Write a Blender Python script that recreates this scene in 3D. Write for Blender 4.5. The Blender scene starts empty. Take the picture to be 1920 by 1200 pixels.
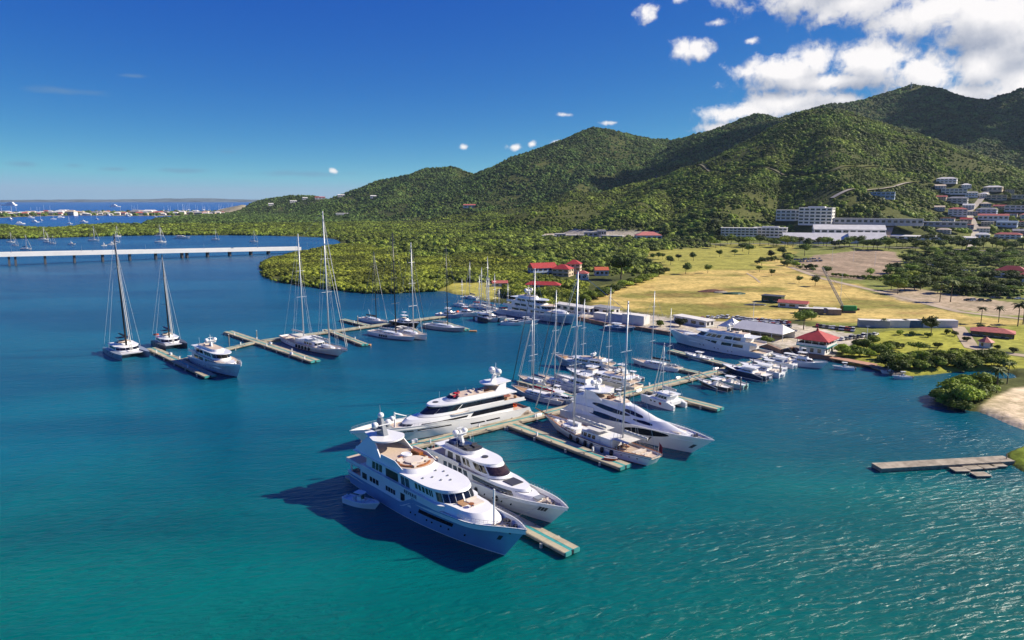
import bpy, bmesh, math, random
import numpy as np
from mathutils import Vector, Matrix
random.seed(7)
SC = bpy.context.scene
COL = SC.collection
R = math.radians
# ---------------------------------------------------------------- camera
F, CAMH = 1331.0, 65.0
TH = math.atan(227 / F)
cam = bpy.data.cameras.new('camera')
cam.sensor_width = 36; cam.lens = 36 * F / 1920; cam.clip_start = 1; cam.clip_end = 90000
camo = bpy.data.objects.new('camera', cam); COL.objects.link(camo)
camo.location = (0, 0, CAMH); camo.rotation_euler = (math.pi / 2 - TH, 0, 0)
SC.camera = camo
SC.view_settings.view_transform = 'Standard'; SC.view_settings.look = 'None'
SC.view_settings.gamma = 1; SC.view_settings.use_curve_mapping = False
SC.view_settings.exposure = 0.68
SC.render.engine = 'CYCLES'
SC.cycles.max_bounces = 6; SC.cycles.diffuse_bounces = 2; SC.cycles.glossy_bounces = 3
SC.cycles.transmission_bounces = 2; SC.cycles.volume_bounces = 0; SC.cycles.transparent_max_bounces = 6
SC.cycles.use_denoising = True
SC.cycles.sample_clamp_indirect = 4
# ---------------------------------------------------------------- sun and sky
SAZ, SEL = R(80), R(34)             # azimuth from +Y towards +X, elevation
sdir = Vector((math.sin(SAZ) * math.cos(SEL), math.cos(SAZ) * math.cos(SEL), math.sin(SEL)))
sl = bpy.data.lights.new('sun', 'SUN'); sl.energy = 5.0; sl.angle = R(0.5); sl.color = (1, 0.905, 0.745)
so = bpy.data.objects.new('sun', sl); COL.objects.link(so); so.rotation_euler = (-sdir).to_track_quat('-Z', 'Y').to_euler()
so.location = (0, 0, 300)

def nd(nt, typ, **kw):
    n = nt.nodes.new(typ)
    for k, v in kw.items():
        if k == 'op': n.operation = v
        elif k == 'ins':
            for a, b in v.items():
                if hasattr(b, 'node') or isinstance(b, bpy.types.NodeSocket): nt.links.new(b, n.inputs[a])
                else: n.inputs[a].default_value = b
        else: setattr(n, k, v)
    return n
def mth(nt, op, a, b=None, c=None, clamp=False):
    n = nt.nodes.new('ShaderNodeMath'); n.operation = op; n.use_clamp = clamp
    for i, x in enumerate((a, b, c)):
        if x is None: continue
        if isinstance(x, (int, float)): n.inputs[i].default_value = x
        else: nt.links.new(x, n.inputs[i])
    return n.outputs[0]
def vmth(nt, op, a, b=None, out=0):
    n = nt.nodes.new('ShaderNodeVectorMath'); n.operation = op
    for i, x in enumerate((a, b)):
        if x is None: continue
        if isinstance(x, (tuple, list)): n.inputs[i].default_value = x
        else: nt.links.new(x, n.inputs[i])
    return n.outputs[out]
def mixc(nt, f, a, b, typ='MIX'):
    n = nt.nodes.new('ShaderNodeMix'); n.data_type = 'RGBA'; n.blend_type = typ
    for s, x in ((0, f), (6, a), (7, b)):
        if isinstance(x, (int, float)): n.inputs[s].default_value = x
        elif isinstance(x, (tuple, list)): n.inputs[s].default_value = tuple(x)[:3] + (1,)
        else: nt.links.new(x, n.inputs[s])
    return n.outputs[2]
def sstep(nt, x, a, b):
    n = nt.nodes.new('ShaderNodeMapRange'); n.interpolation_type = 'SMOOTHSTEP'
    nt.links.new(x, n.inputs[0]); n.inputs[1].default_value = a; n.inputs[2].default_value = b
    return n.outputs[0]
def noise(nt, vec, scale, detail=3, rough=0.55, dist=0.0):
    n = nt.nodes.new('ShaderNodeTexNoise'); n.inputs['Scale'].default_value = scale
    n.inputs['Detail'].default_value = detail; n.inputs['Roughness'].default_value = rough; n.inputs['Distortion'].default_value = dist
    if vec is not None: nt.links.new(vec, n.inputs['Vector'])
    return n.outputs['Fac']

def azel(px, py):
    u, v = (px - 960) / F, (600 - py) / F
    d = Vector((u, math.cos(TH) + v * math.sin(TH), -math.sin(TH) + v * math.cos(TH))).normalized()
    return math.atan2(d.x, d.y), math.asin(d.z)
W = bpy.data.worlds.new('World'); SC.world = W; W.use_nodes = True
W.cycles.sampling_method = 'MANUAL'; W.cycles.sample_map_resolution = 512
nt = W.node_tree; nt.nodes.clear()
sky = nt.nodes.new('ShaderNodeTexSky'); sky.sky_type = 'NISHITA'; sky.sun_disc = False
sky.sun_elevation = SEL; sky.sun_rotation = SAZ; sky.altitude = 60
sky.air_density = 0.3; sky.dust_density = 0.0; sky.ozone_density = 3.0
sr = nd(nt, 'ShaderNodeSeparateColor', ins={0: sky.outputs[0]})   # deeper blue, as the photograph was developed
chn = [mth(nt, 'MINIMUM', mth(nt, 'MULTIPLY', mth(nt, 'POWER', sr.outputs[i], p), c), m_) for i, (p, c, m_) in enumerate(((1.75, .0225, .20), (1.12, .0645, .33), (.30, .236, 1.)))]
sc_ = nd(nt, 'ShaderNodeCombineColor', ins={0: chn[0], 1: chn[1], 2: chn[2]})
tc = nt.nodes.new('ShaderNodeTexCoord'); gen = tc.outputs['Generated']
# cumulus: heaps at fixed directions, torn by noise, lit from the sun's side
BL = [(1300, 92, 38, 20, .9), (1345, 42, 36, 12, .6), (1210, 22, 30, 20, .75), (1272, -5, 30, 18, .6), (1400, 135, 40, 22, .8), (1465, 132, 75, 26, 1.05), (1530, 112, 34, 26, 1.05),
      (1640, 118, 66, 34, 1.12), (1560, 152, 160, 16, .95), (1735, 140, 62, 40, 1.05), (1845, 122, 50, 40, 1.1), (1930, 160, 80, 34, 1.05), (1800, 175, 130, 24, .9),
      (1500, 0, 80, 24, 1.0), (1620, 5, 100, 30, 1.05), (1730, 28, 90, 30, 1.05), (1870, 35, 100, 45, 1.15), (1990, 50, 120, 55, 1.2), (1400, 210, 80, 20, .95),
      (1480, 195, 95, 24, 1.0), (1580, 188, 60, 18, .8), (1350, 242, 50, 13, .8), (868, 275, 15, 8, .68), (965, 276, 20, 9, .75), (997, 270, 13, 11, .72),
      (1048, 270, 22, 9, .75), (1150, 230, 46, 8, .45), (1060, 215, 30, 7, .4), (625, 320, 12, 7, .6), (1410, 78, 30, 14, .5), (1560, -50, 200, 50, 1.0),
      (2150, 120, 160, 60, 1.1), (2300, 40, 150, 70, 1.0), (2500, 170, 180, 50, 1.1), (2750, 60, 200, 60, 1.0)]
STREAK = [(130, 171, 75, 9), (45, 308, 36, 7), (215, 317, 36, 6), (345, 320, 60, 6), (138, 310, 24, 6), (560, 325, 130, 8), (250, 142, 30, 5), (425, 284, 30, 5)]
grp = bpy.data.node_groups.new('heaps', 'ShaderNodeTree')
grp.interface.new_socket('v', in_out='INPUT', socket_type='NodeSocketVector')
grp.interface.new_socket('d', in_out='OUTPUT', socket_type='NodeSocketFloat'); grp.interface.new_socket('s', in_out='OUTPUT', socket_type='NodeSocketFloat')
gi = grp.nodes.new('NodeGroupInput'); go = grp.nodes.new('NodeGroupOutput'); v = gi.outputs[0]
acc = None
for (px, py, rx, ry, w) in BL:
    a, e = azel(px, py)
    d = vmth(grp, 'MULTIPLY', vmth(grp, 'SUBTRACT', v, (a, e, 0)), (F / (rx * 1.15), F / (ry * 1.25), 0))
    x = mth(grp, 'SUBTRACT', w, vmth(grp, 'LENGTH', d, out=1))
    acc = x if acc is None else mth(grp, 'SMOOTH_MAX', acc, x, 0.25)
# the rest of the sky round: scattered heaps, none over the frame
wv = vmth(grp, 'MULTIPLY', v, (2.2, 6.0, 1))
far = mth(grp, 'SUBTRACT', noise(grp, wv, 1.6, 4), 0.62)
sep = nd(grp, 'ShaderNodeSeparateXYZ', ins={0: v})
off = sstep(grp, mth(grp, 'ABSOLUTE', sep.outputs[0]), 0.80, 1.0)
hi = sstep(grp, sep.outputs[1], 0.25, 0.4)
farm = mth(grp, 'ADD', mth(grp, 'MULTIPLY', far, 5), mth(grp, 'MULTIPLY', mth(grp, 'SUBTRACT', mth(grp, 'MAXIMUM', off, hi), 1), 6))
acc = mth(grp, 'MAXIMUM', acc, farm); smo = mth(grp, 'ADD', acc, mth(grp, 'MULTIPLY', noise(grp, v, 15, 3, 0.5), 1.3))
n1 = noise(grp, v, 26, 6, 0.6, 0.3); n2 = noise(grp, v, 9, 3, 0.5); n3 = noise(grp, v, 75, 4, 0.6, 0.4)
acc = mth(grp, 'ADD', acc, mth(grp, 'MULTIPLY', mth(grp, 'SUBTRACT', n3, 0.5), .9))
acc = mth(grp, 'ADD', acc, mth(grp, 'MULTIPLY', mth(grp, 'SUBTRACT', n1, 0.5), 1.6))
acc = mth(grp, 'ADD', acc, mth(grp, 'MULTIPLY', mth(grp, 'SUBTRACT', n2, 0.5), .6))
grp.links.new(acc, go.inputs[0]); grp.links.new(smo, go.inputs[1])
sx = nd(nt, 'ShaderNodeSeparateXYZ', ins={0: gen})
az = mth(nt, 'ARCTAN2', sx.outputs[0], sx.outputs[1]); el = mth(nt, 'ARCSINE', sx.outputs[2])
dv = nd(nt, 'ShaderNodeCombineXYZ', ins={0: az, 1: el}).outputs[0]
stk = None
for px, py, rx, ry in STREAK:
    a_, e_ = azel(px, py); x_ = mth(nt, 'SUBTRACT', 1.0, vmth(nt, 'LENGTH', vmth(nt, 'MULTIPLY', vmth(nt, 'SUBTRACT', dv, (a_, e_, 0)), (F / rx, F / ry, 0)), out=1)); stk = x_ if stk is None else mth(nt, 'MAXIMUM', stk, x_)
stk = sstep(nt, mth(nt, 'ADD', stk, mth(nt, 'MULTIPLY', mth(nt, 'SUBTRACT', noise(nt, vmth(nt, 'MULTIPLY', dv, (20, 60, 0)), 1.0, 4), .5), 1.6)), 0.1, 1.0)
skc = mixc(nt, mth(nt, 'MULTIPLY', stk, .45), sc_.outputs[0], (.11, .19, .30))
def heaps(vec):
    g = nt.nodes.new('ShaderNodeGroup'); g.node_tree = grp; nt.links.new(vec, g.inputs[0]); return g.outputs
skyb = nd(nt, 'ShaderNodeBackground', ins={'Color': mixc(nt, 1.0, skc, (10, 10, 10), 'MULTIPLY'), 'Strength': 0.1})
(d0, s0), (d1, _s) = heaps(dv), heaps(vmth(nt, 'ADD', dv, (0.008, 0.012, 0))); s1 = heaps(vmth(nt, 'ADD', dv, (0.006, 0.026, 0)))[1]
alpha = sstep(nt, d0, 0.0, 0.62)
lit = mth(nt, 'ADD', mth(nt, 'ADD', mth(nt, 'MULTIPLY', mth(nt, 'SUBTRACT', d0, d1), 0.35), mth(nt, 'MULTIPLY', mth(nt, 'SUBTRACT', s0, s1), 0.75)), 0.60, clamp=True)
cc = mixc(nt, lit, (0.36, 0.40, 0.50), (0.98, 0.95, 0.94))
cb = nd(nt, 'ShaderNodeBackground', ins={'Color': cc, 'Strength': 0.66})
al = mth(nt, 'MULTIPLY', alpha, 0.97)
mx = nd(nt, 'ShaderNodeMixShader', ins={0: al, 1: skyb.outputs[0], 2: cb.outputs[0]})
wo = nd(nt, 'ShaderNodeOutputWorld', ins={0: mx.outputs[0]})

# ---------------------------------------------------------------- pixel -> ground helpers
def P(x, y, z=0.0):
    u, v = (x - 960) / F, (600 - y) / F
    t = (z - CAMH) / (-math.sin(TH) + v * math.cos(TH))
    return (u * t, (math.cos(TH) + v * math.sin(TH)) * t)
def Wd(px, py, D):
    u, v = (px - 960) / F, (600 - py) / F
    t = D / (math.cos(TH) + v * math.sin(TH))
    return (u * t, D, CAMH + (-math.sin(TH) + v * math.cos(TH)) * t)
def pix(X, Y, Z):
    d = Y * math.cos(TH) - (Z - CAMH) * math.sin(TH); w = Y * math.sin(TH) + (Z - CAMH) * math.cos(TH)
    return 960 + F * X / d, 600 - F * w / d

# ---------------------------------------------------------------- materials
MATS = {}
def mat(name, c, rough=0.5, metal=0.0, var=0.12, vs=0.8, bump=0.0, bs=3.0, spec=0.5, coat=0.0, c2=None, obj=True):
    if name in MATS: return MATS[name]
    m = bpy.data.materials.new(name); m.use_nodes = True; t = m.node_tree
    b = t.nodes['Principled BSDF']
    tcn = t.nodes.new('ShaderNodeTexCoord'); vec = tcn.outputs['Object']
    nf = noise(t, vec, vs, 5, 0.6)
    c2 = c2 or tuple(x * (1 - var * 2) for x in c)
    col = mixc(t, sstep(t, nf, 0.3, 0.7), c2, c)
    t.links.new(col, b.inputs['Base Color'])
    b.inputs['Roughness'].default_value = rough; b.inputs['Metallic'].default_value = metal
    b.inputs['Specular IOR Level'].default_value = spec; b.inputs['Coat Weight'].default_value = coat
    if bump:
        bn = nd(t, 'ShaderNodeBump', ins={'Strength': bump, 'Distance': 0.1, 'Height': noise(t, vec, bs, 4)})
        t.links.new(bn.outputs[0], b.inputs['Normal'])
    MATS[name] = m
    return m
white = mat('gelcoat_white', (0.80, 0.80, 0.79), 0.25, var=0.03, vs=0.3, coat=0.3)
white2 = mat('paint_white', (0.80, 0.79, 0.77), 0.4, var=0.04, vs=0.5)
bridgew = mat('bridge_concrete', (0.86, 0.85, 0.82), 0.7, var=0.05, vs=0.1)
rope = mat('rope', (.55, .5, .42), .9, var=0)
cream = mat('cream_paint', (0.72, 0.66, 0.52), 0.4, var=0.05)
bluehull = mat('pale_blue_hull', (0.24, 0.37, 0.60), 0.16, var=0.04, vs=0.3, coat=0.4)
navy = mat('navy_paint', (0.02, 0.035, 0.09), 0.25, coat=0.4)
grey = mat('grey_paint', (0.28, 0.30, 0.33), 0.35)
dgrey = mat('dark_grey', (0.06, 0.06, 0.07), 0.45)
glass = mat('dark_glass', (0.012, 0.014, 0.020), 0.06, var=0.3, vs=0.7, spec=0.8)
bglass = mat('brown_glass', (0.06, 0.035, 0.03), 0.08, var=0.3, spec=0.8)
teak = mat('teak', (0.42, 0.25, 0.13), 0.6, var=0.12, vs=2.5)
teakl = mat('pale_teak', (0.58, 0.46, 0.36), 0.6, var=0.08, vs=2.0)
varn = mat('varnished_wood', (0.40, 0.14, 0.03), 0.3, var=0.2, vs=2)
beige = mat('beige_cushion', (0.66, 0.58, 0.50), 0.8, var=0.06)
orange = mat('orange_rubber', (0.65, 0.10, 0.02), 0.5)
redc = mat('red_cloth', (0.42, 0.01, 0.03), 0.7, var=0.1)
black = mat('black_carbon', (0.012, 0.012, 0.015), 0.35)
alu = mat('silver_spar', (0.62, 0.63, 0.65), 0.35, metal=0.2, var=0.05)
wire = mat('rigging_wire', (0.55, 0.56, 0.58), 0.4, var=0.0)
rubber = mat('fender_rubber', (0.012, 0.012, 0.02), 0.6)
redboot = mat('boot_red', (0.22, 0.02, 0.015), 0.5)
steel = mat('steel', (0.5, 0.5, 0.52), 0.3, metal=0.6)
canv = mat('canvas', (0.62, 0.60, 0.55), 0.85, var=0.08, vs=1.5)
canvb = mat('blue_canvas', (0.03, 0.06, 0.18), 0.85)
concr = mat('weathered_concrete', (0.42, 0.36, 0.27), 0.85, var=0.25, vs=0.5, bump=0.3)
pdeck = mat('pier_deck_tan', (0.46, 0.40, 0.27), 0.8, var=0.18, vs=0.45, bump=0.2)
teal = mat('teal_paint', (0.05, 0.36, 0.34), 0.6, var=0.2, vs=0.8)
pile = mat('pile_concrete', (0.46, 0.45, 0.40), 0.8, var=0.2)
wallw = mat('white_render', (0.74, 0.72, 0.68), 0.8, var=0.08, vs=0.3)
wallg = mat('grey_render', (0.42, 0.42, 0.43), 0.8, var=0.12, vs=0.3)
wallb = mat('bluish_render', (0.45, 0.52, 0.62), 0.8, var=0.1, vs=0.3)
walls_ = mat('sand_render', (0.62, 0.50, 0.36), 0.8, var=0.1, vs=0.3)
roofr = mat('red_roof', (0.46, 0.045, 0.04), 0.6, var=0.15, vs=0.6)
roofd = mat('faded_red_roof', (0.50, 0.13, 0.10), 0.6, var=0.15, vs=0.6)
roofw = mat('white_roof', (0.78, 0.75, 0.69), 0.6, var=0.08, vs=0.15)
roofg = mat('grey_roof', (0.30, 0.31, 0.33), 0.7, var=0.2, vs=0.2)
roofb = mat('blue_steel', (0.05, 0.14, 0.26), 0.5, var=0.15)
wglass = mat('window_dark', (0.02, 0.025, 0.035), 0.15, spec=0.7)
green = mat('green_paint', (0.02, 0.28, 0.05), 0.4)
dgreen = mat('dark_green', (0.015, 0.07, 0.035), 0.6)
wood = mat('grey_timber', (0.33, 0.28, 0.23), 0.85, var=0.25, vs=1.2, bump=0.3)
trunk = mat('bark', (0.13, 0.10, 0.07), 0.9, var=0.25, vs=2)
asph = mat('asphalt_pale', (0.30, 0.27, 0.24), 0.9, var=0.12, vs=0.08)
dirt = mat('dirt_track', (0.46, 0.36, 0.25), 0.95, var=0.15, vs=0.1)
tyre = mat('tyre', (0.015, 0.015, 0.015), 0.8)
brwn = mat('rust_brown', (0.16, 0.06, 0.035), 0.8, var=0.3)

def leafmat(name, c, c2, hue=0.05, bsc=0.12, vr=0.8):
    m = bpy.data.materials.new(name); m.use_nodes = True; t = m.node_tree; b = t.nodes['Principled BSDF']
    oi = t.nodes.new('ShaderNodeObjectInfo'); g = t.nodes.new('ShaderNodeNewGeometry')
    pn = noise(t, g.outputs['Position'], bsc, 3); pn2 = noise(t, g.outputs['Position'], 0.012, 3)
    f = mth(t, 'MULTIPLY', mth(t, 'ADD', oi.outputs['Random'], pn), 0.5)
    col = mixc(t, f, c2, c)
    h = nd(t, 'ShaderNodeHueSaturation', ins={'Color': col, 'Hue': mth(t, 'ADD', 0.5 - hue / 2, mth(t, 'MULTIPLY', pn2, hue)),
          'Value': mth(t, 'MULTIPLY', mth(t, 'ADD', 0.95 - vr / 2, mth(t, 'MULTIPLY', oi.outputs['Random'], vr)), mth(t, 'ADD', 0.55, sstep(t, noise(t, g.outputs['Position'], 0.022, 4, .6), .38, .64)))})
    t.links.new(h.outputs[0], b.inputs['Base Color']); b.inputs['Roughness'].default_value = 0.65
    b.inputs['Specular IOR Level'].default_value = 0.2
    tr = nd(t, 'ShaderNodeBsdfTranslucent', ins={'Color': h.outputs[0]})
    mxs = nd(t, 'ShaderNodeMixShader', ins={0: 0.18, 1: b.outputs[0], 2: tr.outputs[0]})
    t.links.new(mxs.outputs[0], t.nodes['Material Output'].inputs[0])
    MATS[name] = m; return m
lf_mang = leafmat('mangrove_leaves', (0.25, 0.27, 0.03), (0.11, 0.155, 0.02))
lf_scrub = leafmat('scrub_leaves', (0.22, 0.27, 0.035), (0.08, 0.125, 0.018))
lf_hill = leafmat('hill_leaves', (0.135, 0.205, 0.040), (0.055, 0.10, 0.024), 0.05, 0.02, 0.45)
lf_tree = leafmat('tree_leaves', (0.18, 0.24, 0.03), (0.06, 0.10, 0.014))
lf_dark = leafmat('dark_tree_leaves', (0.085, 0.125, 0.022), (0.03, 0.05, 0.012))
lf_bush = leafmat('shore_bush_leaves', (0.21, 0.27, 0.03), (0.085, 0.13, 0.018))
lf_palm = leafmat('palm_leaves', (0.12, 0.15, 0.03), (0.05, 0.07, 0.015))

# ---------------------------------------------------------------- mesh helper
class MB:
    def __init__(s): s.v = []; s.f = []; s.m = []
    def add(s, vs, fs, mi=0):
        o = len(s.v); s.v += [tuple(q) for q in vs]; s.f += [tuple(i + o for i in f) for f in fs]; s.m += [mi] * len(fs); return s
    def box(s, x0, x1, y0, y1, z0, z1, mi=0):
        return s.add([(x0, y0, z0), (x1, y0, z0), (x1, y1, z0), (x0, y1, z0), (x0, y0, z1), (x1, y0, z1), (x1, y1, z1), (x0, y1, z1)],
                     [(0, 3, 2, 1), (4, 5, 6, 7), (0, 1, 5, 4), (1, 2, 6, 5), (2, 3, 7, 6), (3, 0, 4, 7)], mi)
    def tube(s, a, b, r0, r1=None, n=6, mi=0):
        r1 = r0 if r1 is None else r1
        a, b = Vector(a), Vector(b); d = (b - a).normalized()
        u = d.cross(Vector((0, 0, 1)) if abs(d.z) < 0.9 else Vector((1, 0, 0))).normalized(); w = d.cross(u)
        vs = []
        for c, r in ((a, r0), (b, r1)):
            for i in range(n):
                t = 2 * math.pi * i / n; vs.append(c + (u * math.cos(t) + w * math.sin(t)) * r)
        return s.add(vs, [(i, (i + 1) % n, n + (i + 1) % n, n + i) for i in range(n)] + [tuple(range(n))[::-1], tuple(range(n, 2 * n))], mi)
    def lathe(s, c, prof, n=12, mi=0, axis='z'):
        vs = []
        for r, z in prof:
            for i in range(n):
                t = 2 * math.pi * i / n; p = (r * math.cos(t), r * math.sin(t), z)
                if axis == 'y': p = (p[0], p[2], p[1])
                elif axis == 'x': p = (p[2], p[0], p[1])
                vs.append((c[0] + p[0], c[1] + p[1], c[2] + p[2]))
        k = len(prof)
        return s.add(vs, [(j * n + i, j * n + (i + 1) % n, (j + 1) * n + (i + 1) % n, (j + 1) * n + i) for j in range(k - 1) for i in range(n)]
                     + [tuple(range(n))[::-1], tuple(range((k - 1) * n, k * n))], mi)
    def prism(s, pts, z0, z1, mi=0, top=None, mt=None):
        n = len(pts); top = top or pts
        s.add([(p[0], p[1], z0) for p in pts] + [(p[0], p[1], z1) for p in top],
              [(i, (i + 1) % n, n + (i + 1) % n, n + i) for i in range(n)] + [tuple(range(n))[::-1]], mi)
        return s.add([(p[0], p[1], z1) for p in top], [tuple(range(n))], mi if mt is None else mt)
    def mesh(s, name, mats, smooth=False):
        me = bpy.data.meshes.new(name); me.from_pydata(s.v, [], s.f)
        for m in (mats if isinstance(mats, (list, tuple)) else [mats]): me.materials.append(m)
        if any(s.m): me.polygons.foreach_set('material_index', s.m)
        if smooth: me.shade_smooth()
        me.update(); return me
    def build(s, name, mats, parent=None, smooth=False, **kw):
        return ob(name, s.mesh(name, mats, smooth), parent, **kw)
def ob(name, data, parent=None, loc=None, rz=0, label=None, cat=None, group=None, kind=None):
    o = bpy.data.objects.new(name, data); COL.objects.link(o); o.parent = parent
    if loc is not None: o.location = loc
    if rz: o.rotation_euler = (0, 0, rz)
    tag(o, label, cat, group, kind); return o
def tag(o, label=None, cat=None, group=None, kind=None):
    if label: o['label'] = label
    if cat: o['category'] = cat
    if group: o['group'] = group
    if kind: o['kind'] = kind
def thing(name, label, cat, loc=(0, 0, 0), rz=0, group=None): return ob(name, None, None, loc, rz, label, cat, group)
def copy_tree(o, kids, parent=None):
    c = o.copy(); COL.objects.link(c); c.parent = parent
    for ch in kids.get(o.name, ()): copy_tree(ch, kids, c)
    return c
def dup(root, loc, rz, label, scale=None, group=None, mats=None):
    kids = {}
    st = list(root.children)
    kids[root.name] = list(root.children)
    while st:
        k = st.pop(); kids[k.name] = list(k.children); st += list(k.children)
    c = copy_tree(root, kids); c.location = loc; c.rotation_euler = (0, 0, rz); c['label'] = label
    if scale: c.scale = scale if hasattr(scale, '__len__') else (scale,) * 3
    if group: c['group'] = group
    return c
ORD = 'first second third fourth fifth sixth seventh eighth ninth tenth eleventh twelfth thirteenth fourteenth fifteenth sixteenth seventeenth eighteenth nineteenth twentieth'.split()
def ordn(i):
    if i < 20: return ORD[i]
    if i > 98: return 'hundred and ' + ordn(i - 100) if i > 99 else 'hundredth'
    t, u = divmod(i + 1, 10); tens = {2: 'twent', 3: 'thirt', 4: 'fort', 5: 'fift', 6: 'sixt', 7: 'sevent', 8: 'eight', 9: 'ninet'}[t]
    return tens + 'ieth' if u == 0 else tens + 'y-' + ORD[u - 1]

# ---------------------------------------------------------------- noise in numpy
def vnoise(x, y, seed=0):
    xi, yi = np.floor(x).astype(np.int64), np.floor(y).astype(np.int64); xf, yf = x - xi, y - yi
    def h(a, b):
        n = (a * 374761393 + b * 668265263 + seed * 974634777) & 0x7fffffff
        n = ((n ^ (n >> 13)) * 1274126177) & 0x7fffffff
        return ((n ^ (n >> 16)) & 0xffff) / 65535.0
    u, v = xf * xf * (3 - 2 * xf), yf * yf * (3 - 2 * yf)
    return (h(xi, yi) * (1 - u) + h(xi + 1, yi) * u) * (1 - v) + (h(xi, yi + 1) * (1 - u) + h(xi + 1, yi + 1) * u) * v
def fbm(x, y, o=4, seed=0):
    s = 0; a = 0.5
    for i in range(o): s = s + a * vnoise(x * 2 ** i, y * 2 ** i, seed + i); a *= 0.5
    return s / (1 - 0.5 ** o)
def sm(x, a, b):
    t = np.clip((x - a) / (b - a), 0, 1); return t * t * (3 - 2 * t)
def segd(X, Y, ax, ay, bx, by):
    dx, dy = bx - ax, by - ay
    t = np.clip(((X - ax) * dx + (Y - ay) * dy) / (dx * dx + dy * dy + 1e-9), 0, 1)
    return np.hypot(X - ax - t * dx, Y - ay - t * dy), t
def sdist(X, Y, poly):
    d = np.full(X.shape, 1e9); ins = np.zeros(X.shape, bool)
    for i in range(len(poly)):
        (ax, ay), (bx, by) = poly[i], poly[(i + 1) % len(poly)]
        d = np.minimum(d, segd(X, Y, ax, ay, bx, by)[0])
        c = ((ay > Y) != (by > Y)); ins ^= c & (X < (bx - ax) * (Y - ay) / ((by - ay) if by != ay else 1e-9) + ax)
    return np.where(ins, d, -d)
def pp(l, z=1.5): return [P(a, b, z) for a, b in l]

# ---------------------------------------------------------------- terrain
COAST = pp([(1920, 806), (1895, 797), (1865, 783), (1835, 772), (1800, 768), (1775, 758), (1768, 742), (1785, 727), (1815, 716), (1845, 712), (1885, 712), (1912, 708), (1898, 700),
            (1850, 695), (1800, 696), (1750, 702), (1700, 706), (1665, 700), (1640, 690), (1600, 681), (1560, 673), (1512, 668), (1488, 655), (1465, 661), (1440, 650), (1400, 645),
            (1330, 637), (1255, 626), (1200, 617), (1137, 609), (1092, 599), (1040, 588), (1000, 580), (950, 571), (905, 563), (880, 556), (850, 551), (832, 546), (800, 547), (740, 550),
            (690, 550), (640, 545), (600, 540), (560, 535), (520, 528), (497, 520), (489, 509), (493, 495), (515, 487), (540, 480), (562, 474), (590, 470), (625, 461), (640, 455), (630, 449),
            (600, 445), (500, 442), (400, 441), (300, 441), (200, 443), (80, 447), (0, 448)], 0) + [(-1600, 1080), (-1600, 1500)] + pp([(0, 424), (60, 428), (130, 427), (200, 421), (265, 421), (290, 412), (355, 405), (430, 399.5), (480, 396.5),
            (450, 389)], 0) + [(-1500, 9000), (0, 12000), (9000, 12000), (9000, -100), (600, 100), (190, 180)]
SPIT = pp([(-400, 412), (0, 408.5), (60, 406), (150, 404), (250, 405), (330, 405), (400, 402), (450, 400), (500, 397.5), (480, 395), (430, 394.8), (350, 396), (250, 396), (150, 397), (60, 399), (0, 400), (-400, 402)], 0)
BANK = pp([(1886, 850), (1920, 838), (2000, 840), (2100, 900), (1990, 905), (1922, 886), (1892, 868)], 0)
RID = [  # (px, py, distance) along crests, slope length factor
    ([(615, 372, 3100), (640, 361, 3000), (680, 346, 2950), (720, 331, 2900), (775, 320, 2900), (800, 311, 2900), (845, 306, 2900), (870, 316, 2850), (886, 324, 2850)], 2.5),
    ([(845, 306, 2900), (850, 350, 2500), (860, 375, 2250)], 2.2),
    ([(775, 320, 2900), (740, 352, 2600), (720, 375, 2350)], 2.2),
    ([(886, 324, 2850), (930, 310, 2850), (960, 300, 2800), (1000, 291, 2800), (1050, 274, 2750), (1090, 252, 2700), (1115, 240, 2700), (1140, 243, 2700), (1175, 252, 2750), (1220, 263, 2800), (1265, 268, 2800)], 2.9),
    ([(1115, 240, 2700), (1100, 300, 2350), (1090, 345, 2050), (1060, 372, 1900)], 2.4),
    ([(960, 300, 2800), (950, 345, 2450), (930, 375, 2200)], 2.2),
    ([(1265, 268, 2800), (1310, 256, 2600), (1350, 248, 2500), (1395, 230, 2450), (1425, 220, 2400), (1452, 230, 2400), (1500, 213, 2500), (1560, 200, 2600), (1620, 190, 2650), (1665, 180, 2700), (1700, 165, 2700),
      (1712, 161, 2700), (1735, 167, 2700), (1780, 182, 2700), (1850, 192, 2650), (1885, 182, 2600), (1925, 168, 2600), (2100, 190, 2500), (2500, 220, 2300)], 2.7),
    ([(1425, 220, 2400), (1370, 270, 2150), (1320, 305, 1950), (1270, 335, 1850)], 2.3),
    ([(1712, 161, 2700), (1690, 240, 2300), (1700, 290, 2000)], 2.0),
    ([(1850, 192, 2650), (1830, 250, 2250), (1800, 300, 1950)], 2.0),
    ([(1925, 168, 2600), (1980, 260, 2000), (1930, 330, 1700)], 2.2),
    ([(1300, 318, 1800), (1350, 296, 1720), (1420, 262, 1640), (1480, 232, 1600), (1515, 216, 1600), (1545, 212, 1600), (1580, 218, 1600), (1630, 243, 1570), (1700, 290, 1500), (1765, 326, 1420), (1840, 352, 1300), (1930, 384, 1150)], 2.35),
    ([(1300, 318, 1800), (1230, 338, 1750), (1150, 358, 1650), (1070, 378, 1500), (990, 394, 1400)], 3.0),
    ([(1545, 212, 1600), (1560, 290, 1330), (1590, 350, 1130)], 2.3),
    ([(1480, 232, 1600), (1440, 300, 1400), (1400, 350, 1250), (1350, 385, 1130)], 2.4),
    ([(1350, 296, 1720), (1250, 355, 1450), (1180, 390, 1230)], 2.6),
    ([(430, 386, 3700), (470, 377, 3500), (500, 370, 3400), (540, 363, 3300), (585, 363, 3200), (610, 370, 3000), (640, 378, 2600)], 3.0),
]
RW = [([Wd(*q) for q in l], k) for l, k in RID]
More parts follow.
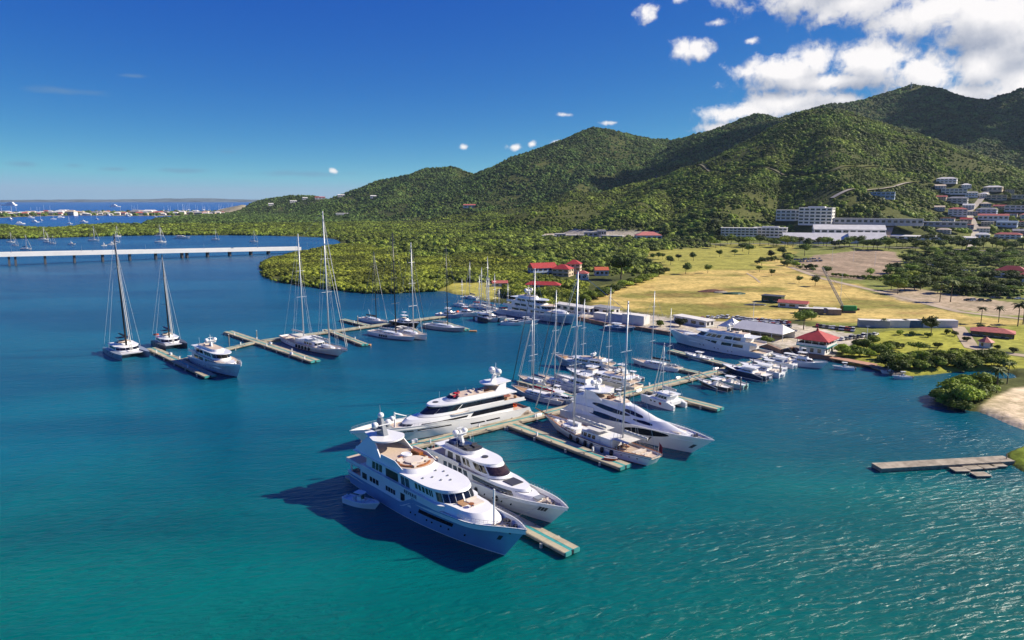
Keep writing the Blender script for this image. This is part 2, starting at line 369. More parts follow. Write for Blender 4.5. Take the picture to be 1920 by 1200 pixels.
def height(X, Y):
    s = np.maximum(np.maximum(sdist(X, Y, COAST), sdist(X, Y, SPIT)), sdist(X, Y, BANK))
    s = s + (fbm(X / 14, Y / 14, 3, 5) - 0.5) * 5 * np.clip((Y - 420) / 60, 0.15, 1)
    base = np.where(s > 0, np.minimum(1.3, 0.25 + s * 0.35), np.maximum(-3, s * 0.5))
    wx = X + (fbm(X / 300, Y / 300, 3, 11) - 0.5) * 150; wy = Y + (fbm(X / 300, Y / 300, 3, 21) - 0.5) * 150
    h = np.zeros(X.shape)
    for l, k in RW:
        for i in range(len(l) - 1):
            a, b = l[i], l[i + 1]
            d0, t0 = segd(X, Y, a[0], a[1], b[0], b[1]); d1, t1 = segd(wx, wy, a[0], a[1], b[0], b[1])
            bl = sm(d0, 0, 220); d = d0 * (1 - bl) + np.maximum(d1, d0 * 0.5) * bl
            z = a[2] + (b[2] - a[2]) * t0
            v = z * np.clip(1 - np.sqrt(d * d + 400) / (np.maximum(z, 30) * k), 0, 1) ** 1.22
            h = np.maximum(h, v)
    h = h * (0.985 + 0.05 * (fbm(X / 120, Y / 120, 4, 31) - 0.5)) - 3 * np.clip(h / 60, 0, 1)
    rise = sm(Y, 800, 1500) * 12 * sm(X, -200, 300) + sm(X, 350, 700) * sm(Y, 560, 1100) * 10
    fade = np.where(s > 0, np.clip(s / 90, 0, 1), 0)
    return base + (h + rise) * fade, s
AZ = np.radians(np.arange(-47, 47.01, 0.11)); DD = np.concatenate([120 * 1.0105 ** np.arange(0, 330), [4200, 4800, 5600, 6800, 8500, 11000]])
A, D = np.meshgrid(AZ, DD); TX, TY = D * np.sin(A) / np.cos(A) * np.cos(0), D
TZ, TS = height(TX, TY)
def zat(x, y): return float(height(np.array([float(x)]), np.array([float(y)]))[0][0])
FIELD = pp([(1098, 560), (1130, 547), (1185, 528), (1235, 511), (1245, 500), (1208, 487), (1215, 471), (1290, 468), (1370, 460), (1490, 461), (1500, 474), (1470, 480), (1490, 500), (1560, 528), (1620, 532), (1640, 548), (1700, 560), (1820, 592), (1925, 600), (1925, 616), (1800, 612), (1700, 606), (1620, 606), (1540, 604),
            (1470, 598), (1380, 603), (1300, 602), (1200, 588), (1105, 572)])
GREEN = pp([(1098, 547), (1240, 513), (1250, 500), (1208, 487), (1215, 471), (1370, 460), (1490, 461), (1500, 474), (1430, 484), (1440, 505), (1300, 508)])
LOT = pp([(1485, 497), (1525, 478), (1620, 470), (1680, 474), (1692, 490), (1668, 512), (1610, 525), (1560, 520), (1510, 510)])
LOT2 = pp([(1650, 545), (1700, 538), (1800, 553), (1940, 572), (1940, 592), (1860, 590), (1760, 574), (1680, 562)])
LAWN = pp([(1575, 650), (1615, 627), (1660, 619), (1790, 617), (1830, 655), (1930, 672), (1930, 690), (1830, 690), (1700, 700), (1640, 686), (1590, 676)])
LAWN2 = pp([(1830, 612), (1940, 608), (1940, 660), (1840, 648)])
QUAY = pp([(1040, 592), (1110, 575), (1200, 588), (1300, 600), (1380, 602), (1470, 604), (1600, 625), (1640, 636), (1575, 655), (1560, 676), (1465, 664), (1440, 654), (1255, 630), (1137, 612)])
GRASS = pp([(820, 544), (850, 530), (925, 529), (950, 545), (935, 560), (905, 562), (870, 553)])
BEACH = pp([(1930, 815), (1895, 800), (1865, 786), (1830, 774), (1835, 762), (1868, 738), (1895, 726), (1945, 722)])
TOWN = pp([(1330, 472), (1340, 455), (1370, 446), (1450, 440), (1560, 436), (1760, 438), (1990, 440), (1990, 680), (1500, 650), (1490, 500), (1480, 472)], 4)
SPOT = pp([(1010, 448), (1020, 440), (1140, 438), (1270, 442), (1260, 448), (1150, 447)], 4)
REGS = [(TOWN, (0.20, 0.22, 0.06), 10), (FIELD, (0.60, 0.45, 0.16), 6), (GREEN, (0.36, 0.34, 0.08), 12), (LOT, (0.36, 0.27, 0.20), 3), (LOT2, (0.46, 0.36, 0.26), 2), (LAWN, (0.36, 0.36, 0.06), 2), (LAWN2, (0.36, 0.36, 0.07), 2),
        (QUAY, (0.55, 0.49, 0.42), 1.0), (GRASS, (0.42, 0.38, 0.09), 4), (BEACH, (0.66, 0.54, 0.38), 1.5), (SPOT, (0.5, 0.44, 0.36), 5), (BANK, (0.2, 0.26, 0.03), 1)]
col = np.zeros(TX.shape + (4,)); col[..., 3] = 1
g = fbm(TX / 60, TY / 60, 4, 3)[..., None]
col[..., :3] = np.array((0.045, 0.06, 0.02)) * (1 - g) + np.array((0.14, 0.15, 0.045)) * g
up = sm(TX, 250, 500) * sm(TY, 900, 1000)
for reg, c, soft in REGS:
    w = sm(sdist(TX + (fbm(TX / 20, TY / 20, 3, 8) - 0.5) * soft * 3, TY, reg), -soft * 0.4, soft)[..., None]
    if reg is TOWN or reg is SPOT: w = w * (1 - sm(TZ, 12, 18))[..., None]
    c = np.array(c)
    if reg is FIELD:
        n = fbm(TX / 55 + 3, TY / 30, 4, 61)[..., None]; n2 = fbm(TX / 25, TY / 12, 3, 71)[..., None]
        c = c * (1 - 0.75 * sm(n, 0.50, 0.64)) + np.array((0.16, 0.18, 0.035)) * 0.75 * sm(n, 0.50, 0.64)
        c = c * (1 - 0.45 * sm(n2, 0.55, 0.75)) + np.array((0.25, 0.14, 0.06)) * 0.45 * sm(n2, 0.55, 0.75)
        c = c * (0.75 + 0.25 * (1 - sm(TX, 260, 330)))[..., None] 
    elif reg is TOWN:
        n = fbm(TX / 30 + 3, TY / 30, 4, 91)[..., None]; c = c * (0.5 + n)
    elif reg is LOT:
        n = fbm(TX / 8, TY / 30, 4, 95)[..., None]; c = c * (0.6 + 0.8 * n)
    col[..., :3] = col[..., :3] * (1 - w) + c * w
sp = sm(sdist(TX, TY, SPIT), -5, 25)[..., None]; col[..., :3] = col[..., :3] * (1 - sp) + np.array((0.34, 0.30, 0.22)) * sp
nr, nc = TX.shape
idx = np.arange(nr * nc).reshape(nr, nc)
q = np.stack([idx[:-1, :-1], idx[:-1, 1:], idx[1:, 1:], idx[1:, :-1]], -1).reshape(-1, 4)
keep = (TZ.reshape(-1)[q] > -1.0).any(1); q = q[keep]
used = np.unique(q); remap = np.full(nr * nc, -1); remap[used] = np.arange(len(used)); q = remap[q]
vv = np.stack([TX, TY, TZ], -1).reshape(-1, 3)[used]
me = bpy.data.meshes.new('terrain'); me.vertices.add(len(vv)); me.vertices.foreach_set('co', vv.ravel())
me.loops.add(q.size); me.loops.foreach_set('vertex_index', q.ravel().astype(np.int32))
me.polygons.add(len(q)); me.polygons.foreach_set('loop_start', np.arange(0, q.size, 4, dtype=np.int32)); me.update(calc_edges=True)
ca = me.color_attributes.new('ground', 'FLOAT_COLOR', 'POINT'); ca.data.foreach_set('color', col.reshape(-1, 4)[used].ravel()); me.shade_smooth()
mg = bpy.data.materials.new('ground'); mg.use_nodes = True; t = mg.node_tree; b = t.nodes['Principled BSDF']
at = nd(t, 'ShaderNodeAttribute', attribute_name='ground'); gp = t.nodes.new('ShaderNodeNewGeometry').outputs['Position']
f1 = noise(t, gp, 0.35, 5, 0.65); f2 = noise(t, gp, 0.05, 4)
c1 = mixc(t, 1.0, at.outputs[0], mixc(t, sstep(t, f1, 0.3, 0.7), (0.62, 0.62, 0.55), (1.2, 1.2, 1.2)), 'MULTIPLY')
c1 = mixc(t, 1.0, c1, mixc(t, sstep(t, f2, 0.35, 0.65), (0.8, 0.82, 0.78), (1.1, 1.08, 1.05)), 'MULTIPLY')
t.links.new(c1, b.inputs['Base Color']); b.inputs['Roughness'].default_value = 0.95; b.inputs['Specular IOR Level'].default_value = 0.1
bn = nd(t, 'ShaderNodeBump', ins={'Strength': 0.5, 'Distance': 0.6, 'Height': f1}); t.links.new(bn.outputs[0], b.inputs['Normal'])
me.materials.append(mg)
ob('terrain', me, kind='structure')

def G(px, py, mx=6000):  # where the ray of a pixel meets the ground
    u, v = (px - 960) / F, (600 - py) / F
    dy, dz = math.cos(TH) + v * math.sin(TH), -math.sin(TH) + v * math.cos(TH)
    t = 130.0 * 1.006 ** np.arange(0, 640); X, Y, Z = u * t, dy * t, CAMH + dz * t
    h = height(X, Y)[0]; h = np.maximum(h, 0)
    i = int(np.argmax(Z < h)); a, b = max(i - 1, 0), i
    fa, fb = Z[a] - h[a], Z[b] - h[b]; f = fa / (fa - fb + 1e-9) if i else 0
    tt = t[a] + (t[b] - t[a]) * f
    return (u * tt, dy * tt, CAMH + dz * tt)

# ---------------------------------------------------------------- water
mw = bpy.data.materials.new('water'); mw.use_nodes = True; t = mw.node_tree; b = t.nodes['Principled BSDF']
gp = t.nodes.new('ShaderNodeNewGeometry').outputs['Position']
sp = nd(t, 'ShaderNodeSeparateXYZ', ins={0: gp}); Xn, Yn = sp.outputs[0], sp.outputs[1]
big = noise(t, gp, 0.012, 4, 0.55, 0.4)
dist = mth(t, 'ADD', mth(t, 'SUBTRACT', Yn, mth(t, 'MULTIPLY', Xn, 0.15)), mth(t, 'MULTIPLY', mth(t, 'SUBTRACT', big, 0.5), 90))
rp = t.nodes.new('ShaderNodeValToRGB'); t.links.new(mth(t, 'DIVIDE', dist, 3600), rp.inputs[0])
for i, (p_, c_) in enumerate([(0.0225, (0.0, 0.120, 0.098)), (0.0375, (0.0, 0.112, 0.118)), (0.055, (0.0, 0.102, 0.155)), (0.095, (0.004, 0.096, 0.165)), (0.18, (0.010, 0.080, 0.165)), (0.33, (0.014, 0.085, 0.185)), (0.8, (0.006, 0.080, 0.30))]):
    e = rp.color_ramp.elements[i] if i < 2 else rp.color_ramp.elements.new(p_)
    e.position = p_; e.color = c_ + (1,)
wc = rp.outputs[0]
pat = noise(t, vmth(t, 'MULTIPLY', gp, (0.006, 0.018, 0)), 1.0, 4, 0.5, 0.5)
wc = mixc(t, 1.0, wc, mixc(t, sstep(t, pat, 0.35, 0.68), (0.66, 0.74, 0.82), (1.25, 1.2, 1.12)), 'MULTIPLY')
t.links.new(wc, b.inputs['Base Color']); b.inputs['IOR'].default_value = 1.33
gust = sstep(t, noise(t, vmth(t, 'MULTIPLY', gp, (0.010, 0.022, 0)), 1.0, 3, 0.5, 0.8), 0.35, 0.7)
mpn = nd(t, 'ShaderNodeMapping', ins={0: gp}); mpn.inputs['Rotation'].default_value = (0, 0, R(-14)); wp = mpn.outputs[0]
rip = noise(t, vmth(t, 'MULTIPLY', wp, (0.30, 0.85, 1)), 1.0, 5, 0.60, 0.5)
rip2 = noise(t, vmth(t, 'MULTIPLY', wp, (0.08, 0.20, 1)), 1.0, 3, 0.5, 0.5)
hh = mth(t, 'ADD', mth(t, 'MULTIPLY', rip, 0.75), mth(t, 'MULTIPLY', rip2, 0.8))
bn = nd(t, 'ShaderNodeBump', ins={'Strength': mth(t, 'ADD', 0.6, mth(t, 'MULTIPLY', gust, 0.4)), 'Distance': 1.05, 'Height': hh}); t.links.new(bn.outputs[0], b.inputs['Normal'])
b.inputs['Roughness'].default_value = 0.24; b.inputs['Specular IOR Level'].default_value = 0.5
mb = MB(); S = 26000
xs = [-S, -3000, -300, 300, 3000, S]; ys = [-400, 60, 300, 900, 3000, 9000, S]
for i in range(5):
    for j in range(6): mb.add([(xs[i], ys[j], 0), (xs[i + 1], ys[j], 0), (xs[i + 1], ys[j + 1], 0), (xs[i], ys[j + 1], 0)], [(0, 1, 2, 3)])
mb.build('water', mw, kind='structure')
# far island low on the horizon
D0 = 15000; mb = MB(); n = 90; xs = np.linspace(-11500, -1500, n); hz = 30 + 75 * fbm(xs / 900, xs * 0, 4, 9) * np.clip((xs + 11500) / 2000, 0.3, 1)
vs = []
for i in range(n):
    for dy, k in ((-500, 0), (-250, 0.55), (0, 1), (400, 0.6), (900, 0)): vs.append((xs[i], D0 + dy, hz[i] * k * 0.95 - 1))
mb.add(vs, [(i * 5 + j, i * 5 + 5 + j, i * 5 + 6 + j, i * 5 + 1 + j) for i in range(n - 1) for j in range(4)])
mb.build('distant_island_hills', mat('hazed_island', (0.12, 0.17, 0.20), 0.9, vs=0.004, var=0.3), smooth=True, kind='structure')  # bluish base colour carries some of the distance haze

# ---------------------------------------------------------------- foliage
def icoco(sub, seed, squash, amp):
    bm = bmesh.new(); bmesh.ops.create_icosphere(bm, subdivisions=sub, radius=1)
    rr = random.Random(seed); ks = [(Vector((rr.gauss(0, 1), rr.gauss(0, 1), rr.gauss(0, 1))).normalized(), rr.uniform(.5, 1)) for _ in range(9)]
    for q in bm.verts:
        d = q.co.normalized(); r = 0.78 + amp * max(k[1] * max(0, d.dot(k[0])) ** 5 for k in ks) + rr.uniform(-.05, .05)
        q.co = d * r; q.co.z *= squash
    vs = [tuple(q.co) for q in bm.verts]; fs = [tuple(q.index for q in f.verts) for f in bm.faces]; bm.free(); return vs, fs
def leaves(mb, n, rx, rz, leaf, seed, lobes=7, zc=0.0, core=0.72, mi=0, flat=0.55):
    rr = np.random.RandomState(seed)
    c = rr.normal(size=(lobes, 3)); c /= np.linalg.norm(c, axis=1)[:, None]; c *= rr.uniform(.35, .62, (lobes, 1)); c[:, 2] = c[:, 2] * .6 + .1
    lr = rr.uniform(.36, .55, lobes)
    k = rr.randint(0, lobes, n); d = rr.normal(size=(n, 3)); d /= np.linalg.norm(d, axis=1)[:, None]; d[:, 2] = np.where(d[:, 2] < -.3, -d[:, 2], d[:, 2])
    p = c[k] + d * (lr[k] * rr.uniform(.8, 1.1, n))[:, None]
    p *= np.array((rx, rx, rz)); p[:, 2] += zc
    a = rr.normal(size=(n, 3)) + d * 0; nrm = d * 1.0 + rr.normal(size=(n, 3)) * .55; nrm /= np.linalg.norm(nrm, axis=1)[:, None]
    u = np.cross(nrm, a); u /= np.linalg.norm(u, axis=1)[:, None]; w = np.cross(nrm, u)
    s = (leaf * rr.uniform(.6, 1.3, n))[:, None]
    q = np.stack([p - u * s, p - w * s * flat, p + u * s, p + w * s * flat], 1).reshape(-1, 3)
    mb.add(q.tolist(), [(4 * i, 4 * i + 1, 4 * i + 2, 4 * i + 3) for i in range(n)], mi)
    if core:
        for j in range(lobes):
            vs, fs = icoco(1, seed + j, 1, .1)
            mb.add([(c[j][0] * rx + x * lr[j] * core * rx * 1.15, c[j][1] * rx + y * lr[j] * core * rx * 1.15, zc + c[j][2] * rz + z * lr[j] * core * rz * 1.15) for x, y, z in vs], fs, mi)
def clump(name, m, seed, n=120, leaf=.2, sub=2):
    mb = MB(); vs, fs = icoco(sub, seed, 0.8, 0.32); mb.add([(x * .93, y * .93, z * .93 + .25) for x, y, z in vs], fs)
    leaves(mb, n, 1.12, .95, leaf, seed, 8, .25, 0)
    o = bpy.data.objects.new(name, mb.mesh(name, m)); return o
def scatter(name, pts, sc, rz, protos, label):
    me = bpy.data.meshes.new(name); me.vertices.add(len(pts)); me.vertices.foreach_set('co', np.asarray(pts, dtype=np.float32).ravel())
    for an, arr in (('sc', sc), ('rz', rz)):
        a = me.attributes.new(an, 'FLOAT', 'POINT'); a.data.foreach_set('value', np.asarray(arr, dtype=np.float32))
    k = me.attributes.new('k', 'INT', 'POINT'); k.data.foreach_set('value', np.random.RandomState(3).randint(0, len(protos), len(pts)).astype(np.int32))
    g = bpy.data.node_groups.new(name, 'GeometryNodeTree')
    g.interface.new_socket('Geometry', in_out='INPUT', socket_type='NodeSocketGeometry'); g.interface.new_socket('Geometry', in_out='OUTPUT', socket_type='NodeSocketGeometry')
    i_ = g.nodes.new('NodeGroupInput'); o_ = g.nodes.new('NodeGroupOutput'); j = g.nodes.new('GeometryNodeJoinGeometry')
    na = lambda s, typ='FLOAT': nd(g, 'GeometryNodeInputNamedAttribute', data_type=typ, ins={0: s})
    ks = na('k', 'INT').outputs[0]
    for n_, p in enumerate(protos):
        inst = g.nodes.new('GeometryNodeInstanceOnPoints'); oi = g.nodes.new('GeometryNodeObjectInfo'); oi.inputs[0].default_value = p
        cmp_ = nd(g, 'FunctionNodeCompare', data_type='INT', operation='EQUAL'); g.links.new(ks, cmp_.inputs[2]); cmp_.inputs[3].default_value = n_
        g.links.new(i_.outputs[0], inst.inputs['Points']); g.links.new(cmp_.outputs[0], inst.inputs['Selection']); g.links.new(oi.outputs['Geometry'], inst.inputs['Instance'])
        cx = g.nodes.new('ShaderNodeCombineXYZ'); g.links.new(na('rz').outputs[0], cx.inputs[2])
        e2r = g.nodes.new('FunctionNodeEulerToRotation'); g.links.new(cx.outputs[0], e2r.inputs[0]); g.links.new(e2r.outputs[0], inst.inputs['Rotation'])
        g.links.new(na('sc').outputs[0], inst.inputs['Scale']); g.links.new(inst.outputs[0], j.inputs[0])
    g.links.new(j.outputs[0], o_.inputs[0])
    o = ob(name, me, label=label, cat='woodland', kind='stuff'); md = o.modifiers.new('scatter', 'NODES'); md.node_group = g
    return o
rs = np.random.RandomState(5)
HOUSES = []

# ================================================================ BOATS
def lerp(a, b, t): return a + (b - a) * t
def curve(tab, s):
    for (a, x), (b, y) in zip(tab, tab[1:]):
        if s <= b:
            t = (s - a) / (b - a + 1e-9); t = t * t * (3 - 2 * t); return lerp(x, y, t)
    return tab[-1][1]
def patch(mb, fn, a0, a1, b0, b1, na, nb, off, cen, mi=0, mside=None):
    n = na + 1; vo, vi = [], []
    for j in range(nb + 1):
        for i in range(n):
            a, b = lerp(a0, a1, i / na), lerp(b0, b1, j / nb); p = Vector(fn(a, b)); e = 1e-3
            N = (Vector(fn(a + e, b)) - Vector(fn(a - e, b))).cross(Vector(fn(a, b + e)) - Vector(fn(a, b - e)))
            N = N.normalized() if N.length > 1e-12 else Vector((0, 0, 1))
            if N.dot(p - Vector(cen)) < 0: N = -N
            vo.append(p + N * off); vi.append(p - N * 0.04)
    m = len(vo); fs = [(j * n + i, j * n + i + 1, (j + 1) * n + i + 1, (j + 1) * n + i) for j in range(nb) for i in range(na)]
    ed = [(i, i + 1) for i in range(na)] + [(nb * n + i + 1, nb * n + i) for i in range(na)] + [((j + 1) * n, j * n) for j in range(nb)] + [(j * n + na, (j + 1) * n + na) for j in range(nb)]
    fs += [(a, m + a, m + b, b) for a, b in ed]
    return mb.add(vo + vi, fs, mi)

class Hull:
    def __init__(s, L, B, sheer, rake=3, tr=.85, flare=1.0, bw=.9, full=2.6, wl=1.8, trake=0.0):
        s.L, s.B, s.sheer, s.rake, s.tr, s.fl, s.bw, s.full, s.wl, s.trk = L, B, sheer, rake, tr, flare, bw, full, wl, trake
    def z(s, q): return curve(s.sheer, q)
    def pt(s, q, v, side=1):
        q = min(max(q, 0), 1); vv = max(v, 0)
        fd = lerp(s.tr, 1, math.sin(min(q / .45, 1) * math.pi / 2)) if q < .5 else 1 - ((q - .5) / .5) ** s.full
        fw = lerp(s.tr * .96, 1, math.sin(min(q / .4, 1) * math.pi / 2)) if q < .4 else 1 - ((q - .4) / .6) ** s.wl
        f = fw + (fd - fw) * vv ** s.fl
        y = s.B / 2 * (.94 + .06 * vv) * max(f, 0)
        if v < 0: y *= (1 + .5 * v)
        z = v * s.z(q) if v >= 0 else v * 2.0
        x = -s.L / 2 + s.trk * (1 - v) * (1 - q) * -1 + q * (s.L - s.rake * (1 - vv))
        return (x, side * y, z)
    def build(s, par, paint, boot=None, deckm=None, railm=None, n=30, boot_h=.07, stripe=None, rail_r=.09, top=None):
        lv = [-.6, -.2, 0.001, boot_h, .3, .55, .8, 1.0]; mb = MB(); k = len(lv)
        for side in (1, -1):
            vs = [s.pt(i / n, v, side) for i in range(n + 1) for v in lv]
            for j in range(k - 1):
                mi = 1 if lv[j + 1] <= boot_h + 1e-6 else (2 if (top and j == k - 2) else 0)
                mb.add(vs, [(i * k + j, (i + 1) * k + j, (i + 1) * k + j + 1, i * k + j + 1) for i in range(n)], mi)
        a = [s.pt(0, v, 1) for v in lv]; b = [s.pt(0, v, -1) for v in lv]
        mb.add(a + b, [(j, j + 1, k + j + 1, k + j) for j in range(k - 1)], 0)
        mb.build('hull', [paint, boot or paint, top or paint], par, smooth=False)
        t = .10; mb = MB(); vs = []
        for i in range(n + 1):
            q = i / n; zz = s.z(q); x, y, z = s.pt(q, 1, 1); yi = max(y - t, 0.0)
            x2 = min(x, s.L / 2 - .3)
            vs += [(x, y, z), (x2, yi, z), (x2, yi, z - s.bw), (x2, -yi, z - s.bw), (x2, -yi, z), (x, -y, z)]
        for j, mi in ((1, 0), (2, 1), (3, 0)):
            mb.add(vs, [(i * 6 + j, i * 6 + j + 1, i * 6 + 7 + j, i * 6 + 6 + j) for i in range(n)], mi)
        mb.build('deck', [paint if not deckm else white, deckm or teakl], par)
        mb = MB()
        for side in (1, -1):
            vs = []
            for i in range(n + 1):
                x, y, z = s.pt(i / n, 1, 1); w = rail_r
                vs += [(x, side * (y + w * .6), z - .02), (x, side * (y + w * .6), z + .07), (x, side * max(y - t - w, 0), z + .07), (x, side * max(y - t - w, 0), z - .02)]
            mb.add(vs, [(i * 4 + j, i * 4 + (j + 1) % 4, i * 4 + 4 + (j + 1) % 4, i * 4 + 4 + j) for i in range(n) for j in range(4)])
        mb.build('cap_rail', railm or white, par)
    def window(s, par, q0, q1, v0, v1, count=1, gap=.25, name='window', m=None, sides=(1, -1), shear=0, off=.03):
        w = (q1 - q0) / count
        for side in sides:
            for i in range(count):
                a = q0 + w * i + w * gap / 2; b = a + w * (1 - gap)
                if count == 1: a, b = q0, q1
                mb = MB(); patch(mb, lambda q, v: s.pt(q + shear * (v - v0), v, side), a, b, v0, v1, max(1, int((b - a) * 26)), 1, off, (0, 0, s.z(.5) * .5))
                mb.build(name, m or glass, par)
class Tier:
    def __init__(s, x0, x1, w0, w1, ln, z0, z1, rake=0., inset=0., p=2.2, aft=0., crown=0.):
        s.__dict__.update(locals())
    def pt(s, q, v, side=1):
        x0 = s.x0 + s.aft * v; tip = s.x1 - s.rake * v; ln = s.ln; xn = tip - ln
        q = max(q, 0)
        if q < .5: t = q / .5; x = lerp(x0, xn, t); y = lerp(s.w0, s.w1, t) - s.inset * v
        else:
            ph = min((q - .5) / .5, 1) * math.pi / 2; x = xn + ln * math.sin(ph) ** (2 / s.p); y = (s.w1 - s.inset * v) * max(math.cos(ph), 0) ** (2 / s.p)
            if q > 1: y = -(q - 1) * s.w1
        return (x, side * y, lerp(s.z0, s.z1, v))
    def outline(s, v, n=18):
        qs = [0, .12, .25, .38] + [.5 + .5 * i / n for i in range(n)]
        a = [s.pt(q, v, -1) for q in qs]; return a + [s.pt(1, v, 1)] + [s.pt(q, v, 1) for q in reversed(qs)]
    def build(s, name, par, m, topm=None, mb=None):
        own = mb is None; mb = mb or MB(); lo, hi = s.outline(0), s.outline(1)
        mb.prism(lo, s.z0, s.z1, 0, hi, 1)
        if own: return mb.build(name, [m, topm or m], par)
    def window(s, par, q0, q1, v0, v1, count=1, gap=.18, m=None, sides=(1, -1), name='window', off=.03):
        w = (q1 - q0) / count
        for side in sides:
            for i in range(count):
                a, b = (q0, q1) if count == 1 else (q0 + w * i + w * gap / 2, q0 + w * (i + 1) - w * gap / 2)
                mb = MB(); c = ((s.x0 + s.x1 - s.ln) / 2 if a < .5 else s.x1 - s.ln - 1, 0, (s.z0 + s.z1) / 2)
                patch(mb, lambda q, v: s.pt(q, v, side), a, b, v0, v1, max(2, int((b - a) * 22)), 1, off, c)
                mb.build(name, m or glass, par)
    def screen(s, par, q0, v0, v1, count, gap=.12, m=None, name='windscreen'):  # round the nose, both sides through the tip
        def fn(u, v): return s.pt(1 - abs(u), v, 1 if u >= 0 else -1) if abs(u) > 1e-6 else s.pt(1, v, 1)
        u0 = -(1 - q0); w = 2 * (1 - q0) / count
        for i in range(count):
            a, b = u0 + w * (i + gap / 2), u0 + w * (i + 1 - gap / 2); mb = MB(); n = max(2, int(40 / count)); vo = []; vi = []
            for j in range(n + 1):
                u = lerp(a, b, j / n)
                for v in (v0, v1):
                    p = Vector(fn(u, v)); c = Vector((s.x1 - s.ln - s.rake * v - .5, 0, p.z)); d = (p - c); d.z = 0; d.normalize(); vo.append(p + d * .05); vi.append(p - d * .05)
            k = len(vo); mb.add(vo + vi, [(2 * j, 2 * j + 1, 2 * j + 3, 2 * j + 2) for j in range(n)] + [(2 * j, 2 * j + 2, k + 2 * j + 2, k + 2 * j) for j in range(n)] + [(2 * j + 1, k + 2 * j + 1, k + 2 * j + 3, 2 * j + 3) for j in range(n)]
                                + [(0, k, k + 1, 1), (2 * n, 2 * n + 1, k + 2 * n + 1, k + 2 * n)])
            mb.build(name, m or glass, par)
def slab(par, name, x0, x1, w, ln, z0, z1, m, p=2.2, wa=None, topm=None):
    t = Tier(x0, x1, wa or w, w, ln, z0, z1, p=p); t.build(name, par, m, topm); return t
def radome(par, x, y, z, r, m=None, name='radar_dome'):
    MB().lathe((x, y, z), [(r * .45, 0), (r * .5, r * .35), (r * .9, r * .5), (r, r * 1.0), (r * .92, r * 1.45), (r * .6, r * 1.82), (r * .15, r * 1.97)], 14).build(name, m or white, par, smooth=True)
def mast_arch(par, x, z, h, w=1.4, r=.8, m=None, domes=2):
    m = m or white; mb = MB()
    mb.prism([(x - .9, -.45), (x + .7, -.3), (x + .7, .3), (x - .9, .45)], z, z + h * .6, 0, [(x - 1.3, -.25), (x - .5, -.18), (x - .5, .18), (x - 1.3, .25)])
    mb.tube((x - .95, 0, z + h * .6), (x - 1.15, 0, z + h), .12, .05)
    mb.box(x - 1.15, x - .55, -w * 1.25, w * 1.25, z + h * .33, z + h * .38)
    mb.box(x - 1.0, x - .8, -.9, .9, z + h * .72, z + h * .75)
    mb.build('radar_mast', m, par)
    MB().box(x + .1, x + .35, -1.1, 1.1, z + h * .5, z + h * .55).build('radar_bar', m, par)
    for s in ((1, -1)[:domes]): radome(par, x - .85, s * w, z + h * .38, r * .75)
def poles(par, pts, r, m, name='pole'):
    for a, b in pts: MB().tube(a, b, r, r * .7).build(name, m, par)
def sofa(par, x, y, z, w, d, m=None, name='sun_pad', h=.4):
    mb = MB(); mb.box(x - w / 2, x + w / 2, y - d / 2, y + d / 2, z, z + h); mb.box(x - w / 2, x - w / 2 + .2, y - d / 2, y + d / 2, z + h, z + h + .35); mb.build(name, m or beige, par)
def table(par, x, y, z, r, m=None):
    MB().lathe((x, y, z), [(.1, 0), (.1, .6), (r, .62), (r, .7)], 12).build('table', m or teakl, par)
def railing(par, hull, q0, q1, h=.9, n=14, inset=.15, m=None, sides=(1, -1)):
    for s in sides:
        mb = MB(); prev = None
        for i in range(n + 1):
            x, y, z = hull.pt(lerp(q0, q1, i / n), 1, 1); y = s * max(y - inset, .05); p = (x, y, z)
            mb.tube(p, (x, y, z + h), .025, n=3)
            if prev:
                mb.tube((prev[0], prev[1], prev[2] + h), (x, y, z + h), .035, n=3); mb.tube((prev[0], prev[1], prev[2] + h * .55), (x, y, z + h * .55), .02, n=3)
            prev = p
        mb.build('railing', m or steel, par)
def trail(par, t, q0, q1, h=.8, n=12, m=None, v=1.0):  # rail round a tier's top
    for s in (1, -1):
        mb = MB(); prev = None
        for i in range(n + 1):
            x, y, z = t.pt(lerp(q0, q1, i / n), v, s); p = (x, y * .97, z); mb.tube(p, (p[0], p[1], z + h), .025, n=3)
            if prev: mb.tube((prev[0], prev[1], prev[2] + h), (p[0], p[1], z + h), .035, n=3)
            prev = p
        mb.build('railing', m or steel, par)
def flag(par, x, y, z, h, m=None, sz=1.6, d=-1):
    MB().tube((x, y, z), (x + d * .5, y, z + h), .05, .03).build('flag_pole', white, par)
    mb = MB(); n = 6; vs = []
    for i in range(n + 1):
        t = i / n
        for k in (0, 1): vs.append((x + d * (.45 + t * sz * .35), y + .15 * math.sin(t * 7) - t * .3, z + h - .1 - k * sz * .9 - t * sz * .7))
    vs2 = [(a, b + .03, c) for a, b, c in vs]; o = len(vs)
    mb.add(vs + vs2, [(2 * i, 2 * i + 1, 2 * i + 3, 2 * i + 2) for i in range(n)] + [(o + 2 * i, o + 2 * i + 2, o + 2 * i + 3, o + 2 * i + 1) for i in range(n)]); mb.build('flag', m or redc, par)
def fenders(par, hull, qs, side, m=None, r=.3, h=1.1):
    for q in qs:
        x, y, z = hull.pt(q, .55, side); MB().lathe((x, y + side * r * .9, z - h / 2), [(r * .4, 0), (r, .2), (r, h - .2), (r * .4, h)], 8).build('fender', m or rubber, par, smooth=True)
def clutter(par, items):
    for nm, m, x, y, z, w, d, h in items:
        mb = MB(); mb.box(x - w / 2, x + w / 2, y - d / 2, y + d / 2, z, z + h * .8); mb.box(x - w * .4, x + w * .4, y - d * .4, y + d * .4, z + h * .8, z + h); mb.build(nm, m, par)
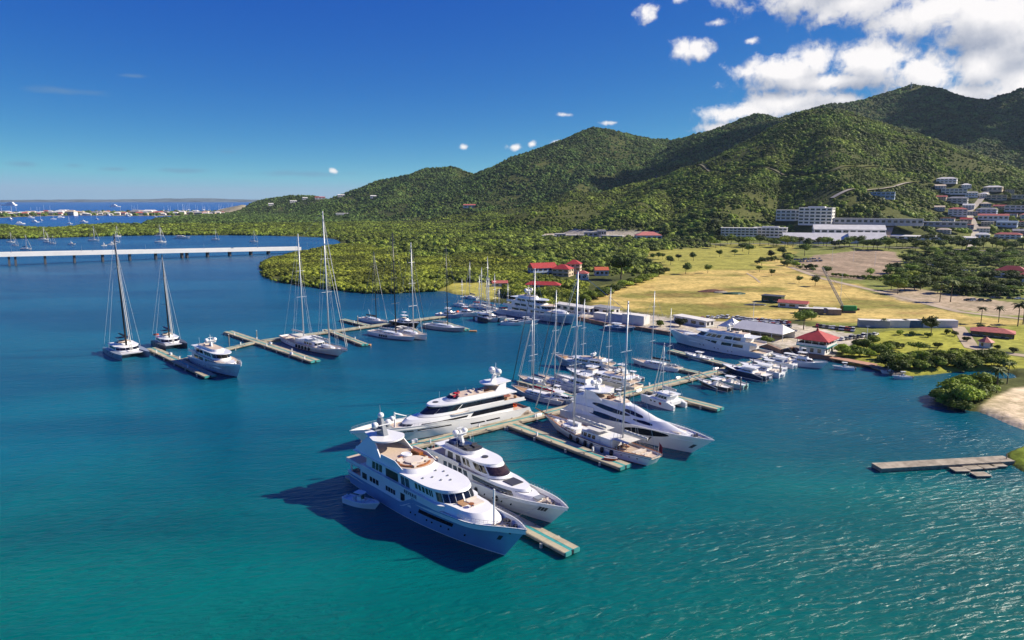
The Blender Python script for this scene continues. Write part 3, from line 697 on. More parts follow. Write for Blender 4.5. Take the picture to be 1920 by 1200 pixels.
def windlass(par, x, z, w=.9):
    for s in (1, -1):
        mb = MB(); mb.lathe((x, s * w, z), [(.35, 0), (.3, .3), (.18, .35), (.25, .65), (.28, .7)], 8); mb.tube((x, s * w, z + .1), (x + 2.4, s * w * .5, z + .12), .09); mb.build('windlass', dgrey, par)
def textmesh(txt, size, m, name, par, loc, rot, ext=.02):
    cu = bpy.data.curves.new(name, 'FONT'); cu.body = txt; cu.size = size; cu.extrude = ext; cu.align_x = 'CENTER'; cu.space_character = 1.25
    o = bpy.data.objects.new('tmp', cu); COL.objects.link(o); bpy.context.view_layer.update()
    me = bpy.data.meshes.new_from_object(o.evaluated_get(bpy.context.evaluated_depsgraph_get())); bpy.data.objects.remove(o); bpy.data.curves.remove(cu)
    me.materials.clear(); me.materials.append(m); t = ob(name, me, par); t.location = loc; t.rotation_euler = rot; return t
def stays(par, lst, r=.035, m=None, name='stay'):
    for a, b in lst: MB().tube(a, b, r, r, 4).build(name, m or wire, par)
def place(root, bow, stern, zb=4, zs=2, L=None, sternw=0):
    """heading from the bow towards the stern point, both given where the photo shows them"""
    a, b = P(bow[0], bow[1], zb), P(stern[0], stern[1], zs); h = math.atan2(a[1] - b[1], a[0] - b[0]); L = L or math.hypot(a[0] - b[0], a[1] - b[1])
    root.location = (a[0] - math.cos(h) * L / 2, a[1] - math.sin(h) * L / 2, 0); root.rotation_euler = (0, 0, h); return h, L
def place_h(root, bow, zb, hdg, L):
    a = P(bow[0], bow[1], zb); h = R(hdg); root.location = (a[0] - math.cos(h) * L / 2, a[1] - math.sin(h) * L / 2, 0); root.rotation_euler = (0, 0, h)

# ---------------------------------------------------------------- 1: the big pale blue yacht in front
def yacht_one():
    t = thing('motor_yacht', 'largest yacht in front, pale blue hull with black hull window and round teak sundeck', 'yacht')
    L, B = 56, 10.0
    H = Hull(L, B, [(0, 2.9), (.40, 3.1), (.50, 5.2), (.75, 5.6), (1, 7.2)], rake=6.0, tr=.86, bw=1.0, full=3.0, wl=2.0, flare=1.3)
    H.build(t, bluehull, white, teakl, white, 44, boot_h=.03)
    H.window(t, .545, .735, .52, .70, 1, name='hull_window')
    for q in (.5, .53, .60, .63, .68, .72, .80): H.window(t, q, q + .008, .30, .38, 1, name='porthole')
    for q, w in ((.835, .02), (.875, .03), (.925, .03)): H.window(t, q, q + w, .80, .86, 1, name='fairlead', m=white)
    # swim platform
    MB().box(-30.3, -28, -3.9, 3.9, .3, .75).build('swim_platform', teakl, t)
    # main deck house, flush with the side, cut open aft
    T1 = Tier(-21.5, -1.0, 4.72, 4.86, 1.0, 2.9, 5.45, p=6); T1.build('main_deck_house', t, white)
    T1.window(t, .02, .07, .25, .78, 1, m=black, name='opening_shade')  # flat black panels stand in for the shade inside the side openings
    T1.window(t, .10, .20, .35, .78, 3); T1.window(t, .27, .37, .35, .75, 4)
    T1.window(t, .42, .46, .2, .85, 1, m=black, name='opening_shade')
    for i, z in ((0, 5.1), (1, 4.0)): MB().box(-27.5, -21, -4.4 + i * 0, 4.4, z if i == 0 else 1.9, (z if i == 0 else 1.9) + .12).build('aft_deck', teakl, t)
    for s in (1, -1):
        MB().box(-27.6, -21, s * 4.45 - .12, s * 4.45 + .12, 2.8, 3.4).build('bulwark', white, t)
        MB().box(-26.9, -26.4, s * 4.1 - .15, s * 4.1 + .15, 2.0, 5.1).build('pillar', white, t)
    # upper deck slab with bulwark and name
    slab(t, 'upper_deck', -28.2, 14, 5.0, 8, 5.3, 5.55, white, wa=4.7, topm=teakl)
    U = Tier(-21.5, 10.0, 4.85, 5.0, 3.5, 5.5, 6.6, p=3.0)
    U.build('upper_bulwark', t, white)
    slab(t, 'aft_rail_wall', -28.0, -21.4, 4.62, .5, 5.56, 6.3, white, p=5, topm=teakl)
    T2 = Tier(-19.5, 10.6, 4.4, 4.35, 6.0, 6.55, 8.75, rake=1.3, inset=.25, p=2.6); T2.build('upper_deck_house', t, white)
    T2.window(t, .05, .14, .15, .85, 3); T2.window(t, .17, .27, .05, .9, 1, m=black, name='recess_shade'); T2.window(t, .29, .36, .05, .9, 2, m=navy, name='recess_shade')  # black and navy panels paint the shade of the side recesses
    T2.window(t, .40, .56, .35, .85, 6, gap=.35)
    T2.screen(t, .60, .16, .86, 8, gap=.12)
    # long white roof
    Rf = Tier(-24.5, 10.2, 4.7, 4.75, 8.0, 8.75, 9.15, rake=.3, p=2.1); Rf.build('long_roof', t, white)
    S = Tier(-24.0, -2.0, 4.45, 4.55, 5.0, 9.1, 10.0, rake=1.0, inset=.25, p=2.4); S.build('sundeck_coaming', t, white, teakl)
    for s in (1, -1):
        mb = MB(); mb.prism([(-23.5, s * 4.3), (-13.5, s * 4.3), (-13.5, s * 4.05), (-23.5, s * 4.05)], 9.9, 12.7, 0, [(-20.5, s * 3.5), (-17.2, s * 3.5), (-17.2, s * 3.25), (-20.5, s * 3.25)]); mb.build('arch_side', white, t)
        mb = MB(); mb.prism([(-13.5, s * 4.35), (-5, s * 4.35), (-5, s * 4.2), (-13.5, s * 4.2)], 9.9, 10.9, 0, [(-13.5, s * 4.2), (-8, s * 4.2), (-8, s * 4.05), (-13.5, s * 4.05)]); mb.build('windbreak', white, t)
    Tier(-23.5, -13.8, 2.2, 3.9, 3.4, 12.6, 12.95, p=1.8).build('hardtop', t, white)
    # round teak pool lounge
    mb = MB(); mb.lathe((-7.2, 0, 10.0), [(3.6, 0), (3.6, .32), (3.25, .34), (3.2, .06)], 36); mb.build('round_teak_ring', varn, t)
    MB().lathe((-7.2, 0, 10.02), [(3.18, 0), (3.15, .12)], 30).build('lounge_floor', teakl, t)
    MB().lathe((-7.2, .2, 10.1), [(2.2, 0), (2.3, .35), (1.9, .42), (1.2, .42)], 24).build('round_sun_pad', beige, t)
    MB().lathe((-10.9, .6, 10.0), [(1.2, 0), (1.3, .4), (1.1, .6), (.9, .5)], 20).build('spa_tub', white, t)
    MB().box(-11.8, -8.6, 2.4, 3.4, 10.0, 10.9).build('bar_counter', varn, t)
    for x, y in ((-5.5, 2.2), (-4.6, -1.4), (-8.4, -2.4)): sofa(t, x, y, 10.05, 1.3, 1.3)
    for x, y in ((-1.5, 1.6), (1, -1), (2.4, 1.8), (3.4, -.6), (4.6, .9), (0, 2.6), (.2, -2.8)): MB().lathe((x, y, 9.1), [(.22, 0), (.28, .2), (.1, .32)], 8).build('deck_vent', grey, t)
    # mast
    mb = MB(); mb.prism([(-20.4, -.9), (-17.8, -.6), (-17.8, .6), (-20.4, .9)], 12.9, 16.5, 0, [(-20.8, -.45), (-19.3, -.3), (-19.3, .3), (-20.8, .45)]); mb.box(-20.9, -18.7, -2.2, 2.2, 14.2, 14.4); mb.tube((-20, 0, 16.4), (-20.2, 0, 19.5), .14, .06); mb.build('radar_mast', grey, t)
    for s in (1, -1): radome(t, -19.7, s * 1.7, 14.4, .8)
    radome(t, -19.9, 0, 16.5, .7); MB().box(-18.9, -18.6, -1.3, 1.3, 15.2, 15.35).build('radar_bar', white, t)
    flag(t, -28.6, 0, 5.5, 3.6, sz=2.3); stays(t, [((24, 3, 5.9), (20, 7.6, 1.3)), ((23, 3.2, 5.8), (9, 7.6, 1.3)), ((-26, 4.2, 3), (-20, 7.4, 1.3))], .05, rope, 'mooring_line')
    # foredeck
    Fh = Tier(6, 19.5, 4.6, 3.9, 5.5, 5.3, 6.9, rake=2.5, inset=.5, p=2.2); Fh.build('foredeck_house', t, white)
    sofa(t, 12.2, 1.0, 6.92, 2.6, 2.6, name='sun_pad', h=.25); sofa(t, 11.4, -1.4, 6.92, 1.6, 1.5, m=teak, h=.2); table(t, 13.4, -.9, 6.92, .6, varn)
    MB().tube((19.6, -.5, 5.2), (19.7, -.5, 12.4), .22, .16, 10).build('crane_pole', white, t)
    windlass(t, 22.5, 5.6)
    for x, y, w, d in ((20.6, 1.8, 1.2, .9), (21.4, -1.9, 1.8, .8), (23.6, 1.3, .9, .7), (24.4, -.7, .7, .7)): clutter(t, [('deck_locker', dgrey, x, y, 5.5, w, d, .7)])
    railing(t, H, .74, .995, .9, 16, inset=.2)
    H.window(t, .93, .945, .50, .66, 1, name='anchor_pocket', m=dgrey)
    trail(t, U, 0, .45, .35)
    for s in (-1, 1):
        textmesh('REVERIE', 1.05, navy, 'name_lettering', t, (-1.2 if s < 0 else -1.2, s * 5.06, 5.62), (math.pi / 2, 0, 0 if s < 0 else math.pi))
    place_h(t, (988, 996), 7.0, -48.0, L); return t
Y1 = yacht_one()

# ---------------------------------------------------------------- 2: white yacht on the other side of the same pier
def yacht_two():
    t = thing('motor_yacht', 'white yacht with brown bridge glass moored right beside the largest pale blue yacht', 'yacht')
    L, B = 47, 8.4
    H = Hull(L, B, [(0, 2.6), (.3, 2.8), (.6, 3.6), (1, 4.9)], rake=5.0, tr=.88, bw=.7, full=2.8, wl=2.0, flare=1.3)
    H.build(t, white, white, teakl, white, 40, boot_h=.05)
    for q in (.45, .5, .56, .62, .68, .74): H.window(t, q, q + .008, .36, .5, 1, name='porthole')
    H.window(t, .885, .93, .55, .78, 3, gap=.2, name='fairlead', m=dgrey)
    MB().box(-25.5, -23, -3.4, 3.4, .3, .7).build('swim_platform', teakl, t)
    T1 = Tier(-17, 13.5, 3.7, 3.6, 9.5, 2.6, 5.0, rake=2.2, inset=.35, p=2.0); T1.build('main_deck_house', t, white)
    T1.window(t, .05, .30, .3, .8, 5, gap=.3); T1.window(t, .34, .74, .36, .74, 1); T1.screen(t, .78, .38, .78, 1, gap=.02)
    slab(t, 'upper_deck', -21.5, 3.5, 4.0, 6, 5.0, 5.25, white, topm=teakl)
    for s in (1, -1): MB().box(-21, -8, s * 3.9 - .08, s * 3.9 + .08, 5.2, 6.0).build('bulwark', white, t)
    T2 = Tier(-14.5, 4.6, 3.25, 3.3, 5.0, 5.2, 7.45, rake=2.6, inset=.35, p=2.1); T2.build('upper_deck_house', t, white)
    T2.window(t, .04, .12, .2, .85, 1, m=dgrey, name='door'); T2.window(t, .17, .24, .2, .85, 1, m=dgrey, name='door'); T2.window(t, .27, .38, .25, .85, 2, gap=.25)
    T2.window(t, .44, .66, .3, .88, 2, gap=.08); T2.screen(t, .68, .22, .88, 1, gap=.01, m=bglass)
    Tier(-18.5, 1.7, 3.4, 3.35, 6.0, 7.45, 7.75, p=2.1).build('bridge_roof', t, white)
    S = Tier(-15.5, -6.0, 2.5, 2.6, 2.5, 7.75, 8.6, inset=.1, p=2.4); S.build('flybridge_coaming', t, white, dgrey)
    MB().lathe((-3.4, .1, 7.75), [(.75, 0), (.75, .18)], 16).build('round_hatch', dgrey, t)
    sofa(t, -8.2, 1.1, 8.6, 1.3, 1.5, m=dgrey, name='helm_seat'); sofa(t, -8.2, -1.1, 8.6, 1.3, 1.5, m=dgrey, name='helm_seat')
    MB().lathe((-10.6, 0, 8.6), [(1.5, 0), (1.6, .35), (1.2, .4)], 16).build('spa_tub', navy, t)
    MB().box(-14.6, -12.4, -1.9, 1.0, 8.6, 9.3).build('boat_cover', canvb, t)
    mast_arch(t, -11.9, 8.6, 5.0, 1.3, 1.0)
    for s in (1, -1): MB().tube((-10.5, s * 2.4, 8.5), (-11.3, s * 2.1, 13.0), .035, n=4).build('aerial', white, t)
    F1 = Tier(4, 15.8, 3.3, 2.6, 5.5, 3.4, 4.4, rake=1.5, inset=.5, p=2.0); F1.build('foredeck_house', t, white)
    MB().box(4.9, 8.2, -1.5, 1.5, 5.0, 5.18).build('sun_pad', dgrey, t)
    MB().box(14.2, 15.6, -1.1, 1.1, 4.2, 4.46).build('sun_pad', grey, t)
    sofa(t, 17.0, 0.6, 3.9, .8, .6); windlass(t, 18.6, 3.9, .6); clutter(t, [('deck_locker', dgrey, 17.5, -.9, 3.9, .9, .7, .5)])
    MB().prism([(19.2, -1.7), (22.3, 0), (19.2, 1.7), (20.6, 0)], 4.15, 4.2).build('bow_cover', grey, t)
    railing(t, H, .5, .99, .75, 20, inset=.15)
    flag(t, -23.2, 0, 2.6, 2.8, sz=1.4); stays(t, [((18, -2.5, 4.2), (14, -6.4, 1.3)), ((-22, -3.5, 2.8), (-17, -6.2, 1.3)), ((10, -3.8, 3.5), (2, -6.3, 1.3))], .05, rope, 'mooring_line'); fenders(t, H, (.2, .35, .5, .65), -1, r=.35, h=1.2); place_h(t, (1066, 953), 4.9, -50.0, L); return t
Y2 = yacht_two()

# ---------------------------------------------------------------- 3: long low yacht, bow to the left
def yacht_three():
    t = thing('motor_yacht', 'long white yacht pointing left with black window bands behind the front two yachts', 'yacht')
    L, B = 57, 9.4
    H = Hull(L, B, [(0, 2.4), (.3, 3.0), (.6, 4.2), (1, 5.4)], rake=5.5, tr=.84, bw=.8, full=2.8, wl=2.0, flare=1.2, trake=1.5)
    H.build(t, white, redboot, teakl, white, 40, boot_h=.05)
    H.window(t, .52, .71, .62, .70, 3, gap=.03, name='hull_window'); H.window(t, .73, .80, .62, .70, 2, gap=.06, name='hull_window'); H.window(t, .83, .90, .66, .74, 3, gap=.1, name='hull_window')
    H.window(t, .22, .42, .42, .56, 2, gap=.1, name='hull_window')
    for i, (x, z) in enumerate(((-30.2, .5), (-29.2, 1.1), (-28.2, 1.7))): MB().box(x, x + 3, -3.9, 3.9, .2, z).build('stern_step', teakl, t)
    T1 = Tier(-22, 16, 4.2, 4.3, 11, 2.6, 5.3, rake=4.5, inset=.35, p=2.0); T1.build('main_deck_house', t, white)
    T1.window(t, .0, .30, .35, .80, 1); T1.window(t, .33, .70, .42, .62, 1); T1.screen(t, .80, .48, .66, 5, gap=.06)
    slab(t, 'upper_deck', -26.5, 2, 4.5, 4, 5.2, 5.45, white, topm=teakl)
    for s in (1, -1): MB().box(-26, -6, s * 4.4 - .1, s * 4.4 + .1, 5.4, 6.3).build('bulwark', white, t)
    T2 = Tier(-19, 8.2, 3.8, 3.7, 7.5, 5.4, 8.0, rake=4.2, inset=.4, p=2.1); T2.build('upper_deck_house', t, white)
    T2.window(t, .0, .44, .38, .84, 1); T2.window(t, .45, .72, .30, .86, 1); T2.screen(t, .72, .26, .86, 1, gap=.01)
    Tier(-23.5, 5.2, 4.0, 3.7, 7.5, 8.0, 8.35, rake=.4, p=2.0).build('bridge_roof', t, white)
    S = Tier(-21, -.5, 3.5, 3.2, 4.0, 8.35, 9.4, rake=1.6, inset=.3, p=2.0); S.build('sundeck_coaming', t, white, teakl)
    S.screen(t, .70, .7, 1.35, 5, gap=.06)
    MB().lathe((2.0, -.6, 8.36), [(.85, 0), (.85, .1)], 16).build('round_hatch', dgrey, t)
    for x, y in ((-3.5, 1.2), (-5.5, -1.4), (-8, 1.5), (-10.5, -1), (-12, 1.4)): sofa(t, x, y, 9.4, 1.6, 1.1, m=beige if x < -6 else redc, name='sun_lounger' if x < -6 else 'seat')
    MB().lathe((-14.2, 0, 9.4), [(1.6, 0), (1.7, .4), (1.3, .45)], 16).build('spa_tub', varn, t)
    Tier(-22.5, -13.5, 2.4, 3.2, 2.5, 11.2, 11.5, p=2).build('hardtop', t, white)
    for s in (1, -1): MB().prism([(-20, s * 3.2), (-16, s * 3.2), (-16, s * 3.0), (-20, s * 3.0)], 9.3, 11.25, 0, [(-20.5, s * 2.6), (-18.5, s * 2.6), (-18.5, s * 2.4), (-20.5, s * 2.4)]).build('arch_side', white, t)
    mast_arch(t, -17.5, 11.5, 5.5, 1.7, 1.3)
    for x, y in ((2.6, 2.4), (-3.5, 2.6), (-5.8, 2.7)): MB().tube((x, y, 8.3), (x - .1, y, 12.2), .05, .03, 4).build('aerial', white, t)
    for s in (1, -1):
        for x in (-24.5, -21): MB().lathe((x, s * 1.8, 5.5), [(.4, 0), (.5, .5), (.45, .9)], 8).build('deck_chair', teak, t)
    table(t, -22.6, 0, 5.5, 1.3, varn); sofa(t, -24.5, 0, 2.7, 1.2, 4, m=orange, name='sun_pad')
    # crane and tender stowed ahead
    mb = MB(); mb.tube((15.6, .6, 4.1), (15.6, .6, 8.2), .3, .2, 8); mb.tube((15.6, .6, 7.9), (12.2, 1.0, 6.6), .2, .14, 6); mb.build('crane', white, t)
    radome(t, 16.6, 1.0, 6.0, .7)
    windlass(t, 20, 4.4, .7); clutter(t, [('deck_locker', dgrey, 18.4, 1, 4.0, 1.4, .8, .7), ('deck_locker', dgrey, 19.2, -1.1, 4.1, 1, .8, .5)])
    railing(t, H, .62, .99, .8, 18); place(t, (655, 808), (966, 768), 5.4, 1.2, L)
    t.rotation_euler.z -= R(0); return t
Y3 = yacht_three()

# ---------------------------------------------------------------- 4: wedge shaped sport yacht
def yacht_four():
    t = thing('motor_yacht', 'sleek white wedge yacht with pointed dark side windows right of the two masted classic yacht', 'yacht')
    L, B = 50, 9.2
    H = Hull(L, B, [(0, 2.8), (.35, 4.0), (.6, 4.8), (1, 5.0)], rake=6.5, tr=.86, bw=.35, full=2.3, wl=1.8, flare=1.1)
    H.build(t, white, white, white, white, 40, boot_h=.04)
    def lens(par, fn, a0, a1, b0, b1, cen, n=18, sk=.0, nm='window'):
        mb = MB(); vo = []; vi = []
        for i in range(n + 1):
            u = i / n; th = math.sin(math.pi * u) ** .6; mid = (b0 + b1) / 2 + sk * (u - .5)
            for k in (-1, 1):
                q, v = lerp(a0, a1, u), mid + k * th * (b1 - b0) / 2; e = 1e-3; p = Vector(fn(q, v))
                N = (Vector(fn(q + e, v)) - Vector(fn(q - e, v))).cross(Vector(fn(q, v + e)) - Vector(fn(q, v - e))); N.normalize()
                if N.dot(p - Vector(cen)) < 0: N = -N
                vo.append(p + N * .05); vi.append(p - N * .03)
        k = len(vo); mb.add(vo + vi, [(2 * i, 2 * i + 1, 2 * i + 3, 2 * i + 2) for i in range(n)] + [(2 * i, 2 * i + 2, k + 2 * i + 2, k + 2 * i) for i in range(n)] + [(2 * i + 1, k + 2 * i + 1, k + 2 * i + 3, 2 * i + 3) for i in range(n)])
        mb.build(nm, glass, par)
    for s in (1, -1):
        lens(t, lambda q, v: H.pt(q, v, s), .50, .79, .52, .94, (0, 0, 2), sk=.16, nm='hull_window')
        H.window(t, .70, .712, .16, .52, 1, sides=(s,), name='boarding_slot', m=dgrey)
        H.window(t, .945, .965, .3, .55, 1, sides=(s,), name='anchor_pocket', m=dgrey)
    T1 = Tier(-20, 21.5, 4.4, 4.2, 21, 3.6, 6.3, rake=11, inset=1.1, p=1.7); T1.build('main_deck_house', t, white)
    T2 = Tier(-19.5, 9.8, 3.5, 3.3, 13, 5.9, 8.5, rake=9, inset=.9, p=1.8); T2.build('upper_deck_house', t, white)
    for s in (1, -1):
        lens(t, lambda q, v: T1.pt(q, v, s), .18, .60, .10, .62, (-5, 0, 4), sk=-.1); lens(t, lambda q, v: T2.pt(q, v, s), .26, .66, .08, .62, (-8, 0, 6), sk=-.2)
        lens(t, lambda q, v: T2.pt(q, v, s), .66, .80, .2, .7, (-8, 0, 6), sk=-.1); lens(t, lambda q, v: T1.pt(q, v, s), .66, .76, .55, .85, (0, 0, 4))
        MB().prism([(-24, s * 4.3), (-12, s * 4.2), (-12, s * 3.9), (-24, s * 4.0)], 3.2, 6.0, 0, [(-20, s * 3.9), (-12, s * 3.7), (-12, s * 3.4), (-20, s * 3.6)]).build('side_wing', white, t)
        MB().prism([(-17, s * 3.0), (-9, s * 3.0), (-9, s * 2.8), (-17, s * 2.8)], 8.3, 10.3, 0, [(-16, s * 2.6), (-13, s * 2.6), (-13, s * 2.4), (-16, s * 2.4)]).build('arch_side', white, t)
    S = Tier(-15, -1.5, 2.6, 2.4, 3.5, 8.4, 9.0, rake=.8, inset=.1, p=2); S.build('flybridge_coaming', t, white, teakl)
    sofa(t, -5, 0, 9.0, 2.2, 3, m=beige); sofa(t, -8.5, .8, 9.0, 1.2, 1.2, m=brwn, name='seat'); sofa(t, -8.5, -.8, 9.0, 1.2, 1.2, m=brwn, name='seat')
    Tier(-19, -9.5, 2.7, 2.9, 3, 10.3, 10.6, p=2).build('hardtop', t, white); mast_arch(t, -13.5, 10.6, 3.4, 1.4, 1.1)
    mb = MB(); mb.box(-12, -8, -3.0, -2.6, 0, 0); MB().box(-25.5, -22, -3.8, 3.8, .4, .9).build('swim_platform', teakl, t)
    MB().box(11.6, 15.6, -1.6, 1.6, 4.75, 4.95).build('bow_lounge', beige, t); clutter(t, [('bow_seat', brwn, 13.2, .7, 4.95, .7, .9, .35)])
    windlass(t, 19.5, 4.7, .5); clutter(t, [('deck_locker', grey, 18.8, 0, 4.7, .8, 1.2, .35)])
    railing(t, H, .72, .99, .7, 14, inset=.25); place_h(t, (1340, 826), 5.0, -47.5, L); return t
Y4 = yacht_four()

# ---------------------------------------------------------------- sailing gear
def spar(par, x, z0, z1, r, m, y=0, rake=0, spread=(.35, .62, .85), sw=1.6, name='mast'):
    tx = x - rake
    MB().tube((x, y, z0), (tx, y, z1), r, r * .62, 8).build(name, m, par, smooth=True)
    for f in spread:
        xx, zz = lerp(x, tx, f), lerp(z0, z1, f); w = sw * (1.15 - f * .5); MB().tube((xx, y - w, zz + .1), (xx, y + w, zz + .1), .07, .07, 5).build('spreader', m, par)
    return (tx, y, z1)
def boom(par, x0, x1, z, m, cover, r=.15, cr=.38, y=0):
    MB().tube((x0, y, z), (x1, y, z + .1), r, r * .8, 6).build('boom', m, par)
    if cover:
        mb = MB(); n = 8; a = x0 - .2 * (1 if x0 > x1 else -1)
        for k in range(6):
            u0, u1 = k / 6, (k + 1) / 6; rr0, rr1 = cr * (1.15 - .5 * u0), cr * (1.15 - .5 * u1)
            mb.tube((lerp(a, x1, u0), y, z + .2 + rr0 * .6), (lerp(a, x1, u1), y, z + .2 + rr1 * .6), rr0, rr1, n)
        mb.build('sail_cover', cover, par, smooth=True)
def sloop(label, L=16, B=4.6, hm=None, mastm=None, mh=20, mast_x=.08, cover=None, deckm=None, rollers=1, fb=1.3, cabin=True, name='sailing_yacht', group=None, spread=(.3, .55, .78), r=.17, hbow=None, stripe=False, bimini=None, shear=None):
    t = thing(name, label, 'sailboat', group=group)
    H = Hull(L, B, [(0, fb), (.5, fb * .95), (1, hbow or fb * 1.3)], rake=L * .06, tr=.72, bw=.12, full=2.0, wl=1.7, trake=-.4)
    H.build(t, hm or white, redboot if stripe else navy, deckm or teakl, white, 22, rail_r=.05)
    mx = L * mast_x; top = None
    if cabin:
        c = Tier(-L * .18, L * .24, B * .28, B * .27, L * .16, fb * .8, fb + .75, rake=L * .06, inset=.15, p=2); c.build('coachroof', t, white)
        c.window(t, .1, .62, .55, .85, 3, gap=.2)
    mb = MB(); mb.box(-L * .40, -L * .2, -B * .22, B * .22, fb * .85, fb + .02); mb.build('cockpit', dgrey, t)
    for s in (1, -1): MB().box(-L * .41, -L * .19, s * B * .27 - .18, s * B * .27 + .18, fb * .85, fb + .38).build('cockpit_bench', white, t)
    MB().lathe((-L * .34, B * .12, fb + .75), [(.45, -.03), (.45, .03)], 10, axis='x').build('steering_wheel', steel, t)
    if bimini: MB().prism([(-L * .36, -B * .3), (-L * .2, -B * .3), (-L * .2, B * .3), (-L * .36, B * .3)], fb + 1.9, fb + 2.05).build('bimini', bimini, t)
    top = spar(t, mx, fb + .3, mh, r, mastm or alu, rake=mh * .012, spread=spread, sw=B * .36)
    boom(t, mx - .3, mx - L * .38, fb + 1.7, mastm or alu, cover)
    bx, _, bz = H.pt(1, 1); bx -= .3
    stays(t, [(top, (bx, 0, bz)), (top, (-L / 2 + .2, 0, fb))] + [((top[0], 0, top[2] * .98), (mx - .3, s * B * .46, fb)) for s in (1, -1)])
    if rollers:
        a = Vector(top) * .97; b = Vector((bx - .2, 0, bz + .5)); MB().tube(tuple(lerp(b, a, .02)), tuple(a), .13, .06, 6).build('furled_sail', canv if rollers == 1 else black, t)
        if rollers > 1: MB().tube((bx - L * .12, 0, bz), tuple(Vector(top) * .72), .1, .06, 6).build('furled_sail', canv, t)
    railing(t, H, .04, .98, .65, 12, inset=.08)
    return t

# ---------------------------------------------------------------- generic decked motor yacht
def decked(label, L, B, hull=None, name='motor_yacht', tiers=3, sheer=None, seed=0, wc=(4, 3), hm=None, dome=True, flagm=None, fwd=.30, cover=None, boot=None, th=2.45):
    t = thing(name, label, 'yacht'); k = L / 48
    H = Hull(L, B, sheer or [(0, 2.4 * k), (.35, 2.9 * k), (.6, 4.6 * k), (1, 6.0 * k)], rake=L * .10, tr=.86, bw=.8 * k, full=2.8, wl=1.9, flare=1.3)
    H.build(t, hm or white, boot or navy, teakl, white, 30, boot_h=.06)
    for q in (.3, .34, .44, .48, .6, .64): H.window(t, q, q + .01, .38, .5, 1, name='porthole')
    MB().box(-L / 2 - 1.4 * k, -L / 2 + .3, -B * .38, B * .38, .3, .7).build('swim_platform', teakl, t)
    z = 2.6 * k; x0, x1, w = -L * .37, L * (fwd - .01), B * .455
    for i in range(tiers):
        T = Tier(x0, x1, w, w * .97, (x1 - x0) * .28, z, z + th * k, rake=1.6 * k + (i == tiers - 1) * 1.2 * k, inset=.2 * k, p=2.4)
        T.build(('main_deck_house', 'upper_deck_house', 'bridge_house')[i], t, white)
        T.window(t, .06, .30, .32, .82, 2, gap=.12); T.window(t, .34, .56, .32, .82, 3, gap=.16)
        T.screen(t, .60 if i else .72, .30, .84, 5, gap=.06)
        z += th * k
        Tier(x0 - L * .07, x1 + .4 * k, w * 1.03, w * 1.02, (x1 - x0) * .28, z, z + .22 * k, p=2.3).build('deck_overhang', t, white, teakl if i < tiers - 1 else white)
        if i < tiers - 1:
            for s in (1, -1): MB().box(x0 - L * .065, x0 + L * .12, s * w * .99 - .06, s * w * .99 + .06, z + .2 * k, z + 1.05 * k).build('bulwark', white, t)
        z += .22 * k; x0 += L * .045; x1 -= L * .10; w *= .88
    S = Tier(x0 - L * .02, x1 - 1 * k, w * .8, w * .75, 2.5 * k, z, z + .9 * k, rake=.6 * k, inset=.1); S.build('flybridge_coaming', t, white, teakl)
    sofa(t, x0 + 3 * k, 0, z + .9 * k, 1.6 * k, 2.4 * k); sofa(t, x0 + 6 * k, .4, z + .9 * k, 1.2 * k, 1.2 * k, m=navy, name='helm_seat')
    if dome: mast_arch(t, (x0 + x1) / 2 - 1 * k, z + .6 * k, 5.2 * k, 1.7 * k, 1.15 * k)
    F_ = Tier(L * .2, L * .36, B * .36, B * .27, L * .09, 4.2 * k, 5.3 * k, rake=1.5 * k, inset=.4 * k); F_.build('foredeck_house', t, white)
    windlass(t, L * .40, 5.0 * k, .6 * k); clutter(t, [('deck_locker', grey, L * .385, .8 * k, 4.8 * k, 1 * k, .7 * k, .6 * k)])
    railing(t, H, .6, .99, .8 * k, 12)
    if flagm: flag(t, -L / 2, 0, 2.4 * k, 2.6 * k, flagm)
    if cover: MB().box(-L * .44, -L * .34, -B * .3, B * .3, 2.7 * k, 4.2 * k).build('boat_cover', cover, t)
    for s in (1, -1): MB().tube((x0 + 2 * k, s * w * .8, z), (x0 + 1.4 * k, s * w * .8, z + 4 * k), .04, .03, 4).build('aerial', white, t)
    return t
Y6 = decked('big white two deck yacht along the quay in front of the white marquee', 49, 9.2, tiers=2, cover=None, hm=white); place_h(Y6, (1254, 617), 5.8, 133, 49)
Y7 = decked('three deck white yacht with grey blue hull side moored near the boat yard sheds', 58, 10.2, tiers=3, hm=mat('pale_grey_hull', (.55, .60, .68), .3), th=1.95, sheer=[(0, 2.8), (.35, 3.2), (.6, 4.6), (1, 5.8)]); place_h(Y7, (1086, 590), 5.8, -47, 57)
Y8 = decked('white yacht with two radar domes moored alone at the outermost left pier, bow to us', 45, 8.9, tiers=2, hm=mat('hull_white_grey', (.62, .66, .72), .3)); place_h(Y8, (452, 684), 5.6, -47, 45)

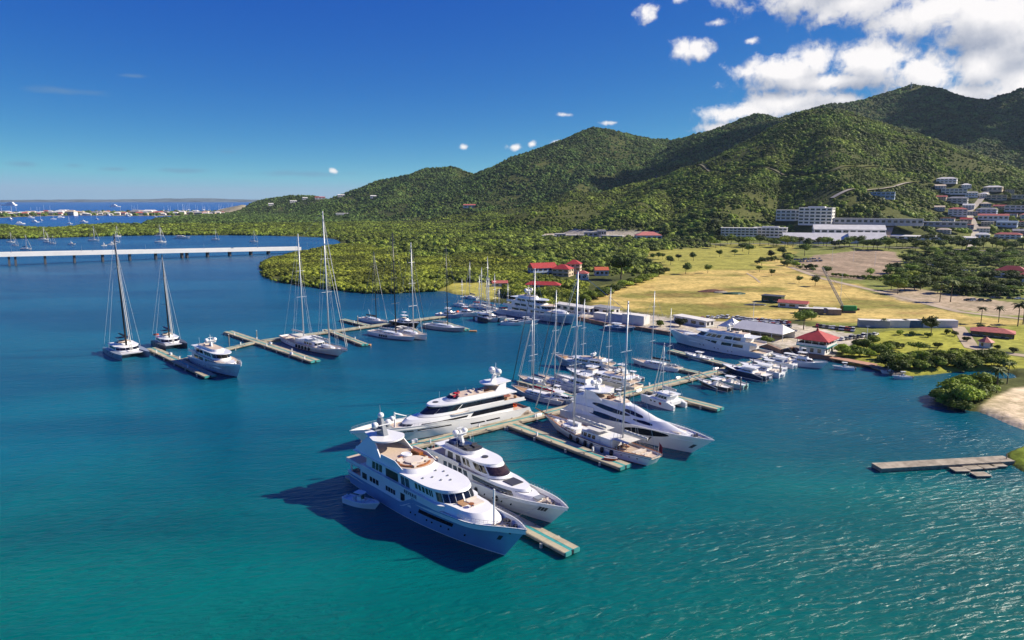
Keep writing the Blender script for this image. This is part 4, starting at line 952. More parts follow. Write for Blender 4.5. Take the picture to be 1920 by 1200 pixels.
# ---------------------------------------------------------------- small power craft
def power(label, L=10, style='console', hm=None, top=None, name='motor_boat', cat='boat', engines=2, dk=None, bootm=None, group=None, seats=None):
    t = thing(name, label, cat, group=group); B = L * (.30 if style != 'sport' else .27); fb = L * .095 + .25
    H = Hull(L, B, [(0, fb), (.5, fb * 1.05), (1, fb * 1.45)], rake=L * .14, tr=.88, bw=.28 if style in ('console', 'tender') else .1, full=2.4, wl=1.8)
    H.build(t, hm or white, bootm or white, dk or white, white, 16, rail_r=.06)
    if style in ('console', 'tender'):
        c = Tier(-L * .12, L * .06, B * .19, B * .16, L * .05, fb - .3, fb + .9, rake=.25, inset=.1, p=2); c.build('console', t, white); c.screen(t, .5, .7, 1.25, 3)
        for s in (1, -1):
            for x in (-L * .14, L * .02): MB().tube((x, s * B * .2, fb - .2), (x - .05, s * B * .2, fb + 1.75), .04, n=4).build('post', steel, t)
        slab(t, 'hard_top', -L * .18, L * .07, B * .3, L * .05, fb + 1.75, fb + 1.87, top or white)
        sofa(t, -L * .2, 0, fb - .28, .7, B * .5, m=seats or white, name='seat'); sofa(t, L * .2, 0, fb - .28, L * .14, B * .4, m=seats or white, name='seat', h=.35)
    elif style == 'express':
        c = Tier(-L * .22, L * .3, B * .36, B * .34, L * .26, fb - .1, fb + .95, rake=L * .16, inset=.25, p=1.9); c.build('cabin', t, white)
        c.window(t, .1, .6, .4, .8, 2, gap=.1); c.screen(t, .62, .3, .85, 3, gap=.05)
        sofa(t, -L * .32, 0, fb - .05, L * .12, B * .6, m=seats or beige, name='sun_pad', h=.4)
        slab(t, 'hard_top', -L * .26, L * .04, B * .33, L * .08, fb + 1.75, fb + 1.9, top or white)
        for s in (1, -1): MB().tube((-L * .2, s * B * .3, fb + .5), (-L * .22, s * B * .3, fb + 1.76), .05, n=4).build('post', white, t)
        MB().lathe((L * .25, 0, fb + .5), [(.22, 0), (.22, .5)], 10).build('hatch', dgrey, t)
    else:
        c = Tier(-L * .2, L * .22, B * .38, B * .36, L * .18, fb - .1, fb + 1.3, rake=L * .08, inset=.18, p=2); c.build('cabin', t, white)
        c.window(t, .08, .58, .35, .85, 2, gap=.12); c.screen(t, .6, .35, .88, 3, gap=.06)
        c2 = Tier(-L * .16, L * .08, B * .3, B * .28, L * .08, fb + 1.3, fb + 2.2, rake=L * .03, inset=.1, p=2); c2.build('flybridge', t, white, seats or beige)
        c2.screen(t, .5, .9, 1.25, 3)
        if style == 'sport':
            for s in (1, -1):
                for x in (-L * .12, L * .04): MB().tube((x, s * B * .26, fb + 2.1), (x * .8 - .3, s * B * .16, fb + 5.2), .05, n=4).build('tower_leg', steel, t)
                MB().tube((-L * .1, s * B * .4, fb + .8), (-L * .42, s * B * .75, fb + 6.5), .04, .02, 4).build('outrigger', white, t)
            slab(t, 'hard_top', -L * .17, L * .03, B * .27, L * .04, fb + 3.5, fb + 3.62, top or white); slab(t, 'tower_top', -L * .1, 0, B * .18, L * .02, fb + 5.2, fb + 5.3, white)
        else:
            slab(t, 'hard_top', -L * .18, L * .03, B * .3, L * .06, fb + 3.3, fb + 3.42, top or white)
            for s in (1, -1): MB().tube((-L * .15, s * B * .26, fb + 2.1), (-L * .16, s * B * .25, fb + 3.31), .06, n=4).build('post', white, t)
            MB().tube((-L * .13, 0, fb + 3.4), (-L * .15, 0, fb + 4.6), .07, .03, 5).build('aerial', white, t); radome(t, -L * .09, 0, fb + 3.42, .3)
        sofa(t, -L * .36, 0, fb - .05, .6, B * .55, m=seats or beige, name='seat'); railing(t, H, .45, .98, .6, 8)
    for i in range(engines):
        y = (i - (engines - 1) / 2) * .62; mb = MB(); mb.lathe((-L / 2 - .3, y, fb * .35), [(.12, -.4), (.14, 0), (.26, .2), (.27, .65), (.14, .85)], 8); mb.build('outboard_engine', white if engines > 2 else dgrey, t, smooth=True)
    return t
tender = power('small white open tender with engines lying against the side of the pale blue yacht', 9.6, 'tender', engines=3); place(tender, (712, 950), (642, 930), .9, .9, 9.6)

# ---------------------------------------------------------------- classic two masted yacht and big schooner
def two_master(label, L, B, mains, flagq=True, bowsprit=3.5, wh=True, covers=None, fend=(), mastm=None, name='sailing_yacht', canopy=None, red=False):
    t = thing(name, label, 'sailboat'); H = Hull(L, B, [(0, 2.6), (.3, 2.2), (.6, 2.5), (1, 4.0)], rake=L * .14, tr=.55, bw=.55, full=1.9, wl=1.6, trake=-1.6)
    H.build(t, white2, redboot, teakl, varn, 34, rail_r=.1)
    mb = MB()
    for s in (1, -1):
        vs = [tuple(H.pt(i / 30, v, s)[k] + (s * .03 if k == 1 else 0) for k in range(3)) for i in range(31) for v in (.80, .84)]
        mb.add(vs, [(2 * i, 2 * i + 1, 2 * i + 3, 2 * i + 2) for i in range(30)])
    mb.build('side_stripe', navy, t)
    for q in (.08, .14, .20, .6, .68): H.window(t, q, q + .012, .5, .6, 1, name='porthole')
    if fend: fenders(t, H, fend, 1, r=.45, h=1.5); fenders(t, H, fend, -1, r=.45, h=1.5)
    bz = H.z(1)
    if bowsprit: MB().tube((L / 2 - 1.5, 0, bz - .1), (L / 2 + bowsprit, 0, bz + .7), .2, .12, 8).build('bowsprit', varn, t)
    c = Tier(-L * .20, L * .10, B * .34, B * .32, L * .04, 1.6, 3.9, rake=.6, inset=.15, p=3); c.build('deck_house', t, white, white)
    c.window(t, .28, .58, .42, .85, 4, gap=.3); c.screen(t, .75, .4, .85, 3)
    c2 = Tier(L * .13, L * .30, B * .26, B * .2, L * .05, 1.9, 3.1, rake=.4, inset=.1); c2.build('forward_coachroof', t, white, white); c2.window(t, .1, .5, .45, .8, 3)
    MB().prism([(-L * .10, -B * .36), (L * .03, -B * .36), (L * .03, B * .36), (-L * .10, B * .36)], 5.1, 5.2, 0, [(-L * .10, -B * .2), (L * .03, -B * .2), (L * .03, B * .2), (-L * .10, B * .2)]).build('awning', canopy or canv, t)
    MB().prism([(-L * .32, -B * .33), (-L * .19, -B * .33), (-L * .19, B * .33), (-L * .32, B * .33)], 4.3, 4.4, 0, [(-L * .32, -B * .15), (-L * .19, -B * .15), (-L * .19, B * .15), (-L * .32, B * .15)]).build('awning', canv, t)
    for s in (1, -1):
        for x in (-L * .32, -L * .19, -L * .1, L * .03): MB().tube((x, s * B * .34, 1.8), (x, s * B * .34, 4.6), .05, n=4).build('awning_post', steel, t)
    sofa(t, -L * .36, 0, 1.9, 1.6, B * .5, m=beige); table(t, -L * .26, 0, 1.7, .9, varn); sofa(t, -L * .22, 0, 1.7, 1.0, B * .4, m=brwn, name='seat')
    sofa(t, -L * .42, 0, 2.0, 1.2, B * .35, m=beige, name='sun_pad', h=.3)
    pw = Hull(5, 1.9, [(0, .9), (1, 1.2)], rake=.8)
    d = MB(); d.prism([(L * .17, -1.9), (L * .27, -1.7), (L * .29, -1.1), (L * .27, -.5), (L * .17, -.5)], 3.1, 3.9); d.build('stowed_dinghy', white, t)
    clutter(t, [('deck_box', white, L * .36, .3, 2.7, 1.4, 1.2, .8), ('deck_box', beige, L * .33, -.8, 2.6, 1, .8, .6), ('hatch', teak, L * .40, 0, 2.9, .9, .9, .4)])
    tops = []
    for i, (mx, mh, bl, r) in enumerate(mains):
        tops.append(spar(t, L * mx, 2.0, mh, r, mastm or alu, rake=mh * .015, spread=(.42, .66), sw=2.6)); boom(t, L * mx - .4, L * mx - bl, 5.8 if i else 5.4, alu, covers[i] if covers else canv, .2, .42)
    tip = (L / 2 + bowsprit, 0, bz + .7); m0 = tops[0]; m1 = tops[-1]
    l = [(m0, tip), ((m0[0], 0, m0[2] * .8), (L / 2 - 1, 0, bz)), (m0, (m1[0], 0, m1[2] * .93)), (m1, (-L / 2 + .3, 0, 2.6))]
    for tp in tops:
        for s in (1, -1): l += [((tp[0], 0, tp[2] * .97), (tp[0] - .8, s * B * .48, 2.3)), ((tp[0], 0, tp[2] * .68), (tp[0] + .8, s * B * .48, 2.3)), ((tp[0], 0, tp[2] * .68), (tp[0] - 1.8, s * B * .48, 2.3))]
    stays(t, l, .05)
    for f, rr in ((1, .16), (.84, .14)):
        b = Vector(tip) if f == 1 else Vector((L / 2 - 1, 0, bz + .3)); a = Vector((m0[0], 0, m0[2] * (.96 if f == 1 else .8))); MB().tube(tuple(lerp(b, a, .02)), tuple(a), rr, rr * .6, 6).build('furled_sail', canv, t)
    if flagq: flag(t, -L / 2 - .1, 0, 2.4, 4.2, sz=2.3)
    railing(t, H, .03, .98, .8, 22, inset=.08); windlass(t, L * .43, 2.9, .4)
    return t
Y5 = two_master('classic white two masted yacht with wooden bowsprit and red stern flag', 41, 8.2, [(.20, 46, 12, .30), (-.23, 40, 8, .26)], fend=(.28, .36, .46, .52, .6, .68))
a = P(1232, 852, 3.0); Y5.rotation_euler.z = R(130.5); Y5.location = (a[0] + math.cos(R(130.5)) * 20.5, a[1] + math.sin(R(130.5)) * 20.5, 0)
S1 = two_master('tall white two masted sailing yacht at the middle left pier with white awnings', 56, 9.6, [(.24, 60, 15, .36), (-.16, 50, 11, .32)], flagq=False, bowsprit=0, fend=(.4, .45, .5, .55, .6), canopy=white2); place_h(S1, (652, 656), 4.0, -46, 56)

# ---------------------------------------------------------------- catamarans
def cat_sail(label, L, W, hm, mastm, mh, spar_r=.3, rake=0.0, cover=None, roofm=None, solid=True):
    t = thing('catamaran', label, 'catamaran'); b = W * .2
    for s in (1, -1):
        H = Hull(L, b, [(0, 1.5), (.2, 2.2), (1, 2.5)], rake=.6, tr=.6, bw=.06, full=2.2, wl=1.8); g = MB(); lv = [-.5, .001, .3, .65, 1]; n = 20; k = 5
        for sd in (1, -1):
            vs = [(lambda p: (p[0], p[1] + s * (W / 2 - b / 2), p[2]))(H.pt(i / n, v, sd)) for i in range(n + 1) for v in lv]
            g.add(vs, [(i * k + j, (i + 1) * k + j, (i + 1) * k + j + 1, i * k + j + 1) for i in range(n) for j in range(k - 1)])
        vs = [(lambda p, q: (p[0], (p[1] if q else -p[1]) + s * (W / 2 - b / 2), p[2]))(H.pt(i / n, 1, 1), q) for i in range(n + 1) for q in (0, 1)]
        g.add(vs, [(2 * i, 2 * i + 1, 2 * i + 3, 2 * i + 2) for i in range(n)]); a = [H.pt(0, v, 1) for v in lv]; g.add([(x, y + s * (W / 2 - b / 2), z) for x, y, z in a] + [(x, -y + s * (W / 2 - b / 2), z) for x, y, z in a], [(j, j + 1, k + j + 1, k + j) for j in range(k - 1)])
        hp = g.build('hull', hm, t)
        for q in (.35, .5, .62): mb = MB(); patch(mb, lambda a_, v: (lambda p: (p[0], p[1] + s * (W / 2 - b / 2), p[2]))(H.pt(a_, v, s)), q, q + .06, .55, .72, 2, 1, .03, (0, s * (W / 2 - b / 2), 1)); mb.build('window', glass, hp)
    MB().box(-L * .40, L * .14, -W * .34, W * .34, 1.2, 2.15).build('bridge_deck', white2, t)
    T = Tier(-L * .28, L * .20, W * .38, W * .36, L * .16, 2.1, 3.9, rake=1.6, inset=.3, p=2.2); T.build('saloon', t, white, roofm or white); T.window(t, .05, .55, .35, .8, 3, gap=.1); T.screen(t, .58, .3, .82, 5, gap=.06)
    slab(t, 'saloon_roof', -L * .36, L * .11, W * .37, L * .1, 3.9, 4.08, roofm or white)
    MB().box(L * .30, L * .33, -W * .32, W * .32, 1.7, 2.1).build('crossbeam', alu, t)
    if solid: MB().box(L * .14, L * .30, -W * .31, W * .31, 1.8, 1.95).build('foredeck', white2, t)
    else: MB().box(L * .14, L * .30, -W * .31, W * .31, 1.86, 1.92).build('trampoline', mat('netting', (.25, .25, .26), .9), t)
    if L > 18:
        F_ = Tier(-L * .22, -L * .02, W * .24, W * .22, 2, 4.1, 4.9, rake=.4, inset=.1); F_.build('flybridge', t, white, teakl); F_.screen(t, .5, .9, 1.3, 5)
        sofa(t, -L * .14, 0, 4.9, 1.4, W * .3, m=beige); slab(t, 'hard_top', -L * .2, -L * .06, W * .2, 1.0, 6.8, 6.95, black)
        for s in (1, -1):
            for x in (-L * .19, -L * .08): MB().tube((x, s * W * .18, 4.8), (x, s * W * .18, 6.8), .06, n=4).build('post', white, t)
    else:
        MB().box(-L * .36, -L * .25, W * .05, W * .3, 4.6, 4.7).build('bimini', canv, t)
    tp = spar(t, L * .02, 4.0, mh, spar_r, mastm, rake=rake, sw=W * .16, spread=(.4, .7)); boom(t, L * .02 - .3, -L * .36, 7.4 if L > 18 else 5.3, mastm, cover, .2, .42)
    bz = 2.3; stays(t, [(tp, (L * .31, 0, bz))] + [((tp[0], 0, tp[2] * .93), (-L * .08, s * W * .48, 2.2)) for s in (1, -1)] + [(tp, (-L * .42, s * W * .45, 2)) for s in (1, -1)], .05)
    a = Vector(tp); MB().tube((L * .31, 0, bz + .3), tuple(a * .98), .17, .1, 6).build('furled_sail', canv, t); MB().tube((L * .22, 0, bz), (a.x * .8, 0, a.z * .8), .14, .09, 6).build('furled_sail', canv, t)
    for s in (1, -1): MB().box(-L * .5, -L * .42, s * (W / 2 - b / 2) - b * .3, s * (W / 2 - b / 2) + b * .3, .5, .9).build('stern_step', white2, t)
    return t
C1 = cat_sail('large grey hulled sailing catamaran with tall black mast, outermost boat on the left', 27, 13, mat('cat_grey_hull', (.30, .34, .40), .35), black, 50, .42, rake=3.2, cover=black, roofm=white2)
a = P(255, 665, 2); C1.rotation_euler.z = R(-47); C1.location = (a[0] - math.cos(R(-47)) * 13.5, a[1] - math.sin(R(-47)) * 13.5, 0)
C2 = cat_sail('sailing catamaran with black mast and orange dinghy between the big catamaran and the domed yacht', 23, 11, mat('cat_dark_hull', (.10, .11, .13), .4), black, 41, .34, rake=1.0, cover=canvb, roofm=white)
MB().lathe((-8, -3.4, 4.3), [(.2, 0), (1.1, .1), (1.2, .45), (.9, .6), (.2, .5)], 10).build('dinghy', orange, C2)
C2.rotation_euler.z = R(-50); a = P(318, 645, 1); C2.location = (a[0] + 0, a[1], 0)
C3 = cat_sail('small white sailing catamaran beside the wedge yacht, stern to open water', 14, 7.4, white, alu, 20, .16, cover=canv, solid=False)
a = P(1243, 752, 1); C3.rotation_euler.z = R(128); C3.location = (a[0], a[1], 0)
for s in (1, -1): MB().lathe((-2, s * 3.75, 1.3), [(.45, -.06), (.45, .06)], 10, axis='y').build('life_ring', redc, C3)
C4 = cat_sail('dark hulled catamaran moored at the far pier in front of the mast cluster', 17, 8.6, dgrey, alu, 24, .18, cover=canvb); a = P(912, 598, 1); C4.location = (a[0], a[1], 0); C4.rotation_euler.z = R(-60)

# ---------------------------------------------------------------- sloops
def put(t, bow, hdg, L, zb=1.6): place_h(t, bow, zb, hdg, L)
N = []
s = sloop('white sloop with black mast at the left end of the second main pier', 24, 6.0, mastm=black, mh=38, rollers=1, fb=1.5, r=.24, cover=black); put(s, (727, 604), -44, 24)
MB().tube((-6, 2, 1.5), (-8, 2.2, 6), .15, .1, 5).build('passerelle', white, s)
s = sloop('long white racing sloop with the tallest black mast and black fenders at the second pier', 31, 7.0, mastm=black, mh=50, fb=1.9, r=.30, cover=canv, hbow=2.1, mast_x=.08, rollers=0, stripe=False); put(s, (779, 632), -38, 31, 2.1); fenders(s, Hull(31, 7, [(0, 1.9), (1, 2.1)], rake=1.9, tr=.72, full=2, wl=1.7), (.35, .4, .45, .5), 1, r=.35, h=1.0); fenders(s, Hull(31, 7, [(0, 1.9), (1, 2.1)], rake=1.9, tr=.72, full=2, wl=1.7), (.35, .4, .45, .5), -1, r=.35, h=1.0)
s = sloop('white sloop with tall silver mast and two furled headsails beside the racing sloop', 27, 6.6, mastm=alu, mh=45, fb=2.0, r=.30, cover=canv, rollers=2, hbow=2.8, mast_x=.10, bimini=canv); put(s, (801, 628), -47, 27, 2.8)
s = sloop('pale grey sloop with black mast nearest the boat yard on the second pier', 26, 6.2, hm=mat('warm_grey_hull', (.5, .49, .47), .35), mastm=black, mh=42, fb=1.9, r=.26, cover=canv, hbow=2.3, rollers=0, deckm=white2); put(s, (872, 615), -34, 26, 2.2)
s = sloop('white sloop with silver mast lying between the black hulled boats and the classic motor yacht', 21, 5.4, mastm=alu, mh=34, fb=1.6, r=.20, cover=canv, rollers=2, hbow=2.4, deckm=teakl); put(s, (1008, 701), 131, 21, 2.4)
s = sloop('dark decked dinghy topped sloop north of the main pier behind the long low yacht', 17, 4.8, hm=navy, mastm=alu, mh=24, fb=1.3, cover=canvb, deckm=teakl, rollers=1, hbow=1.8); put(s, (971, 704), 133, 17, 1.6)
s = sloop('classic sloop with varnished deck and silver mast astern of the long low yacht', 24, 5.8, hm=mat('lavender_hull', (.50, .49, .54), .35), mastm=alu, mh=43, fb=1.6, r=.24, cover=redc, deckm=teak, rollers=2, hbow=2.3); put(s, (958, 723), 137, 24, 2.1)
s = sloop('white sloop with black sail cover moored alone where the main pier bends to the quay', 22, 5.6, mastm=alu, mh=30, fb=1.5, r=.19, cover=black, deckm=teakl, rollers=0, hbow=2.0, stripe=True); put(s, (1184, 672), 138, 22, 1.9)
spar(s, -6, 1.5, 24, .15, alu); 
s = sloop('slim white sloop behind the wedge yacht with single silver mast and cockpit bimini', 15, 4.4, mastm=alu, mh=33, fb=1.2, r=.17, cover=canv, bimini=canv); put(s, (1118, 690), 128, 15, 1.6)
# ---------------------------------------------------------------- motor craft north of the main pier
def pb(label, bow, hdg, L, style, zb=1.8, **k): t = power(label, L, style, **k); place_h(t, bow, zb, hdg, L); return t
cm = decked('classic motor yacht with tan foredeck pointing left among the boats north of the main pier', 27, 6.6, tiers=2, hm=mat('grey_blue_hull', (.40, .44, .52), .3), dome=True, sheer=[(0, 1.6), (.5, 2.2), (1, 4.2)]); place_h(cm, (1039, 665), 4.0, 148, 27)
MB().prism([(8.2, -1.6), (12.2, -.5), (12.2, .5), (8.2, 1.6)], 3.5, 3.75).build('foredeck_cover', teak, cm)
cm2 = decked('cream aft decked motor yacht right behind the radar arch of the wedge yacht', 25, 6.8, tiers=2, hm=cream, sheer=[(0, 1.8), (.5, 2.2), (1, 3.4)]); place_h(cm2, (1088, 694), 3.3, 138, 25)
pb('white express cruiser with arched windows pointing at the open water by the silver masted sloop', (1040, 702), 135, 24, 'fly', 3.4)
pb('flybridge cruiser with grey hull squeezed between the express cruiser and the cream motor yacht', (1062, 690), 138, 20, 'fly', 3.0, hm=mat('slate_hull', (.24, .26, .30), .3))
pb('low white express boat lying behind the bow of the two masted classic yacht', (1088, 752), -44, 15, 'express', 2.0)
pb('rigid grey tender tied at the pier near the wedge yacht stern', (1115, 745), -30, 8, 'tender', 1, hm=dgrey)
pb('open boat with dark seats tied under the cream motor yacht stern', (1135, 738), 160, 8, 'console', 1, hm=dgrey, seats=dgrey)
pb('white flybridge cruiser in the gap right of the cream motor yacht', (1130, 690), 136, 15, 'fly', 2.2)
pb('small white open boat right of the cream motor yacht and the white cruiser', (1163, 700), 134, 10, 'console', 1.2, seats=redc)
pb('dark inflatable tender behind the varnished classic sloop', (1024, 728), 134, 9, 'tender', 1, hm=dgrey)
s = sloop('white sloop with blue boom cover squeezed between the motor cruisers', 16, 4.6, mastm=alu, mh=27, fb=1.3, r=.16, cover=canvb, rollers=1); put(s, (1068, 676), 136, 16, 1.6)
pb('white express boat on the quay side of the last lift', (1462, 668), 131, 11, 'express', 1.4)
pb('grey rigid tender astern of the quay yacht', (1478, 676), 120, 7, 'tender', .8, hm=dgrey)
# far pier boats
pb('white flybridge cruiser with blue hull stripes left of the small cruiser by the grassy point', (870, 589), -22, 17, 'fly', 2.4, hm=mat('blue_white_hull', (.35, .42, .6), .3))
pb('white flybridge cruiser closest to the grassy point at the far pier', (902, 586), -22, 17, 'fly', 2.4, seats=orange)
pb('black hulled sportfishing boat with white tower between the tall masts at the second pier', (786, 606), -44, 22, 'sport', 3.2, hm=black)
pb('white motor yacht stern on beside the mast cluster at the far end of the harbour', (950, 596), -25, 18, 'fly', 2.4)
pb('white open boat at the inner end of the far pier beside the three deck yacht', (985, 604), -15, 13, 'express', 1.8)
pb('small white launch lying along the hull of the three deck yacht', (1012, 601), -8, 12, 'express', 1.5)
mcs = [(865, 575, 522), (883, 560, 490), (897, 577, 515), (905, 577, 500), (913, 580, 480), (919, 582, 520), (926, 583, 512), (938, 588, 540), (950, 588, 530)]
for i, (px, by, ty) in enumerate(mcs):
    X, Y = P(px, by); hgt = (by - ty) / F * Y * 1.0
    s = sloop('white cruising sloop in the far mast cluster, %s from the left' % ordn(i), 13, 4, mastm=alu, mh=hgt, fb=1.2, r=.2, cover=(canv, canvb, redc)[i % 3], rollers=i % 2, group='cruising sloops in the far mast cluster'); s.location = (X, Y, 0); s.rotation_euler.z = R(-50 + i * 7 % 20 + 180 * (i % 2))

# ---------------------------------------------------------------- right hand berths
pb('small white centre console boat on the green edged pier beside the quay yacht', (1283, 662), 132, 13, 'console', 1.6)
b1 = [('black and white open powerboat on the lift nearest the main pier', (1308, 711), 13, dgrey, 'console'), ('green trimmed open powerboat with white T-top in the second lift berth', (1333, 706), 14, mat('seafoam', (.35, .6, .55), .4), 'console'),
      ('long dark hulled open boat with white deck lying on the third lift', (1352, 687), 20, navy, 'express'), ('white express boat with pink cockpit cushions between the lifts', (1385, 683), 18, white, 'express'),
      ('white open boat with four outboards on the lift beside the express boat', (1405, 676), 15, white, 'console'), ('low white powerboat in the berth before the sportfisher', (1425, 670), 15, white, 'express'), ('white powerboat with red stern cover nearest the quay corner', (1443, 664), 15, white, 'console')]
for lb, bw, L, hm, st in b1: pb(lb, bw, 131, L, st, 1.8, hm=hm, engines=3 if L > 14 else 2, seats=beige)
MB().lathe((-5.5, 0, 1.2), [(.9, -1), (1.0, 0), (.7, .9)], 10, axis='y').build('stern_cover', redc, bpy.data.objects['motor_boat'].users_scene and list(o for o in SC.objects if o.get('label') == 'white powerboat with red stern cover nearest the quay corner')[0])
pb('white sportfishing boat with tall tuna tower moored under the red roofed pavilion', (1553, 681), -38, 17, 'sport', 2.4)
pb('small white workboat at the sea wall right of the pavilion', (1560, 687), 165, 8, 'tender', 1)
pb('white skiff tied left of the short wooden ramp', (1672, 706), 175, 7, 'tender', .8)
pb('white skiff lying under the red brown boardwalk ramp', (1650, 696), 170, 6, 'tender', .8, top=white2)
pb('blue hulled launch at the stone quay in front of the white containers', (1192, 617), -35, 17, 'express', 1.8, hm=roofb)

# ================================================================ PIERS
def pier(label, p0, p1, w=4.0, z=1.15, end0=False, end1=True, stripe=True, name='finger_pier', panel=6.0, pw=0.0):
    dx, dy = p1[0] - p0[0], p1[1] - p0[1]; L = math.hypot(dx, dy)
    t = thing(name, label, 'pier', (p0[0], p0[1], 0), math.atan2(dy, dx), None); n = max(1, round(L / panel)); s = L / n
    me = None
    for i in range(n):
        if me is None:
            mb = MB(); mb.box(.03, s - .03, -w / 2, -.42 if stripe else w / 2, z - .35, z); 
            if stripe: mb.box(.03, s - .03, .42, w / 2, z - .35, z)
            me = mb.mesh('deck_panel', pdeck)
            ms = MB().box(.02, s - .02, -.42, .42, z - .33, z - .03).mesh('service_cover', teal)
        ob('deck_panel', me, t, (i * s, 0, 0))
        if stripe: ob('service_cover', ms, t, (i * s, 0, 0))
    for sd in (1, -1): MB().box(0, L, sd * (w / 2 + .09) - .08, sd * (w / 2 + .09) + .08, z - .55, z - .06).build('edge_beam', concr, t)
    MB().box(.3, L - .3, -w / 2 + .3, w / 2 - .3, .25, z - .36).build('float_body', concr, t)
    mp = MB().lathe((0, 0, 0), [(.32, -1.2), (.32, z - .3)], 8).mesh('pile', pile)
    for i in range(0, n + 1, 2):
        for sd in (1, -1): ob('pile', mp, t, (min(max(i * s, .5), L - .5), sd * (w / 2 + .45), 0))
    mc = MB(); mc.box(-.3, .3, -.06, .06, z + .12, z + .2); mc.box(-.1, .1, -.05, .05, z, z + .12); mcl = mc.mesh('cleat', dgrey)
    for i in range(1, n, 2):
        for sd in (1, -1): ob('cleat', mcl, t, (i * s, sd * (w / 2 - .2), 0))
    mq = MB(); mq.box(-.18, .18, -.18, .18, z, z + .95); mq.box(-.22, .22, -.22, .22, z + .95, z + 1.05); mpd = mq.mesh('power_pedestal', white)
    for i in range(2, n, 3): ob('power_pedestal', mpd, t, (i * s, (w / 2 - .5) * (1 if i % 2 else -1), 0))
    for e, x in ((end0, 0), (end1, L)):
        if e:
            d = 1 if x else -1
            for sd in (1, -1): MB().box(min(x + d * .02, x + d * .3), max(x + d * .02, x + d * .3), min(sd * .3, sd * w / 2), max(sd * .3, sd * w / 2), z - .75, z + .05).build('end_cap', teal, t)
            MB().lathe((x + d * .12, 0, z - .3), [(.3, -.2), (.3, .2)], 10, axis='x').build('end_fender', rubber, t)
    return t
ca, sa = math.cos(R(38.5)), math.sin(R(38.5)); cb, sb = math.cos(R(-50)), math.sin(R(-50))
M0 = P(870, 811, 1.15); M1 = P(1380, 687, 1.15); ml = math.hypot(M1[0] - M0[0], M1[1] - M0[1]); md = ((M1[0] - M0[0]) / ml, (M1[1] - M0[1]) / ml)
MS = (M0[0] - md[0] * 24, M0[1] - md[1] * 24)
MQ = P(1466, 664, 1.15)
pier('main pier running from the big yachts up to the quay, with a teal centre strip', MS, M1, 4.2, end1=False, name='main_pier')
pier('short inner stretch of the main pier between the powerboat lifts and the quay', (M1[0] + md[0] * .3, M1[1] + md[1] * .3), MQ, 3.4, end1=False, name='main_pier', z=1.16)
def onmain(t_, off=2.3): return (MS[0] + md[0] * t_ + cb * off, MS[1] + md[1] * t_ + sb * off)
def finger(label, at, end, w=3.6, z=1.15, **k):
    e = P(end[0], end[1], 1.15); d = (cb, sb)
    det = md[0] * d[1] - md[1] * d[0]; rx, ry = e[0] - MS[0], e[1] - MS[1]; tt = (rx * d[1] - ry * d[0]) / det
    st = onmain(tt, 2.35 if at > 0 else -2.35); return pier(label, st, e, w, z, **k)
finger('nearest finger pier with bright teal end, between the two front yachts', 1, (1072, 1031))
finger('second finger pier beside the classic two masted yacht', 1, (1172, 873), w=4.0)
finger('third finger pier with turquoise end right of the small catamaran', 1, (1350, 765))
finger('short finger pier north of the main pier behind the long low yacht', -1, (975, 713), w=3.0)
finger('narrow finger pier north of the main pier by the black covered sloop', -1, (1240, 683), w=2.6)
e0, e1 = P(1258, 656, 1.15), P(1368, 684, 1.15); pier('green edged finger pier alongside the big yacht at the quay', e0, e1, 3.4, end0=True, end1=False)
# steel frames of the boat lifts
for i, (a_, b_) in enumerate([((1290, 705), (1345, 732)), ((1310, 701), (1375, 730)), ((1345, 697), (1400, 723)), ((1380, 690), (1430, 712)), ((1412, 680), (1465, 700))]):
    p, q_ = P(*a_, 1.6), P(*b_, 1.6); Lq = math.hypot(q_[0] - p[0], q_[1] - p[1])
    t = thing('boat_lift', 'steel boat lift beam beside the small powerboats, %s from the water side' % ordn(i), 'boat lift', (p[0], p[1], 0), math.atan2(q_[1] - p[1], q_[0] - p[0]), 'boat lift beams')
    MB().box(0, Lq, -.15, .15, 2.0, 2.25).build('beam', steel, t)
    for x in (.3, Lq * .5, Lq - .3): MB().tube((x, 0, -1), (x, 0, 3.0), .16, n=6).build('pile', concr, t)
# second pier system on the left
A0 = P(330, 672, 1.15); B0, B1 = P(428, 621, 1.15), P(591, 676, 1.15); L0, L1 = P(284, 652, 1.15), P(394, 704, 1.15)
pier('outermost left finger pier under the domed yacht and the catamarans', L0, L1, 4.2, end0=True)
pier('long finger pier left of the tall two masted yacht, teal end', B0, B1, 4.2, end0=True)
mB = ((B0[0] * .62 + B1[0] * .38), (B0[1] * .62 + B1[1] * .38)); Q1 = P(900, 583, 1.15)
d2 = (Q1[0] - mB[0], Q1[1] - mB[1]); l2 = math.hypot(*d2); d2 = (d2[0] / l2, d2[1] / l2)
K0, K1 = P(388, 655, 1.15), mB
pier('second main pier running from the tall two masted yacht to the far shore', (mB[0] + d2[0] * 2.6, mB[1] + d2[1] * 2.6), Q1, 3.8, end1=False, name='main_pier')
mid = ((L0[0] + L1[0]) / 2, (L0[1] + L1[1]) / 2); dk_ = (mB[0] - mid[0], mB[1] - mid[1]); lk = math.hypot(*dk_); dk_ = (dk_[0] / lk, dk_[1] / lk)
pier('link of the second main pier out to the leftmost finger pier', (mid[0] + dk_[0] * 2.7, mid[1] + dk_[1] * 2.7), (mB[0] - dk_[0] * 2.7, mB[1] - dk_[1] * 2.7), 3.2, end1=False, name='main_pier')
